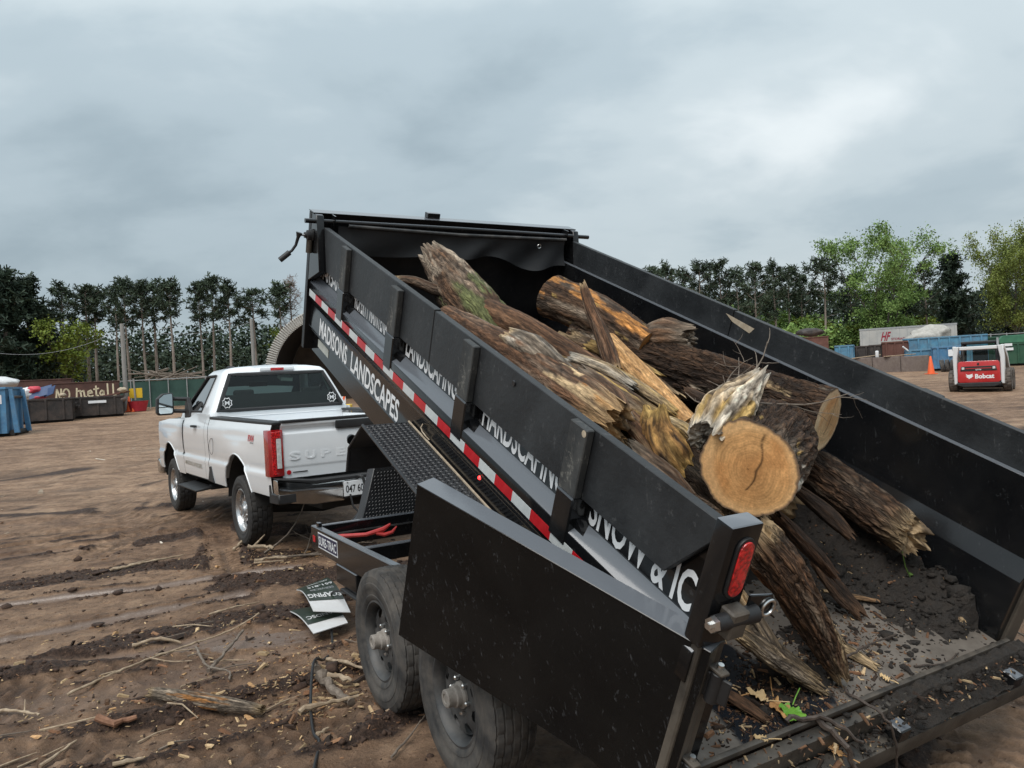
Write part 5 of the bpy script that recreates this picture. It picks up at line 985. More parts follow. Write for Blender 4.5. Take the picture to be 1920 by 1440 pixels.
    for z in (1.69, 1.52): kpart('mirror_arm', MB().tube([trk(2.60, sg*1.12, z), trk(2.56, sg*.90, z-.02)], .028, 8), M['trim'], mi)
    kpart('mirror_sail', MB().prism([(2.28, 1.42), (2.62, 1.41), (2.56, 1.62), (2.42, 1.70)], lambda a, b, t: trk(a, sg*t, b), .90, .955), M['trim'], bev=.01)
    # wheels
    for s, z in ((0, .392), (3.52, .392)):
        wheel('wheel', trk(s, sg*.845, z), _KL*sg, .398, .262, .235, truck, (M['truck_rubber'], M['alloy']), M['alloy'], nh=8, hole_w=.5, hole_r=.68, hole_h=.13, dish=.5, hub_r=.062, hub_l=.06, lugs=8, lugr=.088, lug=.010, rows=4)
# emblem and sticker on the bed side
kpart('badge', text_mb('FX4', lambda x, y, d: trk(-.50-x, hwz(1.20+y, -.6)+.004, 1.205+y), .062, .20, .035, slant=.15), M['badge_red'], smooth=0, weld=False)
kpart('badge', text_mb('OFF ROAD', lambda x, y, d: trk(-.58-x, hwz(1.18, -.6)+.004, 1.178+y), .016, .12, .02), M['trim'], smooth=0, weld=False)
kpart('decal', text_mb('MADISONS LANDSCAPES', lambda x, y, d: trk(2.52-x, hwz(.79+y, 2)+.004, .775+y-.012*x), .055, .92, .02), M['grey_text'], smooth=0, weld=False)
kpart('fuel_door', MB().tube([trk(1.02+.10*math.cos(a), hwz(1.08+.10*math.sin(a))+.0005, 1.08+.10*math.sin(a)) for a in np.linspace(0, 6.283, 33)], .0025, 6, caps=False), M['rubber_black'])
# bed
kpart('bed_floor', MB().box((-1.20, -.81, .93), (1.20, .81, .95), trk), M['white_car'])
kpart('bed_front', MB().box((1.19, -.81, .951), (1.222, .81, 1.415), trk), M['white_car'], bev=.006)
kpart('bed_front_cap', MB().box((1.185, -.80, 1.416), (1.23, .80, 1.428), trk), M['white_car'], bev=.004)
# tailgate
def tg(a, b):
    y = .872-1.744*a; z = .835+(1.395-.835)*b
    s = -1.235-.012*math.sin(math.pi*b) + (.020*float(smoothstep(.80, .84, b)) - .034*float(smoothstep(.88, .97, b))) + .010*abs(2*a-1)**4 - .006*float(smoothstep(.18, .22, b))
    return trk(s, y, z)
tgo = kpart('tailgate', MB().grid(30, 60, tg), M['white_car'], smooth=50)
kpart('tailgate_core', MB().box((-1.215, -.868, .84), (-1.18, .868, 1.385), trk), M['white_car'], tgo)
kpart('tailgate_cap', MB().box((-1.262, -.872, 1.395), (-1.16, .872, 1.425), trk), M['trim'], tgo, bev=.008, seg=2)
kpart('tailgate_handle', MB().box((-1.272, -.30, 1.300), (-1.240, .30, 1.386), trk), M['trim'], tgo, bev=.010, seg=2)
for k_, ch_ in enumerate('SUPERDUTY'):
    kpart('embossed_letter', text_mb(ch_, lambda x, y, d: trk(-1.249-d, .80-.165*k_-(.14 if k_ > 4 else 0)-x, 1.02+y), .075, .105, .03, extr=.0055), M['white_car'], tgo, smooth=0, weld=False)
kpart('gate_badge', text_mb('\u25cf', lambda x, y, d: trk(-1.2475, .845-x, .86+y), .03, .04, .02), M['badge_red'], tgo, smooth=0, weld=False) if 0 else kpart('gate_badge', MB().lathe([(0, .003), (.022, .002), (.024, 0)], trk(-1.241, .815, .895), -_KF, 14, close=False), M['badge_red'], tgo)
kpart('gate_decal', MB().box((-1.2425, .62, .886), (-1.2405, .775, .897), trk), M['trim'], tgo, smooth=0)
kpart('rear_panel', MB().box((-1.20, -.99, .60), (-1.13, .99, .83), trk), M['under'])
# bumper
bu = kpart('bumper', MB().prism([(.99, .845), (.99, .70), (.86, .60), (.62, .56), (.30, .56), (.27, .66), (-.27, .66), (-.30, .56), (-.62, .56), (-.86, .60), (-.99, .70), (-.99, .845), (-.60, .77), (.60, .77)], lambda a, b, t: trk(t, a, b), -1.40, -1.26), M['chrome'], bev=.012, seg=2)
kpart('bumper_pad', MB().prism([(.985, .846), (.60, .772), (-.60, .772), (-.985, .846), (-.985, .86), (-.60, .805), (.60, .805), (.985, .86)], lambda a, b, t: trk(t, a, b), -1.395, -1.20), M['trim'], bu, bev=.006)
for sg in (1, -1):
    kpart('bumper_corner', MB().prism([(.66, .70), (.985, .835), (.985, .715), (.84, .60), (.80, .60)], lambda a, b, t: trk(t, sg*a, b), -1.408, -1.10) if 0 else MB().prism([(-1.402, .80), (-1.405, .985), (-1.33, 1.0), (-1.20, 1.002), (-1.20, .80)], lambda a, b, t: trk(a, sg*b, t), .60, .705), M['trim'], bu, bev=.012)
kpart('plate_recess', MB().box((-1.41, -.30, .575), (-1.30, .30, .765), trk), M['trim'], bu, bev=.01)
pl = kpart('licence_plate', MB().box((-1.418, .0, .60), (-1.412, .31, .755), trk), M['white_paint'], bev=.003)
kpart('plate_number', text_mb('047 6072', lambda x, y, d: trk(-1.4195, .29-x, .638+y), .075, .27, .015), M['trim'], pl, smooth=0, weld=False)
for y in (.04, .27): kpart('plate_bolt', MB().lathe([(0, .006), (.008, .005), (.010, 0)], trk(-1.418, y, .742), -_KF, 8, close=False), M['zinc'], pl)
kpart('receiver', MB().box((-1.55, -.05, .48), (-1.25, .05, .56), trk), M['black'], bev=.005)
kpart('ball_mount', MB().lathe([(.03, 0), (.03, .04), (.015, .05), (.025, .07), (.025, .09), (0, .10)], trk(-1.60, 0, .52), (0, 0, 1), 14, close=False), M['zinc'])
kpart('trailer_cable', MB().tube([trk(-1.42, .14, .80), trk(-1.47, .12, .79), trk(-1.48, .10, .70), trk(-1.47, .06, .62), trk(-1.52, .0, .56), trk(-1.62, -.05, .60)], .016, 8), M['rubber_black'])
kpart('breakaway_cable', MB().tube([trk(-1.43, .25, .62), trk(-1.46, .24, .50), trk(-1.52, .18, .40), trk(-1.58, .08, .36), trk(-1.64, -.02, .40), trk(-1.68, -.08, .50)], .010, 8), M['rubber_black'])
# cab upper: loft of rounded rectangles with window openings
LV = [(1.40, 1.255, 2.98, .945), (1.475, 1.262, 2.92, .930), (1.50, 1.268, 2.89, .920), (1.72, 1.33, 2.62, .825), (1.965, 1.415, 2.30, .715), (1.985, 1.425, 2.27, .705), (2.035, 1.47, 2.19, .655), (2.065, 1.60, 2.05, .53), (2.078, 1.75, 1.92, .30)]
NB, NS_, NC = 12, 16, 5
def ring(z, sb, sf, hw):
    r_ = min(.085, hw*.3); P = []
    fs = [0, .13, .24, .27] + [.27+(.90-.27)*k/9 for k in range(1, 10)] + [.93, .97, 1.0]
    def corner(cs, cy, a0):
        for k in range(1, NC): a = a0+math.pi/2*k/NC; P.append((cs+r_*math.cos(a), cy+r_*math.sin(a)))
    for k in range(NB+1): P.append((sb, (-hw+r_)+(2*hw-2*r_)*k/NB))              # back, right to left
    # corner back-left
    for k in range(1, NC): a = math.pi - math.pi/2*k/NC; P.append((sb+r_+r_*math.cos(a), hw-r_+r_*math.sin(a)))
    for f_ in fs: P.append((sb+r_+(sf-sb-2*r_)*f_, hw))
    for k in range(1, NC): a = math.pi/2 - math.pi/2*k/NC; P.append((sf-r_+r_*math.cos(a), hw-r_+r_*math.sin(a)))
    for k in range(NB+1): P.append((sf+.05*(1-abs(2*k/NB-1)**2)*(z < 2.0), (hw-r_)-(2*hw-2*r_)*k/NB))
    for k in range(1, NC): a = -math.pi/2*k/NC; P.append((sf-r_+r_*math.cos(a), -hw+r_+r_*math.sin(a)))
    for f_ in fs[::-1]: P.append((sb+r_+(sf-sb-2*r_)*f_, -hw))
    for k in range(1, NC): a = -math.pi/2 - math.pi/2*k/NC; P.append((sb+r_+r_*math.cos(a), -hw+r_+r_*math.sin(a)))
    return [(s, y + (0.0), z + (.014*(1-(y/hw)**2) if z > 2.03 else 0)) for s, y in P]
RG = [ring(*l) for l in LV]; NP = len(RG[0]); nfs = 16
i_l = NB+1+NC-1; i_f = i_l+nfs+NC-1; i_r = i_f+NB+1+NC-1
def is_open(row, j):
    if row not in (2, 3): return None
    if 0 <= j < NB: return 'rear'
    if i_l+3 <= j < i_l+nfs-3: return 'left'
    if i_f <= j < i_f+NB: return 'front'
    if i_r+2 <= j < i_r+nfs-4: return 'right'
    return None
def loft_pts(inset): return [[trk(s, y*(1-inset/hw_), z) if 1 else 0 for s, y, z in r_] for r_, hw_ in zip(RG, [l[3] for l in LV])]
PTS = [[trk(s, y, z) for s, y, z in r_] for r_ in RG]
cabm = MB(); openf = {'rear': MB(), 'left': MB(), 'front': MB(), 'right': MB()}
def inset_pt(row, j):
    s, y, z = RG[row][j % NP]; sb, sf, hw = LV[row][1:]
    cs = (sb+sf)/2; return trk(cs+(s-cs)*(1-.014), y*(1-.016), z)
for row in range(len(RG)-1):
    for j in range(NP):
        k = (j+1) % NP; w_ = is_open(row, j)
        if w_: openf[w_].poly([inset_pt(row, j), inset_pt(row, k), inset_pt(row+1, k), inset_pt(row+1, j)])
        else: cabm.poly([PTS[row][j], PTS[row][k], PTS[row+1][k], PTS[row+1][j]])
cabm.poly(PTS[-1])
cab = kpart('cab', cabm, M['white_car'], solid=.012, smooth=40)
kpart('cab_back', MB().box((1.262, -.93, .64), (1.285, .93, 1.42), trk), M['white_car'])
kpart('rear_window', openf['rear'], M['glass']); kpart('side_window', openf['left'], M['dark_glass']); kpart('side_window', openf['right'], M['dark_glass']); kpart('windscreen', openf['front'], M['glass'])
def border(idx_lo, idx_hi, rad, mat, nm):
    path = [PTS[2][j] for j in range(idx_lo, idx_hi+1)] + [PTS[3][idx_hi]] + [PTS[4][j] for j in range(idx_hi, idx_lo-1, -1)] + [PTS[3][idx_lo], PTS[2][idx_lo]]
    kpart(nm, MB().tube(path, rad, 6, caps=False), mat)
border(0, NB, .026, M['trim'], 'window_seal'); border(i_l+3, i_l+nfs-3, .016, M['trim'], 'window_seal'); border(i_r+2, i_r+nfs-4, .016, M['trim'], 'window_seal')
kpart('lower_tint', MB().poly([trk(1.305, -.84, 1.40), trk(1.305, .84, 1.40), trk(1.345, .80, 1.70), trk(1.345, -.80, 1.70)]), M['trim'])
# stickers on the rear glass: outlined rosette with an M
for y in (.715, -.70):
    n_ = 16; pts = [trk(1.285, y+(.064 if k % 2 else .050)*math.cos(2*math.pi*k/n_), 1.60+(.070 if k % 2 else .055)*math.sin(2*math.pi*k/n_)) for k in range(n_+1)]
    st = kpart('window_sticker', MB().tube(pts, .006, 6, caps=False), M['white_paint'])
    kpart('sticker_letter', text_mb('M', lambda x, yy, d: trk(1.283, y+.03-x, 1.575+yy), .052, .060, .03), M['white_paint'], st, smooth=0, weld=False)
# third brake lamp, roof lamps
bl = kpart('brake_lamp', MB().box((1.418, -.235, 1.995), (1.50, .235, 2.050), trk), M['white_car'], bev=.02, seg=3)
kpart('red_lens', MB().box((1.410, -.09, 2.002), (1.46, .09, 2.040), trk), M['red_lens'], bl, bev=.008, seg=2)
for s, y in ((2.0, .45), (2.0, -.45)):
    kpart('roof_lamp', MB().lathe([(.06, 0), (.058, .014), (.035, .026), (0, .028)], trk(s, y, 2.070), (0, 0, 1), 16, close=False), M['rubber_black'])
# hood and nose
kpart('hood', MB().grid(14, 14, lambda a, b: trk(2.62+1.74*a, .93-1.86*b, 1.40-.03*a*a+.06*(1-(2*b-1)**4)-.04*a)), M['white_car'], smooth=60)
kpart('grille', MB().box((4.28, -.95, .62), (4.42, .95, 1.34), trk), M['trim'], bev=.05, seg=2)
kpart('front_bumper', MB().box((4.30, -1.0, .50), (4.52, 1.0, .74), trk), M['chrome'], bev=.04, seg=2)
# chassis and interior
kpart('chassis', MB().box((-1.15, -.45, .46), (4.1, .45, .60), trk), M['under'])
kpart('cab_floor', MB().box((1.30, -.92, .60), (2.70, .92, .68), trk), M['under'])
for s in (0, 3.52): kpart('axle', MB().tube([trk(s, .70, .38), trk(s, 0, .38), trk(s, -.70, .38)], [.05, .13, .05], 12), M['under'])
for y in (.46, -.46):
    se = kpart('seat', MB().box((1.40, y-.27, .95), (1.60, y+.27, 1.52), lambda s, yy, z: trk(s-.10*(z-.95), yy, z)), M['seat'], bev=.05, seg=3)
    kpart('headrest', MB().box((1.38, y-.13, 1.56), (1.47, y+.13, 1.76), trk), M['seat'], se, bev=.04, seg=3)
kpart('centre_seat', MB().box((1.42, -.17, .95), (1.60, .17, 1.44), trk), M['seat'], bev=.04, seg=2)
kpart('dashboard', MB().box((2.35, -.88, 1.05), (2.80, .88, 1.44), trk), M['seat'], bev=.05, seg=2)
kpart('steering_wheel', MB().tube([trk(2.15+.07*math.sin(a), .44+.19*math.cos(a), 1.45+.17*math.sin(a)) for a in np.linspace(0, 6.283, 25)], .016, 8, caps=False), M['seat'])
kpart('interior_mirror', MB().box((2.28, -.13, 1.80), (2.31, .13, 1.87), trk), M['trim'], bev=.012, seg=2)
kpart('clipboard', MB().box((2.45, -.62, 1.442), (2.50, -.45, 1.64), trk), pmat('pale papers', (.55, .56, .50), (.65, .66, .6), 9, .7))
# ------------------------------------------------------------------ yard behind
def at(px, py, D):
    """point of the place seen at a pixel of the 1920 px photograph, D metres ahead"""
    d = _fw + _r2*((px-960)/1442) - _u2*((py-720)/1442); d = d/d.y
    return np.array([d.x*D, D, CAM_H + d.z*D])
def gpt(px, D, z=None, row=False):
    if row: D = D*1.124/(.891+.454*abs(px-960)/1442)      # bins stand in rows square to the line of sight
    y = 700 + (960-px)*.0517; p = at(px, y, D); g = gzs(D)
    p = at(px, y - (g-p[2])*1442/D, D); p[2] = g if z is None else z; return p
M['blue'] = pmat('faded blue container paint', (.045, .15, .29), (.085, .24, .40), 3, .55, .75, dirt=(.12, .08, .06), dirt_amt=.45, dscale=2.5, scratch=(.30, .32, .34), scratch_amt=.3)
M['blue2'] = pmat('light blue container paint', (.06, .20, .33), (.11, .29, .42), 3, .55, .75, dirt=(.14, .08, .05), dirt_amt=.6, dscale=2.0)
M['rust'] = pmat('rust brown steel', (.070, .032, .025), (.125, .058, .044), 2, .75, .9, dirt=(.04, .022, .018), dirt_amt=.5, dscale=1.5, bump=.1)
M['rust_red'] = pmat('red rust steel', (.11, .040, .028), (.17, .075, .055), 2, .75, dirt=(.05, .03, .025), dirt_amt=.5)
M['blackbin'] = pmat('worn black bin paint', (.016, .014, .014), (.040, .033, .030), 4, .5, .7, dirt=(.13, .09, .07), dirt_amt=.6, dscale=1.6, scratch=(.3, .29, .27), scratch_amt=.3)
M['green_bin'] = pmat('dark green bin paint', (.012, .06, .032), (.022, .095, .05), 3, .5, .7, dirt=(.05, .04, .03), dirt_amt=.3)
M['concrete'] = pmat('stained old concrete', (.13, .10, .09), (.24, .20, .175), 2, .85, .95, dirt=(.07, .045, .035), dirt_amt=.7, dscale=1.2, bump=.2)
M['white_box'] = pmat('dirty white trailer skin', (.36, .365, .355), (.50, .505, .49), 2, .5, .6, dirt=(.34, .30, .25), dirt_amt=.5, dscale=1.0)
M['wood_pole'] = pmat('grey utility pole', (.21, .20, .185), (.32, .31, .29), 6, .85, stretch=(1, 1, .1), bump=.2)
M['orange'] = pmat('orange cone', (.75, .10, .02), (.85, .14, .03), 6, .5, dirt=(.4, .15, .08), dirt_amt=.3)
M['yellow'] = pmat('yellow sign', (.62, .40, .02), (.72, .48, .04), 6, .5)
M['screen'] = pmat('green fence screen', (.018, .050, .042), (.030, .075, .060), 1.5, .85)
M['galv'] = pmat('galvanised steel', (.30, .31, .32), (.42, .43, .43), 8, .5, metal=.4)
M['red_plastic'] = pmat('red plastic tub', (.40, .02, .04), (.52, .04, .06), 6, .45)
M['bag'] = pmat('white rubbish bag', (.60, .60, .60), (.74, .74, .74), 10, .45, bump=.5, bscale=12, bdist=.05)
M['brown_panel'] = M['rust']
def yawf(o, yaw):
    c, s = math.cos(yaw), math.sin(yaw); o = vec(o)
    return lambda x, y, z: (o[0]+c*x-s*y, o[1]+s*x+c*y, o[2]+z)
def skip_bin(name, base, yaw, L_, W_, H_, mat, label, cat='dumpster', ribs=6, group=None, skid=True, flare=0.0, rim_mat=None, fill=None):
    """open steel bin: long side faces -y of its own frame"""
    f = yawf(base, yaw); t = .05; e = empty(name, base, label, cat, group); g = lambda x, y, z: f(x*(1+flare*(z/H_)), y, z)
    make('floor', MB().box((-L_/2+t, -W_/2+t, .12), (L_/2-t, W_/2-t, .17), g), mat, e)
    make('wall', MB().box((-L_/2, -W_/2, .12), (L_/2, -W_/2+t, H_), g), mat, e); make('wall', MB().box((-L_/2, W_/2-t, .12), (L_/2, W_/2, H_), g), mat, e)
    make('wall', MB().box((-L_/2, -W_/2+t, .12), (-L_/2+t, W_/2-t, H_), g), mat, e); make('wall', MB().box((L_/2-t, -W_/2+t, .12), (L_/2, W_/2-t, H_), g), mat, e)
    rm = rim_mat or mat
    make('rim', MB().box((-L_/2-.04, -W_/2-.05, H_-.07), (L_/2+.04, -W_/2-.001, H_+.03), g), rm, e, bev=.01); make('rim', MB().box((-L_/2-.04, W_/2+.001, H_-.07), (L_/2+.04, W_/2+.05, H_+.03), g), rm, e, bev=.01)
    make('rim', MB().box((-L_/2-.05, -W_/2, H_-.07), (-L_/2-.001, W_/2, H_+.03), g), rm, e, bev=.01); make('rim', MB().box((L_/2+.001, -W_/2, H_-.07), (L_/2+.05, W_/2, H_+.03), g), rm, e, bev=.01)
    for k in range(ribs):
        x = -L_/2+L_*(k+.5)/ribs
        make('rib', MB().box((x-.05, -W_/2-.06, .13), (x+.05, -W_/2-.001, H_-.071), g), mat, e, bev=.01)
    for y in (-W_*.3, W_*.3):
        if skid: make('skid', MB().box((-L_/2, y-.06, .0), (L_/2, y+.06, .119), f), M['under'], e)
        for sx in (-1, 1): make('end_post', MB().box((sx*L_/2+.001*sx, y-.05, .15), (sx*(L_/2+.07), y+.05, H_-.08), g), mat, e)
    return e
# --- left: rust brown containers with painted words
def plain_box(name, base, yaw, L_, W_, H_, mat, label, cat, rim=True, nrib=0):
    f = yawf(base, yaw); e = empty(name, base, label, cat)
    make('shell', MB().box((-L_/2, -W_/2, .05), (L_/2, W_/2, H_), f), mat, e, bev=.02)
    if rim: make('rim', MB().box((-L_/2-.03, -W_/2-.03, H_+.001), (L_/2+.03, W_/2+.03, H_+.06), f), mat, e, bev=.01)
    for k in range(nrib):
        x = -L_/2+L_*(k+.5)/nrib; make('rib', MB().box((x-.05, -W_/2-.05, .08), (x+.05, -W_/2-.001, H_-.02), f), mat, e)
    make('foot', MB().box((-L_/2+.1, -W_/2+.1, -.15), (L_/2-.1, W_/2-.1, .049), f), M['under'], e); return e, f
YW = math.atan2(1.9, 6.0)*.0
b1 = gpt(20, 46.5, row=True); e1, f1 = plain_box('container', b1, .46, 6.4, 2.4, 2.16, M['rust'], 'plain rust brown steel container behind the blue container at the left edge', 'container')
b2 = gpt(168, 46.2, row=True); e2, f2 = plain_box('container', b2, .46, 3.3, 2.2, 1.86, M['rust'], 'rust brown steel container painted with the words NO metal', 'container')
M['cream_paint'] = pmat('hand painted cream letters', (.62, .52, .34), (.74, .66, .48), 8, .7)
STROKES = {  # hand painted strokes on a 0..1 line, height 0..1
    'N': [[(.00, .0), (.02, .78)], [(.02, .78), (.075, .02)], [(.075, .02), (.09, .80)]], 'O': [[(.17+.052*math.cos(a), .38+.40*math.sin(a)) for a in np.linspace(0, 6.283, 17)]],
    'm': [[(.335, .04), (.345, .80)], [(.345, .55), (.40, .62), (.415, .15)], [(.405, .50), (.455, .60), (.47, .12), (.50, .10)]], 'e': [[(.52, .36), (.60, .40), (.575, .60), (.53, .50), (.525, .22), (.57, .10), (.61, .18)]],
    't': [[(.665, .92), (.665, .20), (.70, .14)], [(.625, .66), (.71, .72)]], 'a': [[(.79, .50), (.755, .55), (.725, .35), (.75, .14), (.785, .30), (.79, .52), (.795, .14), (.815, .12)]],
    'l': [[(.86, 1.06), (.862, .12), (.905, .12)]], 'L': [[(.955, 1.02), (.955, .15), (1.0, .18)]]}
w_ = 3.05; 
for k_, ss in STROKES.items():
    mbs = MB()
    for pl_ in ss:
        for (a, b), (c, d) in zip(pl_[:-1], pl_[1:]):
            x0, z0, x1, z1 = -1.58+a*w_, .98+b*.74, -1.58+c*w_, .98+d*.74; ln = math.hypot(x1-x0, z1-z0)+1e-6; nx_, nz_ = -(z1-z0)/ln*.042, (x1-x0)/ln*.042; ex, ez = (x1-x0)/ln*.02, (z1-z0)/ln*.02
            mbs.poly([f2(x0-ex+nx_, -1.104, z0-ez+nz_), f2(x0-ex-nx_, -1.104, z0-ez-nz_), f2(x1+ex-nx_, -1.104, z1+ez-nz_), f2(x1+ex+nx_, -1.104, z1+ez+nz_)])
    make('painted_letter', mbs, M['cream_paint'], e2, smooth=0, weld=False)
# --- black bins with rubbish
d1 = skip_bin('bin', gpt(90, 41.5, row=True), .46, 2.35, 1.5, 1.22, M['blackbin'], 'black steel bin heaped with rubbish bags beside the blue container', 'dumpster', ribs=3)
d2 = skip_bin('bin', gpt(186, 43.0, row=True), .45, 2.45, 1.5, 1.12, M['blackbin'], 'black steel bin with a board on top in front of the painted container', 'dumpster', ribs=3)
f_ = yawf(gpt(186, 43.0, row=True), .45); make('label_strip', MB().box((-.45, -.830, .78), (.42, -.818, .92), f_), M['white_paint'], d2, smooth=0)
def lump(name, c, r, mat, label, cat, seed, squash=(1, 1, 1), group=None, rough=.28, sub=3):
    bm = bmesh.new(); bmesh.ops.create_icosphere(bm, subdivisions=sub, radius=1); V = np.array([v.co[:] for v in bm.verts]); F = [tuple(v.index for v in f.verts) for f in bm.faces]; bm.free()
    d = 1+rough*fbm(V*1.7+seed, 3, seed)+.12*fbm(V*5+seed, 2, seed+1); V = V*d[:, None]*r*np.array(squash)+vec(c)
    o = raw_mesh(name, V, F, mat, None, None); tag(o, label, cat, group); return o
M['blue_cloth'] = pmat('navy board', (.03, .06, .14), (.05, .09, .2), 4, .6); M['red_cloth'] = pmat('red rubbish', (.5, .04, .07), (.6, .08, .1), 5, .6)
for px, py, r_, m_, lb, sq in ((52, 737, .42, 'bag', 'white rubbish bag at the left end of the heaped bin', (1.1, 1, .8)), (65, 731, .34, 'red_cloth', 'red and white rubbish sack in the heaped bin', (1, 1, .6)), (60, 744, .30, 'bag', 'small white bag low in the heaped bin', (1.2, 1, .6)), (72, 745, .32, 'red_cloth', 'bright red rubbish lying on the rim of the heaped bin', (1.2, 1, .35))):
    lump('rubbish_bag', at(px, py, 41.3), r_, M[m_], lb, 'rubbish', px, sq, 'rubbish heaped in the black bin')
for px, py, s_, yaw_, tl, lb in ((76, 735, (1.05, .06, .50), .3, .5, 'tilted navy board sticking out of the heaped bin'), (93, 734, (.75, .05, .45), -.4, .35, 'dark teal panel leaning at the right of the heaped bin')):
    c = at(px, py, 41.2); f_ = yawf(c, yaw_); g_ = lambda x, y, z: f_(x, y+z*tl, z+x*.25)
    o = make('board', MB().box((-s_[0]/2, -.03, -s_[2]/2), (s_[0]/2, .03, s_[2]/2), g_), M['blue_cloth'], bev=.01); tag(o, lb, 'board')
lump('mound', at(2, 718, 36), .75, M['bag'], 'white sheeting showing above the blue container at the left edge', 'rubbish', 4, (1, 1, .35))
c = at(197, 742, 42.8); f_ = yawf(c, .1); o = make('plank', MB().box((-1.4, -.1, -.04), (1.3, .1, .04), lambda x, y, z: f_(x, y, z+x*.13)), M['rust_red'], bev=.01); tag(o, 'reddish plank lying across the second black bin', 'plank')
for px, py, r_, m_, lb in ((118, 741, .16, 'caulk', 'small tan bundle between the two black bins'), (229, 731, .22, 'caulk', 'pinkish bundle on the end of the plank'), (139, 777, .30, 'concrete', 'concrete block between the two black bins'), (230, 748, .2, 'concrete', 'grey lump at the end of the second bin')):
    lump('bundle', at(px, py, 42.6), r_, M[m_], lb, 'bundle', px, (1.1, 1, .75))
f_ = yawf(at(131, 762, 41.0), .1); o = make('winch_box', MB().box((-.35, -.25, -.28), (.28, .25, .22), f_).box((.281, -.1, -.12), (.5, .1, .06), f_), M['blackbin'], bev=.03); tag(o, 'dark metal machine block at the end of the heaped bin', 'machine'); o['kind'] = 'stuff' if 0 else ''
del o['kind']
# --- blue roll-off at the left edge
bb = gpt(-72, 35.0, row=True); bl_ = skip_bin('roll_off_container', bb, .30, 4.0, 2.2, 2.02, M['blue'], 'large faded blue roll-off container cut by the left edge of the picture', 'container', ribs=7)
f_ = yawf(bb, .30)
for y in (-1.0, .6): make('hook_leg', MB().prism([(2.08, 1.95), (2.22, 1.95), (2.42, .12), (2.22, .12)], lambda a, b, t: f_(a, t, b), y, y+.14), M['blue'], bl_, bev=.01)
make('hook_bar', MB().tube([f_(2.12, -.9, 1.62), f_(2.12, .6, 1.62)], .06, 10), M['blackbin'], bl_)
make('paper_notice', MB().box((1.62, -1.112, 1.35), (1.86, -1.104, 1.72), f_), M['white_paint'], bl_, smooth=0)
make('roller', MB().tube([f_(2.15, -.95, .14), f_(2.15, .9, .14)], .12, 12), M['under'], bl_)
# --- cones, tub, sign, poles
def cone(px, D, h, label, group):
    b = gpt(px, D); e = empty('traffic_cone', b, label, 'cone', group)
    make('base', MB().box((b[0]-h*.25, b[1]-h*.25, b[2]), (b[0]+h*.25, b[1]+h*.25, b[2]+h*.05)), M['orange'], e, bev=.01)
    make('cone_body', MB().lathe([(h*.19, h*.051), (h*.05, h*.97), (h*.03, h), (0, h)], b, (0, 0, 1), 20, close=False), M['orange'], e); return e
cone(243, 46.6, .92, 'orange traffic cone beside the utility pole and red tub', 'orange cones'); cone(250, 46.2, .42, 'small orange cone between the tall cone and the red tub', 'orange cones'); cone(1746, 42.3, 1.0, 'orange traffic cone in front of the blue bin on the right', 'orange cones')
b = gpt(260, 46.6); t_ = make('tub', MB().lathe([(.42, 0), (.56, .55), (.60, .62), (.56, .62), (.50, .5), (.40, .06), (0, .06)], b, (0, 0, 1), 28, close=False), M['red_plastic']); tag(t_, 'round red plastic tub standing by the yellow sign', 'tub')
make('tub_filling', MB().lathe([(.5, .5), (.25, .66), (0, .70)], b, (0, 0, 1), 20, close=False), M['under'], t_)
b = gpt(258, 47.6); sgn = empty('yellow_sign', b, 'blank yellow sign leaning on a wooden post by the red tub', 'sign')
make('sign_board', MB().box((b[0]-.45, b[1]-.03, b[2]+.78), (b[0]+.36, b[1]+.0, b[2]+1.38)), M['yellow'], sgn, bev=.006)
make('post', MB().tube([(b[0]-.02, b[1]-.10, b[2]+.1), (b[0]-.12, b[1]-.06, b[2]+1.98)], .055, 10), M['wood_pole'], sgn)
def pole(px, D, top_py, r_, label):
    b = gpt(px, D); tp = at(px-12, top_py, D); o = make('utility_pole', MB().tube([(b[0], b[1], b[2]-.2), (b[0]-.02, b[1], tp[2])], [r_, r_*.8], 14), M['wood_pole']); tag(o, label, 'pole'); return np.array([b[0]-.02, b[1], tp[2]])
p1 = pole(238, 47.5, 607, .145, 'grey wooden utility pole by the red tub'); p2 = pole(480, 50, 598, .12, 'pale wooden utility pole left of the arched shed')
def wire(a, b, sag, label):
    P = [vec(a)+(vec(b)-vec(a))*t-np.array([0, 0, sag*4*t*(1-t)]) for t in np.linspace(0, 1, 20)]
    o = make('overhead_wire', MB().tube(P, .011, 5), M['galv']); tag(o, label, 'wire')
wire(p1-[0, 0, .3], at(-60, 652, 44), .9, 'overhead wire running left from the pole by the red tub'); wire(p1-[0, 0, .2], p2-[0, 0, .2], .6, 'overhead wire between the two utility poles')
# --- fence with green screen
def fence(pxs, D0, D1, h, label, screen=True):
    P = [gpt(px, D0+(D1-D0)*i/(len(pxs)-1)) for i, px in enumerate(pxs)]; e = empty('screen_fence', P[len(P)//2], label, 'fence')
    for p in P: make('fence_post', MB().tube([(p[0], p[1], p[2]-.1), (p[0], p[1], p[2]+h+.08)], .035, 8), M['galv'], e)
    for a, b in zip(P[:-1], P[1:]):
        make('top_rail', MB().tube([a+[0, 0, h], b+[0, 0, h]], .025, 6), M['galv'], e)
        if screen:
            make('screen_panel', MB().grid(9, 5, lambda u, v: a+(b-a)*u+np.array([.0, .04+.05*math.sin(u*9)*math.sin(3.14*v), .08+(h-.16)*v])), M['screen'], e)
    return e
fence([180, 214, 248, 283, 318, 353, 388, 423, 458, 493, 528], 50.5, 48.5, 1.85, 'long chain fence with dark green screening behind the truck')
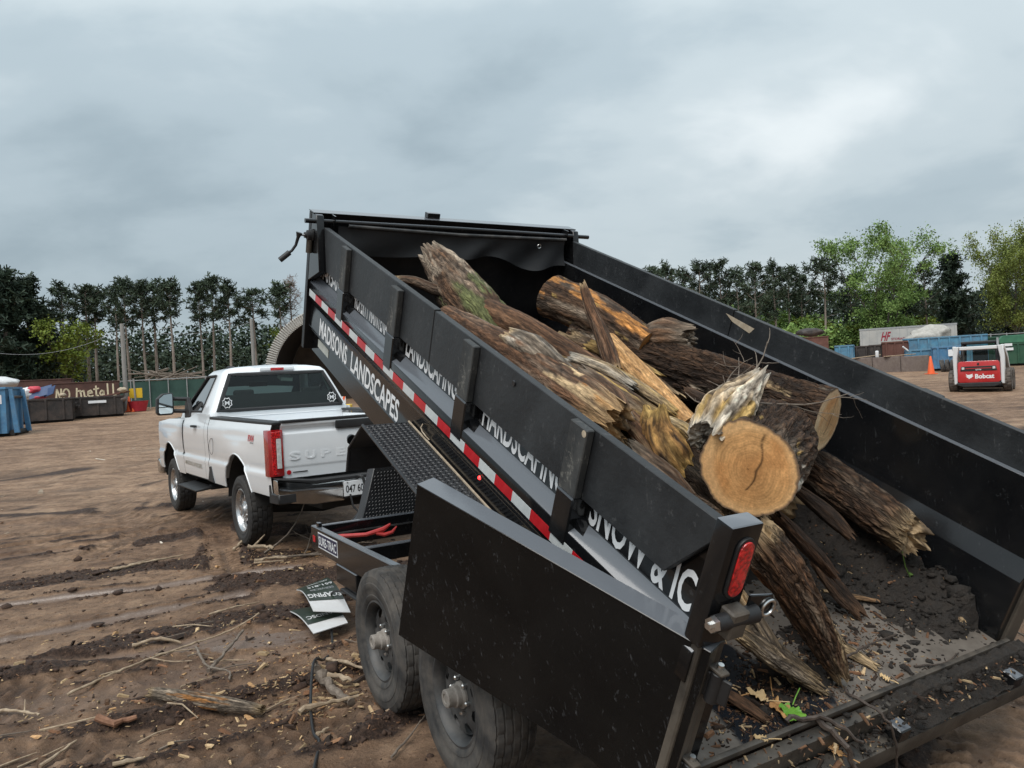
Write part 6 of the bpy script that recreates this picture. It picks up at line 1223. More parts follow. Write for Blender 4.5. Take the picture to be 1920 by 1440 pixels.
# pile of bare branches over the fence
rng = random.Random(3); mbx = MB()
for k in range(46):
    c = at(rng.uniform(275, 372), rng.uniform(697, 716), 54+rng.uniform(-1, 1)); d = np.array([rng.uniform(-1, 1), rng.uniform(-.3, .3), rng.uniform(-.12, .22)])*rng.uniform(.8, 2.2)
    mbx.tube([c-d, c+np.array([0, 0, rng.uniform(-.2, .2)]), c+d], [rng.uniform(.04, .09), .05, .02], 5)
o = make('brush_pile', mbx, M['twig'], weld=False); tag(o, 'pile of bare grey branches behind the green fence', 'brush pile'); o['kind'] = 'stuff'
# --- arched shed
ca = at(622, 700, 46); shed = empty('arched_shed', (ca[0], ca[1], gzs(46)), 'corrugated arched metal shed with a dark open front behind the truck cab', 'shed')
M['corr'] = pmat('pale corrugated metal', (.34, .33, .31), (.48, .47, .44), 6, .6, dirt=(.25, .22, .18), dirt_amt=.4)
r_ = 3.95; zb_ = gzs(46)
def arch_pt(a, r, y): 
    if a < 0: return (ca[0]-r, ca[1]+y, ca[2]+a*(ca[2]-zb_))
    if a > 1: return (ca[0]+r, ca[1]+y, ca[2]-(a-1)*(ca[2]-zb_))
    return (ca[0]-r*math.cos(math.pi*a), ca[1]+y, ca[2]+r*math.sin(math.pi*a))
na = 1000
def ring_pts(r, y): return [arch_pt(-1+3*k/na, r, y) for k in range(na+1)]
mbo = MB(); A0 = [arch_pt(-1+3*k/na, r_+(.05 if (k//2) % 2 else -.03), .0) for k in range(na+1)]; A1 = [arch_pt(-1+3*k/na, r_-.56, .02) for k in range(na+1)]; A2 = [arch_pt(-1+3*k/na, r_+(.05 if (k//2) % 2 else -.03), 9) for k in range(na+1)]
rib = [arch_pt(-1+3*k/na, r_-.05, -.05 if (k//2) % 2 else .04) for k in range(na+1)]; rib2 = [arch_pt(-1+3*k/na, r_-.50, -.05 if (k//2) % 2 else .04) for k in range(na+1)]
for S0, S1 in ((A2, A0), (A0, rib), (rib, rib2), (rib2, A1)):
    n_ = len(S0); mbo.add(S0+S1, [(i, i+1, n_+i+1, n_+i) for i in range(n_-1)])
make('shell', mbo, M['corr'], shed, smooth=0)
mbo = MB(); B1 = [arch_pt(-1+3*k/60, r_-.57, .03) for k in range(61)]; B2 = [arch_pt(-1+3*k/60, r_-.57, 8.9) for k in range(61)]
mbo.add(B1+B2, [(i, i+1, 61+i+1, 61+i) for i in range(60)]); make('lining', mbo, M['under'], shed)
make('back_wall', MB().poly([arch_pt(-1+3*k/60, r_-.58, 3.5) for k in range(61)]), pmat('brown timber wall', (.035, .025, .018), (.06, .045, .033), 2, .9), shed)
# barricade by the shed
b = gpt(636, 34); ba = empty('barricade', b, 'striped traffic barricade with yellow feet seen beside the truck cab', 'barricade')
make('striped_board', MB().box((b[0]-.35, b[1], b[2]+.55), (b[0]+.32, b[1]+.04, b[2]+.85)), M['white_paint'], ba)
for k in range(3): make('stripe', MB().prism([(-.32+k*.22, .551), (-.22+k*.22, .551), (-.12+k*.22, .849), (-.22+k*.22, .849)], lambda a, c_, t: (b[0]+a, b[1]+t, b[2]+c_), -.004, -.001), M['orange'], ba)
make('frame', MB().box((b[0]-.2, b[1]-.1, b[2]), (b[0]+.55, b[1]+.3, b[2]+.50)), M['yellow'], ba, bev=.03)
# --- right hand bins
def rbin(px, D, L_, W_, H_, mat, lb, yaw=.0, ribs=5, cat='container', nm='container'): return skip_bin(nm, gpt(px, D, row=True), yaw-.47, L_, W_, H_, mat, lb, cat, ribs=ribs)
e, f_ = plain_box('container', gpt(1528, 50, row=True), -.4, 1.9, 1.6, 2.35, M['rust_red'], 'tilted rust red steel sheet box furthest left above the trailer side', 'container')
rbin(1586, 48.5, 1.05, 1.4, 1.72, M['blue2'], 'small light blue bin left of the dark bins', 0, 2); rbin(1618, 49, 1.15, 1.4, 1.62, M['blackbin'], 'dark open bin right of the small light blue bin', 0, 2); rbin(1643, 48.6, .62, 1.2, 1.66, M['blackbin'], 'narrow black bin with a white can before it', 0, 1); rbin(1680, 49, 1.45, 1.6, 1.80, M['rust_red'], 'rust red open bin in the right hand row', 0, 3)
rbin(1772, 51.5, 4.7, 2.0, 1.95, M['blue2'], 'long light blue container with rusty rim full of scrap', -.02, 8); rbin(1728, 47.9, 1.7, 1.2, 1.25, M['blue2'], 'low blue trough bin in front of the long container', 0, 3)
rbin(1778, 46.6, 1.55, 1.4, 1.38, M['blue'], 'blue steel bin beside the orange cone on the right', 0, 3, 'dumpster', 'bin')
skip_bin('bin', gpt(1858, 52, row=True), -.5, 2.6, 1.8, 1.75, M['green_bin'], 'dark green bin partly hidden behind the skid steer cab', 'dumpster', ribs=4)
bg_ = gpt(1908, 50, row=True); gb = skip_bin('bin', bg_, -.5, 2.3, 1.7, 1.35, M['green_bin'], 'green bin with a sloping lid at the right edge', 'dumpster', ribs=3); f_ = yawf(bg_, -.5)
make('lid', MB().prism([(-1.2, 1.39), (-.75, 1.85), (1.2, 1.85), (1.2, 1.39)], lambda a, b, t: f_(a, t, b), -.9, .9), pmat('green lid', (.03, .13, .075), (.05, .18, .10), 3, .5), gb, bev=.02)
for x, z in ((-.5, 1.28), (-.45, 1.02)): make('notice', MB().box((x-.2, -.932, z-.08), (x+.2, -.924, z+.08), f_), M['white_paint'], gb, smooth=0)
f_ = yawf(gpt(1778, 46.6, row=True), -.47); o = make('notice', MB().box((.0, -.775, .82), (.28, -.765, 1.2), f_), M['white_paint'], smooth=0); tag(o, 'white paper notice on the blue bin beside the cone', 'notice')
# low concrete wall
bw0, bw1 = gpt(1585, 46.6, row=True), gpt(1744, 46.4, row=True); wl = empty('retaining_wall', (bw0+bw1)/2, 'low stained concrete block wall in front of the right hand bins', 'wall'); nseg = 3
for k in range(nseg):
    a = bw0+(bw1-bw0)*k/nseg; b = bw0+(bw1-bw0)*(k+1)/nseg; d = (b-a)/np.linalg.norm(b-a)
    f_ = yawf(a, math.atan2(d[1], d[0])); make('block', MB().box((.01, 0, -.1), (np.linalg.norm(b-a)-.01, .5, .92), f_), M['concrete'], wl, bev=.03)
for k, px in enumerate((1625, 1690)):
    a = gpt(px, 46.8, row=True); o = make('plank', MB().box((a[0]-1.0, a[1]-.1, a[2]+.95), (a[0]+.9, a[1]+.12, a[2]+1.0), lambda x, y, z: (x, y, z+(x-a[0])*(.03 if k else .08)+.02)), M['twig_pale'], bev=.01); tag(o, ('tan plank lying on the left end of the concrete wall', 'tan plank lying in the middle of the concrete wall')[k], 'plank')
b = gpt(1646, 46.8, row=True); o = make('can', MB().lathe([(.09, 0), (.10, .02), (.10, .36), (.07, .40), (0, .40)], b+np.array([0, 0, .93]), (0, 0, 1), 16, close=False), M['white_paint']); tag(o, 'white can standing on the concrete wall', 'can')
# big tyres by the bin
for k, px in enumerate((1768, 1778, 1788)):
    b = gpt(px, 44.9, row=True); o = make('tyre', tyre_mb((b[0], b[1], b[2]+.30), (.85-.2*k, -.5, .15), .40, .24, .2, .02, n=64, rows=3), M['rubber']); tag(o, ('leftmost old tyre leaning at the blue bin', 'middle old tyre leaning at the blue bin', 'rightmost old tyre leaning at the blue bin')[k], 'tyre', 'old tyres by the bin')
# semi-trailer
bs_ = gpt(1703, 57, row=True); st = empty('semi_trailer', bs_, 'white box semi-trailer with red HF letters behind the bins', 'trailer'); f_ = yawf(bs_, -.45)
H0 = at(1703, 613, 57)[2]-bs_[2]
make('box', MB().box((-3.15, -1.2, .9), (3.15, 1.2, H0), f_), M['white_box'], st, bev=.03); make('roof_rail', MB().box((-3.17, -1.22, H0-.10), (3.17, -1.201, H0+.02), f_), M['galv'], st)
for k in range(13): make('panel_seam', MB().box((-3.0+k*.5, -1.208, .95), (-2.985+k*.5, -1.201, H0-.11), f_), M['galv'], st)
for x in (-2.2, -1.2, 2.2): make('wheel', tyre_mb(f_(x, -1.0, .48), (0, -1, 0), .48, .28, .28, .02, n=48, rows=3), M['rubber'], st)
for x in (-2.2, -1.2, 2.2): make('landing_leg', MB().box((x-.05, -.8, .5), (x+.05, -.7, .91), f_), M['under'], st)
M['maroon'] = pmat('maroon lettering', (.28, .02, .04), None, 4, .5)
make('lettering', text_mb('HF', lambda x, y, d: f_(-1.75+x, -1.212, H0-.93+y), .62, .55, .03, slant=.25), M['maroon'], st, smooth=0, weld=False)
make('lettering', text_mb('STORAGE', lambda x, y, d: f_(-1.05+x, -1.212, H0-.93+y), .16, 1.0, .02), M['maroon'], st, smooth=0, weld=False)
lump('tarpaulin', at(1745, 631, 53.0), .95, pmat('cream tarpaulin', (.36, .345, .31), (.50, .48, .44), 5, .7, bump=.4, bscale=6, bdist=.1), 'cream tarpaulin draped over scrap in front of the white trailer', 'tarpaulin', 8, (1.5, .6, .75), rough=.5)
lump('scrap', at(1520, 623, 49), .55, M['blackbin'], 'dark scrap beside the rust red sheet box', 'scrap', 5, (1.6, .8, .5))
# scrap poking out of the long container
for k, (px, py) in enumerate(((1745, 639), (1765, 640), (1783, 637), (1800, 636), (1815, 634))):
    c = at(px, py, 51.4); o = make('scrap_bar', MB().tube([c-[.5, 0, .35], c, c+[.55, .1, .22]], [.05, .04, .04], 6), M['galv'] if k % 2 else M['blackbin']); tag(o, ['bent scrap bar at the left end of the long blue container', 'dark scrap bar second from left in the long container', 'pale scrap bar in the middle of the long container', 'dark scrap bar just left of the skid steer roof', 'pale scrap bar over the skid steer roof'][k], 'scrap', 'scrap in the long container')
c = at(1702, 657, 47.3); o = make('pipe', MB().tube([c-[.3, 0, -.25], c+[.35, 0, -.3]], .05, 8), M['white_paint']); tag(o, 'white pipe leaning at the right end of the rust red bin', 'pipe')
fence([1772, 1800, 1830, 1860, 1890, 1925], 56, 54, 2.0, 'chain fence behind the green bins on the right', True)
# --- skid steer
sb = gpt(1837, 29.0); SY = -.64; sf = yawf(sb, SY); sk = empty('skid_steer', sb, 'red and white skid steer loader parked with its rear to the viewer', 'loader')
M['sk_red'] = pmat('red machine paint', (.42, .012, .015), (.52, .02, .022), 3, .35, coat=.5, dirt=(.25, .12, .1), dirt_amt=.2); M['sk_white'] = pmat('white machine paint', (.60, .61, .62), (.70, .71, .71), 3, .4, dirt=(.4, .36, .3), dirt_amt=.3)
def spart(n, mb, m, par=None, **k): return make(n, mb, m, par or sk, **k)
rd = spart('rear_door', MB().prism([(-.70, .42), (-.68, 1.10), (-.62, 1.17), (.62, 1.17), (.68, 1.10), (.70, .42), (.64, .36), (-.64, .36)], lambda a, b, t: sf(a, t, b), -.08, .10), M['sk_red'], bev=.03, seg=2)
spart('grille', MB().prism([(-.60, .80), (-.56, .98), (.56, .98), (.60, .80)], lambda a, b, t: sf(a, t, b), -.10, -.079), M['trim'], rd, bev=.02)
spart('grille_bar', MB().box((-.42, -.112, .885), (.42, -.099, .91), sf), M['sk_red'], rd)
for x in (-.50, .50): spart('work_lamp', MB().box((x-.045, -.115, .86), (x+.045, -.099, .95), sf), M['clear_lens'], rd, bev=.01)
spart('latch', MB().lathe([(0, .02), (.04, .015), (.05, 0)], sf(0, -.082, 1.06), (0, -1, 0), 14, close=False), M['trim'], rd)
spart('lettering', text_mb('Bobcat', lambda x, y, d: sf(-.12+x, -.084, .52+y), .16, .62, .035), M['white_paint'], rd, smooth=0, weld=False)
cat_pts = [(-.43, .70), (-.36, .66), (-.28, .665), (-.19, .70), (-.21, .64), (-.17, .61), (-.215, .585), (-.23, .55), (-.28, .53), (-.33, .50), (-.34, .55), (-.40, .555), (-.375, .60), (-.43, .62), (-.385, .645)]
spart('emblem', MB().poly([sf(a, -.084, b) for a, b in cat_pts]), M['white_paint'], rd, smooth=0)
spart('model_number', text_mb('S770', lambda x, y, d: sf(-.09+x, -.1125, .825+y), .045, .18, .02), M['white_paint'], rd, smooth=0, weld=False)
spart('engine_body', MB().box((-.72, .101, .30), (.72, 2.0, 1.15), sf), M['trim'], bev=.03)
spart('bumper', MB().prism([(-.74, .28), (-.74, .36), (.74, .36), (.74, .28), (.5, .20), (-.5, .20)], lambda a, b, t: sf(a, t, b), -.14, .2), M['trim'], bev=.02)
for sx in (-1, 1):
    spart('upright', MB().prism([(.70, .30), (.82, .30), (.84, 1.30), (.80, 1.74), (.62, 1.74), (.70, 1.30)], lambda a, b, t: sf(sx*a, t, b), -.02, .35), M['sk_white'], bev=.02)
    spart('lift_arm', MB().prism([(.1, 1.60), (.1, 1.76), (1.5, 1.40), (2.6, .70), (2.5, .60), (1.4, 1.24)], lambda a, b, t: sf(sx*t, a, b), .72, .85), M['sk_white'], bev=.02)
    spart('cab_post', MB().tube([sf(sx*.58, .35, 1.15), sf(sx*.55, .55, 1.85)], .05, 8), M['trim']); spart('cab_post', MB().tube([sf(sx*.58, 1.5, 1.1), sf(sx*.55, 1.4, 1.85)], .05, 8), M['trim'])
    spart('side_glass', MB().poly([sf(sx*.57, .45, 1.18), sf(sx*.57, 1.4, 1.18), sf(sx*.55, 1.38, 1.82), sf(sx*.55, .57, 1.82)]), M['dark_glass'])
    for y in (.45, 1.60):
        spart('wheel', tyre_mb(sf(sx*.88, y, .43), (sx*math.cos(SY), sx*math.sin(SY), 0), .43, .30, .22, .03, n=72, rows=2), M['rubber_mud'])
        spart('wheel_hub', MB().lathe([(.22, -.02), (.21, .03), (.08, .05), (0, .05)], sf(sx*.92, y, .43), (sx*math.cos(SY), sx*math.sin(SY), 0), 16, close=False), M['sk_white'])
spart('cross_tube', MB().box((-.62, .02, 1.60), (.62, .16, 1.73), sf), M['sk_white'], bev=.02)
spart('cab_roof', MB().box((-.60, .40, 1.82), (.60, 1.55, 1.93), sf), M['trim'], bev=.03)
spart('rear_glass', MB().poly([sf(-.55, .40, 1.2), sf(.55, .40, 1.2), sf(.52, .55, 1.82), sf(-.52, .55, 1.82)]), M['glass'])
spart('operator_seat', MB().box((-.25, .75, 1.0), (.25, .9, 1.62), sf), M['seat'], bev=.05, seg=2)
spart('exhaust', MB().tube([sf(.62, .3, 1.74), sf(.62, .3, 2.02)], .04, 8), M['galv']); spart('bucket', MB().prism([(2.4, .1), (3.2, .05), (2.5, .75)], lambda a, b, t: sf(t, a, b), -.95, .95), M['trim'], bev=.01)
# ------------------------------------------------------------------ trees
def leaf_mat(name, c1, c2, rough=.6, trans=.25):
    m, t, b, L = new_mat(name); tc = N(t, 'ShaderNodeTexCoord'); no = N(t, 'ShaderNodeTexNoise', inp={'Scale': 1.1, 'Detail': 4.0}); L(tc.outputs['Object'], no.inputs['Vector'])
    oi = N(t, 'ShaderNodeObjectInfo'); rp = ramp(t, [(.35, c1), (.65, c2)]); L(no.outputs['Fac'], rp.inputs[0]); hv = N(t, 'ShaderNodeHueSaturation'); mr = N(t, 'ShaderNodeMapRange', inp={1: 0, 2: 1, 3: .8, 4: 1.2}); L(oi.outputs['Random'], mr.inputs[0]); L(mr.outputs[0], hv.inputs['Value']); L(rp.outputs[0], hv.inputs['Color']); L(hv.outputs[0], b.inputs['Base Color'])
    b.inputs['Roughness'].default_value = rough; b.inputs['Specular IOR Level'].default_value = .2
    return m
M['needle'] = leaf_mat('pine needles', (.032, .048, .032), (.072, .098, .058)); M['needle_dark'] = leaf_mat('dark pine needles', (.018, .032, .022), (.042, .060, .038)); M['leafy'] = leaf_mat('spring leaves', (.105, .185, .048), (.215, .315, .092)); M['leafy_y'] = leaf_mat('yellow green leaves', (.13, .18, .030), (.22, .27, .045)); M['leafy_o'] = leaf_mat('olive spring leaves', (.10, .135, .032), (.20, .235, .055)); M['dead_leaf'] = leaf_mat('bare reddish twigs', (.13, .085, .065), (.20, .14, .11)); M['under_leaf'] = leaf_mat('dark woodland leaves', (.014, .024, .016), (.040, .060, .034))
M['pine_trunk'] = pmat('pine trunk bark', (.17, .135, .112), (.32, .27, .23), 4, .9, bump=.3, stretch=(1, 1, .3), rand=.2); M['tree_trunk'] = pmat('grey brown trunk', (.07, .06, .05), (.13, .115, .10), 4, .9, bump=.3, rand=.2)
def quads_obj(name, V, mat, parent, kind=None):
    n = len(V)//4; me = bpy.data.meshes.new(name); V = np.asarray(V, float); c = np.zeros(3) if parent is not None else None
    F = np.arange(n*4).reshape(-1, 4); me.vertices.add(len(V)); me.loops.add(len(V)); me.polygons.add(n)
    me.loops.foreach_set('vertex_index', F.ravel().astype(np.int32)); me.polygons.foreach_set('loop_start', np.arange(0, n*4, 4, dtype=np.int32)); me.polygons.foreach_set('loop_total', np.full(n, 4, dtype=np.int32))
    return me, V
def tufts(C, sz, per, rs, aniso=1.0, wid=.16):
    """small blades fanning out of each centre"""
    C = np.repeat(C, per, 0); n = len(C); d = rs.normal(size=(n, 3)); d[:, 2] = d[:, 2]*.8+.25; d /= np.linalg.norm(d, axis=1)[:, None]
    s = rs.normal(size=(n, 3)); s -= d*np.sum(s*d, 1)[:, None]; s /= np.linalg.norm(s, axis=1)[:, None]
    L_ = sz*rs.uniform(.6, 1.2, (n, 1)); w = L_*wid
    a = C+d*L_*.1; b = C+d*L_
    return np.stack([a-s*w*.5, a+s*w*.5, b+s*w*.45, b-s*w*.45], 1).reshape(-1, 3)
def leaves(C, sz, rs):
    n = len(C); d = rs.normal(size=(n, 3)); d /= np.linalg.norm(d, axis=1)[:, None]; s = rs.normal(size=(n, 3)); s -= d*np.sum(s*d, 1)[:, None]; s /= np.linalg.norm(s, axis=1)[:, None]
    L_ = sz*rs.uniform(.6, 1.3, (n, 1)); return np.stack([C-d*L_*.5, C+s*L_*.36, C+d*L_*.5, C-s*L_*.36], 1).reshape(-1, 3)
def foliage(name, V, mat, parent):
    me, V = quads_obj(name, V, mat, parent); base = WL[parent.name] if parent is not None else np.zeros(3)
    me.vertices.foreach_set('co', (V).ravel()); me.update(); me.materials.append(mat)
    o = bpy.data.objects.new(name, me); COL.objects.link(o); WL[o.name] = base.copy()
    if parent is not None: o.parent = parent
    return o
def limb(mb_, p, d, L_, r_, rs, n=5, curve=.18, up=.0):
    P = [vec(p)]; d = vec(d)/np.linalg.norm(d)
    for i in range(n): d = d+rs.normal(size=3)*curve+np.array([0, 0, up]); d /= np.linalg.norm(d); P.append(P[-1]+d*L_/n)
    mb_.tube(P, list(np.linspace(r_, r_*.25, n+1)), 5, caps=False); return P
def pine(seed, H, crown=.36, spread=1.7, dens=1.0, mat='needle', bare=False):
    """red pine: bare straight trunk, clumpy crown on short crooked limbs; built at the origin"""
    rs = np.random.RandomState(seed); e = empty('pine_tree', (0, 0, 0)); tm = MB(); lean = rs.normal(size=2)*.012
    P = [np.array([lean[0]*z*z/H+.05*math.sin(z*.7+seed), lean[1]*z*z/H, z]) for z in np.linspace(-.3, H*.97, 14)]; tm.tube(P, list(np.linspace(.15, .03, 14)), 8)
    C = []; bm_ = MB()
    z0 = H*(1-crown); nb = int(26*dens)
    for i in range(nb):
        f = (i+.5)/nb; z = z0+(H-z0)*f; a = i*2.4+rs.uniform(-.5, .5); L_ = spread*(.45+.9*math.sin(math.pi*min(1, .16+.80*f)))*rs.uniform(.5, 1.05)*(.8 if f > .85 else 1)
        Q = limb(bm_, (np.interp(z, [p[2] for p in P], [p[0] for p in P]), np.interp(z, [p[2] for p in P], [p[1] for p in P]), z), (math.cos(a), math.sin(a), .15+.5*f), L_, .035, rs, up=.10)
        for k, q in enumerate(Q[2:]):
            for _ in range(3 if k > 0 else 1): C.append(q+rs.normal(size=3)*.17)
    for i in range(int(6*dens)):
        z = z0*rs.uniform(.55, 1.0); a = rs.uniform(0, 6.28); Q = limb(bm_, (0, 0, z), (math.cos(a), math.sin(a), .1), rs.uniform(.4, 1.1), .02, rs)
        if not bare and rs.rand() < .35: C.append(Q[-1])
    C.append(np.array([P[-1][0], P[-1][1], H]))
    make('trunk', tm, M['pine_trunk'], e, weld=False); make('limbs', bm_, M['pine_trunk'], e, weld=False, kind='stuff')
    foliage('crown', tufts(np.array(C), .34, 12 if not bare else 7, rs, wid=.20 if not bare else .07), M[mat], e); return e
def conifer_full(seed, H, rad):
    """dense tree leafed nearly to the ground"""
    rs = np.random.RandomState(seed); e = empty('pine_tree', (0, 0, 0)); make('trunk', MB().tube([(0, 0, -.3), (0, 0, H*.5), (.1, 0, H*.97)], [.2, .14, .03], 8), M['pine_trunk'], e); C = []; bm_ = MB()
    for i in range(90):
        f = rs.uniform(.10, 1)**.9; z = H*f; a = rs.uniform(0, 6.28); L_ = rad*(1-.75*f**1.8)*rs.uniform(.55, 1.1)
        Q = limb(bm_, (0, 0, z), (math.cos(a), math.sin(a), .1+.3*f), L_, .03, rs, up=.05)
        for q in Q[1:]:
            for _ in range(3): C.append(q+rs.normal(size=3)*.22)
    make('limbs', bm_, M['pine_trunk'], e, weld=False, kind='stuff'); foliage('crown', tufts(np.array(C), .42, 8, rs, wid=.24), M['needle_dark'], e); return e
def broadleaf(seed, H, rad, mat, z0=.18, nclump=46, per=230, sz=.20, clump=.75, stems=4, name='broadleaf_tree', vert=1.0):
    """deciduous tree: forked stems, leaf clumps at limb ends with gaps between"""
    rs = np.random.RandomState(seed); e = empty(name, (0, 0, 0)); tm = MB(); lm = MB(); tips = []
    tm.tube([(0, 0, -.3), (.05, 0, H*z0)], [.05*H*.35+.04, .03*H*.35+.03], 8)
    for s in range(stems):
        a = 2*math.pi*s/stems+rs.uniform(-.4, .4); Q = limb(tm, (.05, 0, H*z0), (math.cos(a)*.42, math.sin(a)*.42, 1.0), H*(.94-z0)*rs.uniform(.82, 1.0), .03*H*.25, rs, 8, .10, .03)
        for q in Q[1:]:
            for _ in range(max(1, nclump//(stems*7))):
                b = rs.uniform(0, 6.28); f = (q[2]/H-z0)/(1-z0); L_ = rad*(.95*math.sin(math.pi*min(.97, .22+.70*f)))*rs.uniform(.35, .95)
                if L_ < .1: continue
                T2 = limb(lm, q, (math.cos(b), math.sin(b), .55*vert), L_, .03, rs, 4, .2, .05); tips += [T2[-1], T2[-2]]
        tips.append(Q[-1])
    C = []
    for t in tips:
        k = int(per*rs.uniform(.4, 1.2)*46/max(20, len(tips))); C.append(t+rs.normal(size=(k, 3))*clump*np.array([.5, .5, .38])*rs.uniform(.6, 1.2))
    make('trunk', tm, M['tree_trunk'], e, weld=False); make('limbs', lm, M['tree_trunk'], e, weld=False, kind='stuff'); foliage('crown', leaves(np.concatenate(C), sz, rs), M[mat], e); return e
PV = [pine(11, 9.6, .33, 1.2, .62), pine(12, 9.6, .28, .95, .55), pine(13, 9.6, .36, 1.35, .66), pine(14, 9.6, .29, 1.15, .55), pine(15, 9.6, .34, 1.0, .58)]
used = [False]*len(PV)
def put(protos, flags, i, px, D, top, label, group, rz, cat='tree', ww=1.0):
    b = gpt(px, D); b[2] -= .05; tz = at(px, top, D)[2]; s = (tz-b[2])/protos[i]['H'] if 0 else (tz-b[2])/HT[id(protos)][i]
    o = protos[i] if not flags[i] else copy_tree(protos[i]); flags[i] = True
    place(o, b, rz, (s*ww, s*ww, s)); tag(o, label, cat, group); return o
HT = {id(PV): [9.75]*5}
L1 = [(125, 58, 538), (171, 60, 531), (187, 63, 545), (226, 58, 535), (246, 61, 531), (278, 59, 532), (298, 62, 530), (329, 57, 530), (384, 59, 527), (406, 62, 528), (436, 58, 534), (484, 60, 538), (534, 59, 536)]
WHO = ['leftmost tall bare-trunked pine beside the yellow-green tree', 'tall pine second from the yellow-green tree', 'shorter pine just right of the second tall pine', 'tall pine directly left of the grey utility pole', 'tall pine directly right of the grey utility pole', 'tall pine second to the right of the grey utility pole', 'slim leaning pine left of the branch pile', 'tall pine standing over the branch pile', 'highest pine left of the pair above the truck mirror', 'highest pine right of the pair above the truck mirror', 'pine with a side limb above the truck roof edge', 'pine just right of the pale utility pole', 'pine beside the arched shed next to the reddish tree']
for k, (px, D, top) in enumerate(L1): put(PV, used, (k*3) % 5, px, D, top+(0, 7, -3, 4, -5)[k % 5], WHO[k], 'tall pines along the left horizon', k*1.9, ww=(1.0, .85, 1.15, .95, 1.08)[(k*2) % 5])
DP = [pine(31, 9.7, .42, 1.2, .8, 'dead_leaf', True)]; HT[id(DP)] = [9.8]; put(DP, [False], 0, 556, 60, 525, 'reddish nearly bare pine beside the arched shed', None, .5)
CF = [conifer_full(21, 10.5, 2.9), conifer_full(22, 10.5, 2.6)]; HT[id(CF)] = [10.6]*2; cu = [False]*2
for k, (px, D, top, lb) in enumerate(((-35, 52, 508, 'dense dark pine cut by the left edge'), (18, 54, 514, 'dense dark pine second from the left edge'), (62, 56, 530, 'dense dark pine at the right of the left-hand clump'), (95, 66, 585, 'lower dense pine behind the yellow-green tree'))): put(CF, cu, k % 2, px, D, top, lb, 'dense pines at the far left', k*1.3)
YT = [broadleaf(41, 7, 2.1, 'leafy_y', .25, 40, 130, .19, .6)]; HT[id(YT)] = [7.2]; yf = [False]
put(YT, yf, 0, 132, 56.5, 578, 'yellow-green young tree in front of the left pines', None, 0); put(YT, yf, 0, 565, 62, 596, 'yellow-green tree crown showing left of the arched shed', None, 2)
# right hand trees
R1 = [(1232, 62, 508), (1258, 60, 500), (1290, 63, 515), (1318, 61, 497), (1358, 62, 494), (1392, 64, 508), (1424, 61, 500), (1458, 62, 496), (1484, 64, 508), (1553, 61, 490), (1600, 66, 520), (1742, 62, 497), (1510, 66, 522)]
WR = ['dark pine furthest left over the far trailer side', 'second dark pine over the far trailer side', 'short dark pine third over the far trailer side', 'dark pine fourth over the far trailer side', 'tallest dark pine of the group over the trailer side', 'dark pine right of the tallest of the group', 'rounded dark pine above the splinter in the far board', 'dark pine second left of the lone trunk', 'thin pine just left of the lone trunk', 'lone tall pine left of the big green tree', 'pine half hidden behind the big green tree', 'dark pine right of the big green tree', 'small pine right behind the thin pine']
PD = [pine(51, 9.6, .58, 1.7, 1.0, 'needle'), pine(52, 9.6, .54, 1.5, .9, 'needle'), pine(53, 9.6, .36, 1.6, .7, 'needle')]; HT[id(PD)] = [9.75]*3; pf = [False]*3
for k, (px, D, top) in enumerate(R1): put(PD, pf, 2 if px in (1553, 1484) else k % 2, px, D, top, WR[k], 'dark pines over the right horizon', k*2.1)
put(CF, cu, 0, 1792, 66, 484, 'broad dark conifer left of the olive tree', 'dark conifers at the right', 1.0); put(CF, cu, 1, 1880, 70, 506, 'broad dark conifer behind the olive tree', 'dark conifers at the right', 2.2); put(CF, cu, 0, 1705, 70, 545, 'low dark conifer behind the big green tree', 'dark conifers at the right', 3.0)
BT = [broadleaf(61, 11, 3.0, 'leafy', .16, 90, 720, .155, .75, 6)]; HT[id(BT)] = [11.3]; put(BT, [False], 0, 1662, 61, 400, 'big fresh green broadleaf tree above the bins', None, .3, ww=.92)
OT = [broadleaf(62, 11, 4.3, 'leafy_o', .18, 90, 760, .16, .85, 6)]; HT[id(OT)] = [11.2]; put(OT, [False], 0, 1908, 60, 420, 'olive green broadleaf tree at the right edge', None, 1.1, ww=.78)
SH = [broadleaf(71, 3, 1.3, 'leafy', .08, 40, 170, .17, .5, 5, 'shrub', .5), broadleaf(72, 3, 1.2, 'leafy_y', .08, 40, 150, .16, .45, 5, 'shrub', .5)]; HT[id(SH)] = [3.3]*2; sf_ = [False]*2
for k, (px, D, top, lb) in enumerate(((1585, 63, 606, 'bright shrub left of the big tree trunk'), (1618, 64, 600, 'bright shrub under the big green tree'), (1650, 63, 580, 'green bush at the foot of the big tree'), (1690, 64, 585, 'green bush right of the big tree foot'), (1500, 62, 590, 'yellow-green bush above the far trailer side'), (1530, 64, 585, 'green bush by the lone tall pine'), (1400, 66, 560, 'low bush between the dark pines'), (1720, 66, 590, 'bush above the white semi-trailer'))): put(SH, sf_, k % 2, px, D, top, lb, 'bushes behind the right hand bins', k, 'bush', 1.2)
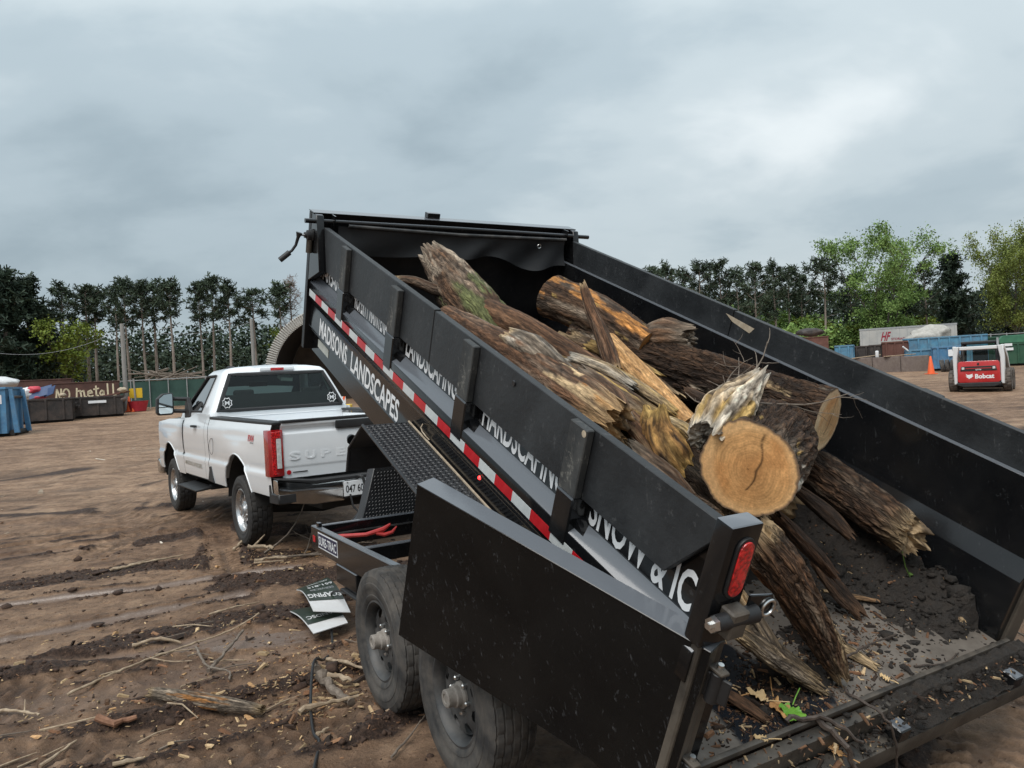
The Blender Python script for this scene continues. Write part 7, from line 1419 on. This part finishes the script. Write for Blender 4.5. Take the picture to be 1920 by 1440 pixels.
# woodland that reads as one mass behind
def wood_mass(px0, px1, D0, D1, top0, top1, n, sz, seed, label, mat='under_leaf', amp=14):
    rs = np.random.RandomState(seed); f = rs.rand(n); px = px0+(px1-px0)*f; D = rs.uniform(D0, D1, n)
    tp = top0+(top1-top0)*f+amp*vnoise(np.stack([px*.021+D*.3, D*.7], 1), seed)
    dirs = np.array(_fw)[None]+np.array(_r2)[None]*((px-960)/1442)[:, None]-np.array(_u2)[None]*((tp-720)/1442)[:, None]; dirs /= dirs[:, 1:2]
    hi = CAM_H+dirs[:, 2]*D; g = gz(D); z = g+(hi-g)*rs.rand(n)**.8; C = np.stack([dirs[:, 0]*D, D, z], 1)
    q = fbm(C*.9, 3, seed); C = C[q > -.12]
    o = foliage('woodland', leaves(C, sz, rs), M[mat], None); tag(o, label, 'woodland'); o['kind'] = 'stuff'; return o
wood_mass(-60, 640, 68, 86, 640, 636, 48000, .36, 5, 'dark woodland understorey behind the left pines', amp=38)
wood_mass(60, 640, 64, 70, 655, 652, 8000, .34, 6, 'low dark green undergrowth among the pine trunks', 'needle')
wood_mass(1180, 1960, 74, 92, 560, 545, 56000, .40, 7, 'dark woodland behind the right hand trees')
wood_mass(1380, 1760, 66, 74, 600, 596, 9000, .32, 8, 'fresh green undergrowth behind the right hand bins', 'leafy')
# ------------------------------------------------------------------ sticks, chips and clods on the ground
M['red_bark'] = pmat('reddish bark', (.14, .065, .035), (.26, .13, .075), 25, .8, bump=.4, bscale=60)
def gfr(x, y, z): return np.array([x, y, gh(x, y)+z])
def stick(name, pts, rad, label, mat='twig', cat='stick', forks=(), group='sticks lying on the mud'):
    rad *= .78; S, tt = spline([gfr(*p) for p in pts], .03); rs = np.random.RandomState(int(abs(pts[0][0]*977+pts[0][1]*131)) % 9999)
    S = S+rs.normal(size=S.shape)*rad*.22; rr = np.interp(tt, [0, 1], [rad, rad*.6])*(1+.18*rs.normal(size=len(S)))
    o = make(name, MB().tube(S, list(rr), 8), M[mat], weld=False); tag(o, label, cat, group)
    for fk in forks:
        Q, t2 = spline([gfr(*p) for p in fk], .03); make('side_twig', MB().tube(Q, list(np.linspace(rad*.6, rad*.25, len(Q))), 6), M[mat], o, weld=False)
    return o
wood_log('branch', [(-2.22, 4.50, .050), (-1.47, 4.24, .050)], [.034, .044, .042, .030], 101, 'mottled grey and orange branch lying on the mud in the foreground', base=GY*.8, ridge=GY*1.2, patches=((OR*.75, .12, 2.0, (.45, .35)),), ends=('broken', 'broken'), jag=.05, n=36, frame=gfr, cat='branch', group='branches on the ground', lump=.12, furrow=.08, cutcol=PW*.7)
stick('stick', [(-2.82, 4.70, .02), (-2.62, 5.1, .03), (-2.42, 5.48, .035), (-2.2, 5.7, .05), (-2.02, 5.86, .06)], .011, 'long thin pale stick pointing up to the right in the mud', 'twig_pale', forks=([(-2.55, 5.2, .03), (-2.40, 5.18, .02), (-2.25, 5.17, .02)],))
stick('stick', [(-2.07, 4.99, .03), (-2.05, 5.2, .06), (-2.03, 5.54, .09)], .017, 'dark crooked forked stick standing out of the twig tangle', 'twig')
stick('stick', [(-2.30, 5.36, .05), (-2.10, 5.05, .04), (-1.90, 4.88, .03), (-1.83, 4.72, .02)], .011, 'curved brown stick crossing under the dark forked stick', 'twig')
stick('stick', [(-2.80, 5.48, .03), (-2.66, 5.54, .035), (-2.50, 5.58, .03)], .018, 'short thick whitish stick behind the long thin one', 'twig_pale')
stick('stick', [(-2.44, 3.80, .02), (-2.38, 4.02, .03)], .013, 'tan splinter stick at the lower left', 'twig_pale'); stick('stick', [(-2.02, 3.70, .02), (-1.91, 3.77, .025)], .017, 'short stub of tan wood near the lower edge', 'twig_pale')
stick('stick', [(-3.2, 4.55, .02), (-2.98, 4.47, .03), (-2.78, 4.36, .02)], .013, 'pale stick cut by the left edge of the picture', 'twig_pale', forks=([(-2.92, 4.44, .02), (-2.95, 4.5, .09)],))
stick('stick', [(-4.2, 7.85, .02), (-3.9, 8.05, .05), (-3.65, 8.3, .03)], .018, 'forked stick on the dark soil behind the wet rut', 'twig_pale', forks=([(-4.05, 7.95, .03), (-3.95, 8.2, .04)],))
stick('stick', [(-3.17, 8.50, .03), (-3.15, 8.8, .04), (-3.13, 9.1, .05)], .024, 'pale stick by the rear wheel of the truck', 'twig_pale')
stick('stick', [(-2.72, 7.82, .03), (-2.55, 7.87, .05), (-2.40, 7.90, .04)], .022, 'short grey stick pair left of the trailer corner', 'twig_pale', forks=([(-2.70, 7.77, .03), (-2.42, 7.83, .03)],))
stick('stick', [(-2.95, 8.3, .04), (-2.78, 8.35, .06), (-2.66, 8.25, .05)], .034, 'chunk of split orange wood beside the truck rear tyre', 'twig_pale', forks=([(-2.9, 8.32, .05), (-2.82, 8.5, .16)],))
stick('stick', [(-1.32, 4.76, .035), (-1.16, 4.52, .045), (-1.0, 4.30, .035)], .040, 'mossy bark log end beside the black cable', 'twig', group='branches on the ground'); stick('stick', [(-1.25, 4.17, .02), (-1.12, 4.26, .04), (-.96, 4.36, .03)], .022, 'grey stick with a pale tip beside the front trailer wheel', 'twig_pale')
stick('stick', [(-.66, 3.62, .02), (-.60, 3.8, .03), (-.55, 4.02, .03)], .008, 'thin dark twig between the trailer wheels', 'twig'); stick('stick', [(-1.28, 4.92, .04), (-1.12, 4.80, .05), (-1.0, 4.76, .04)], .016, 'orange peeled stick on top of the chip heap by the cable', 'twig_pale')
stick('stick', [(-1.2, 4.62, .05), (-1.05, 4.6, .05)], .028, 'split chunk of pale wood on the chip heap by the cable', 'twig_pale'); stick('stick', [(-1.10, 3.95, .02), (-1.07, 4.06, .02)], .016, 'small pale wood block right of the black cable', 'twig_pale')
stick('stick', [(-2.35, 4.18, .02), (-2.24, 4.16, .03), (-2.15, 4.2, .02)], .030, 'flat reddish bark piece below the mottled branch', 'red_bark'); stick('stick', [(-2.52, 6.15, .02), (-2.36, 6.22, .03), (-2.2, 6.4, .03)], .010, 'thin straw coloured twig left of the fallen signs', 'twig_pale')
rng = random.Random(21)
tw_ = sorted((rng.uniform(-3.0, -1.1), rng.uniform(3.7, 6.4), rng.uniform(-.3, 1.0), rng.uniform(.12, .34)) for k in range(20))
ORD = ['first', 'second', 'third', 'fourth', 'fifth', 'sixth', 'seventh', 'eighth', 'ninth', 'tenth', 'eleventh', 'twelfth', 'thirteenth', 'fourteenth', 'fifteenth', 'sixteenth', 'seventeenth', 'eighteenth', 'nineteenth', 'twentieth']
for k, (x, y, a, L_) in enumerate(tw_):
    o = make('twig', MB().tube([gfr(x, y, .012), gfr(x+math.cos(a)*L_*.5, y+math.sin(a)*L_*.5, .02), gfr(x+math.cos(a)*L_, y+math.sin(a)*L_, .012)], [.006, .005, .003], 6), M['twig_pale' if k % 3 else 'twig'], weld=False)
    tag(o, 'short %s twig, %s from the left of those strewn on the mud' % ('pale' if k % 3 else 'grey', ORD[k]), 'twig', 'small twigs strewn on the mud')
# tangle of thin branches under the truck tail
for k, (x, y, d, L_) in enumerate(((-2.75, 8.25, (.5, .15, .45), .9), (-2.3, 8.0, (.9, .1, .25), .9), (-2.6, 8.05, (.9, -.1, .1), 1.1))):
    mbx = MB(); twig_mb(mbx, (x, y, .04), d, L_, .012, 2, random.Random(40+k), gfr2 if 0 else (lambda a, b, c: np.array([a, b, max(c, gh(a, b)+.01)]))); o = make('branch', mbx, M['twig'], weld=False); tag(o, ['thin branch arching up behind the truck rear tyre', 'thin branch lying between truck tyre and trailer', 'thin branch low under the truck bumper'][k], 'branch', 'thin branches under the truck tail')
for k, (x, y, d, L_) in enumerate(((2.7, 3.6, (-.6, .5, .25), .7), (3.2, 4.0, (-.8, .2, .2), .9), (2.3, 3.3, (.9, .35, .05), .9), (3.4, 4.6, (-.7, .3, .3), .8))):
    mbx = MB(); twig_mb(mbx, (x, y, .04), d, L_, .010, 2, random.Random(60+k), lambda a, b, c: np.array([a, b, max(c, gh(a, b)+.01)])); o = make('branch', mbx, M['twig'], weld=False); tag(o, ['bare branch on the ground at the lower right corner', 'bare branch under the right end of the rear bumper', 'long thin branch lying at the lower right edge', 'bare branch furthest back under the rear bumper'][k], 'branch', 'branches under the rear bumper')
# black cable
S, tt = spline([trl(3.60, -.08, .34), (-1.50, 6.0, .16), gfr(-1.36, 5.4, .015), gfr(-1.30, 4.95, .03), gfr(-1.30, 4.70, .07), gfr(-1.22, 4.3, .06), gfr(-1.13, 4.0, .02), gfr(-1.06, 3.85, .02), gfr(-1.0, 3.5, .02), gfr(-.9, 3.0, .02)], .03)
o = make('cable', MB().tube(S, .0085, 8), M['rubber_black'], weld=False); tag(o, 'black cable hanging from the trailer and trailing over the mud', 'cable')
# two fallen yard signs
M['sign_green'] = pmat('dark green sign print', (.02, .032, .024), (.03, .045, .034), 3, .35); M['sign_white'] = pmat('white sign plastic', (.62, .63, .64), (.70, .71, .72), 4, .4, dirt=(.35, .28, .22), dirt_amt=.35)
def yard_sign(P, label, words, bend):
    """P: four ground corners (far-left, far-right, near-right, near-left)"""
    P = [vec(p) for p in P]
    def q(a, b, h=0): p = P[0]*(1-a)*(1-b)+P[1]*a*(1-b)+P[2]*a*b+P[3]*(1-a)*b; return p+np.array([0, 0, bend*math.sin(math.pi*b)+h])
    o = make('yard_sign', MB().grid(10, 12, lambda a, b: q(a, b)), M['sign_white'], solid=.006); tag(o, label, 'sign')
    make('sign_print', MB().grid(10, 10, lambda a, b: q(.01+.98*a, .012+.76*b, .0045)), M['sign_green'], o)
    for tx, a0, a1, b0, hh, mt in words: make('sign_lettering', text_mb(tx, lambda x, y, d: q(a1+(a0-a1)*x, b0-y, .0062) if 0 else q(a1-(a1-a0)*x, b0+y, .0062), hh, 1.0, .02), M[mt], o, smooth=0, weld=False)
    return o
yard_sign([(-1.95, 6.62, .05), (-1.66, 6.55, .16), (-1.29, 5.72, .10), (-1.55, 5.66, .14)], 'dark green yard sign with white lower edge lying on another sign', [('SCAPING', .05, .98, .60, .11, 'sign_white'), ('SERVICES', .2, .9, .44, .06, 'galv'), ('651-815', .2, .95, .28, .08, 'sign_white'), ('CALL TODAY', .25, .9, .12, .05, 'sign_white')], .05)
yard_sign([(-1.86, 6.10, .02), (-1.55, 6.15, .05), (-1.30, 5.66, .04), (-1.50, 5.45, .04)], 'dark green yard sign lying underneath on the mud', [('LANDSC', .1, .9, .55, .10, 'sign_white')], .03)
_o = [c for c in bpy.data.objects if c.name.startswith('yard_sign')][0]
# chips and clods
def scat_ground(rs):
    r_ = rs.rand()
    if r_ < .45: x, y = rs.normal(-1.9, .75), rs.normal(4.9, .75)
    elif r_ < .70: x, y = rs.normal(-1.15, .25), rs.normal(4.5, .35)
    elif r_ < .85: x, y = rs.uniform(-5, -1.0), rs.uniform(3.4, 8.6)
    else: x, y = rs.normal(-2.3, .5), rs.normal(7.9, .3)
    if not (-6.5 < x < -.3 and 3.0 < y < 10): return None, None
    if rs.rand() < .7 and gchurn(x, y) < .3: return None, None
    return np.array([x, y, gh(x, y)]), (rs.normal()*.2, rs.normal()*.2, 1)
scatter_chips('wood_chips', 10000, scat_ground, (.006, .036), [PW*.85, PW*.6, vec((.42, .25, .12)), BR, BR*1.5, RB, DK*2, DK*2], 'pale wood chips and splinters strewn over the mud beside the trailer', 'wood chips', seed=12)
GCH = {}
def scat_clod(rs):
    x, y = (rs.uniform(-5.5, -.4), rs.uniform(3.1, 9.2)) if rs.rand() < .85 else (rs.uniform(1.6, 4.5), rs.uniform(2.8, 5.0))
    if gchurn(x, y) < .35 and rs.rand() < .97: return None, None
    return np.array([x, y, gh(x, y)-.002]), (0, 0, 1)
M['clod'] = pmat('dark soil clods', (.028, .015, .010), (.075, .042, .027), 30, .9, bump=.5, bscale=120)
clod_mesh('soil_clods', 15000, scat_clod, (.004, .019), M['clod'], 'loose dark clods of soil over the churned mud', 'soil', 8)
M['tan_clod'] = pmat('dry tan clods', (.16, .10, .065), (.34, .24, .16), 30, .9, bump=.5, bscale=120)
def scat_tan(rs):
    y = 3.0+11*rs.rand()**1.5; x = rs.uniform(-1, 1)*(1.5+y*.62)-1.2; x = min(x, -.2) if y < 9 else x
    return np.array([x, y, gh(x, y)-.002]), (0, 0, 1)
clod_mesh('dry_clods', 1500, scat_tan, (.003, .010), M['tan_clod'], 'dry tan crumbs of earth scattered over the lot', 'soil', 18)
def scat_far(rs):
    x, y = rs.uniform(-14, 12), rs.uniform(9, 30)
    return np.array([x, y, gh(x, y)]), (rs.normal()*.2, rs.normal()*.2, 1)
scatter_chips('litter', 260, scat_far, (.03, .12), [WH*.9, PW, GY, BR], 'scattered pale scraps across the middle of the lot', 'litter', seed=22)
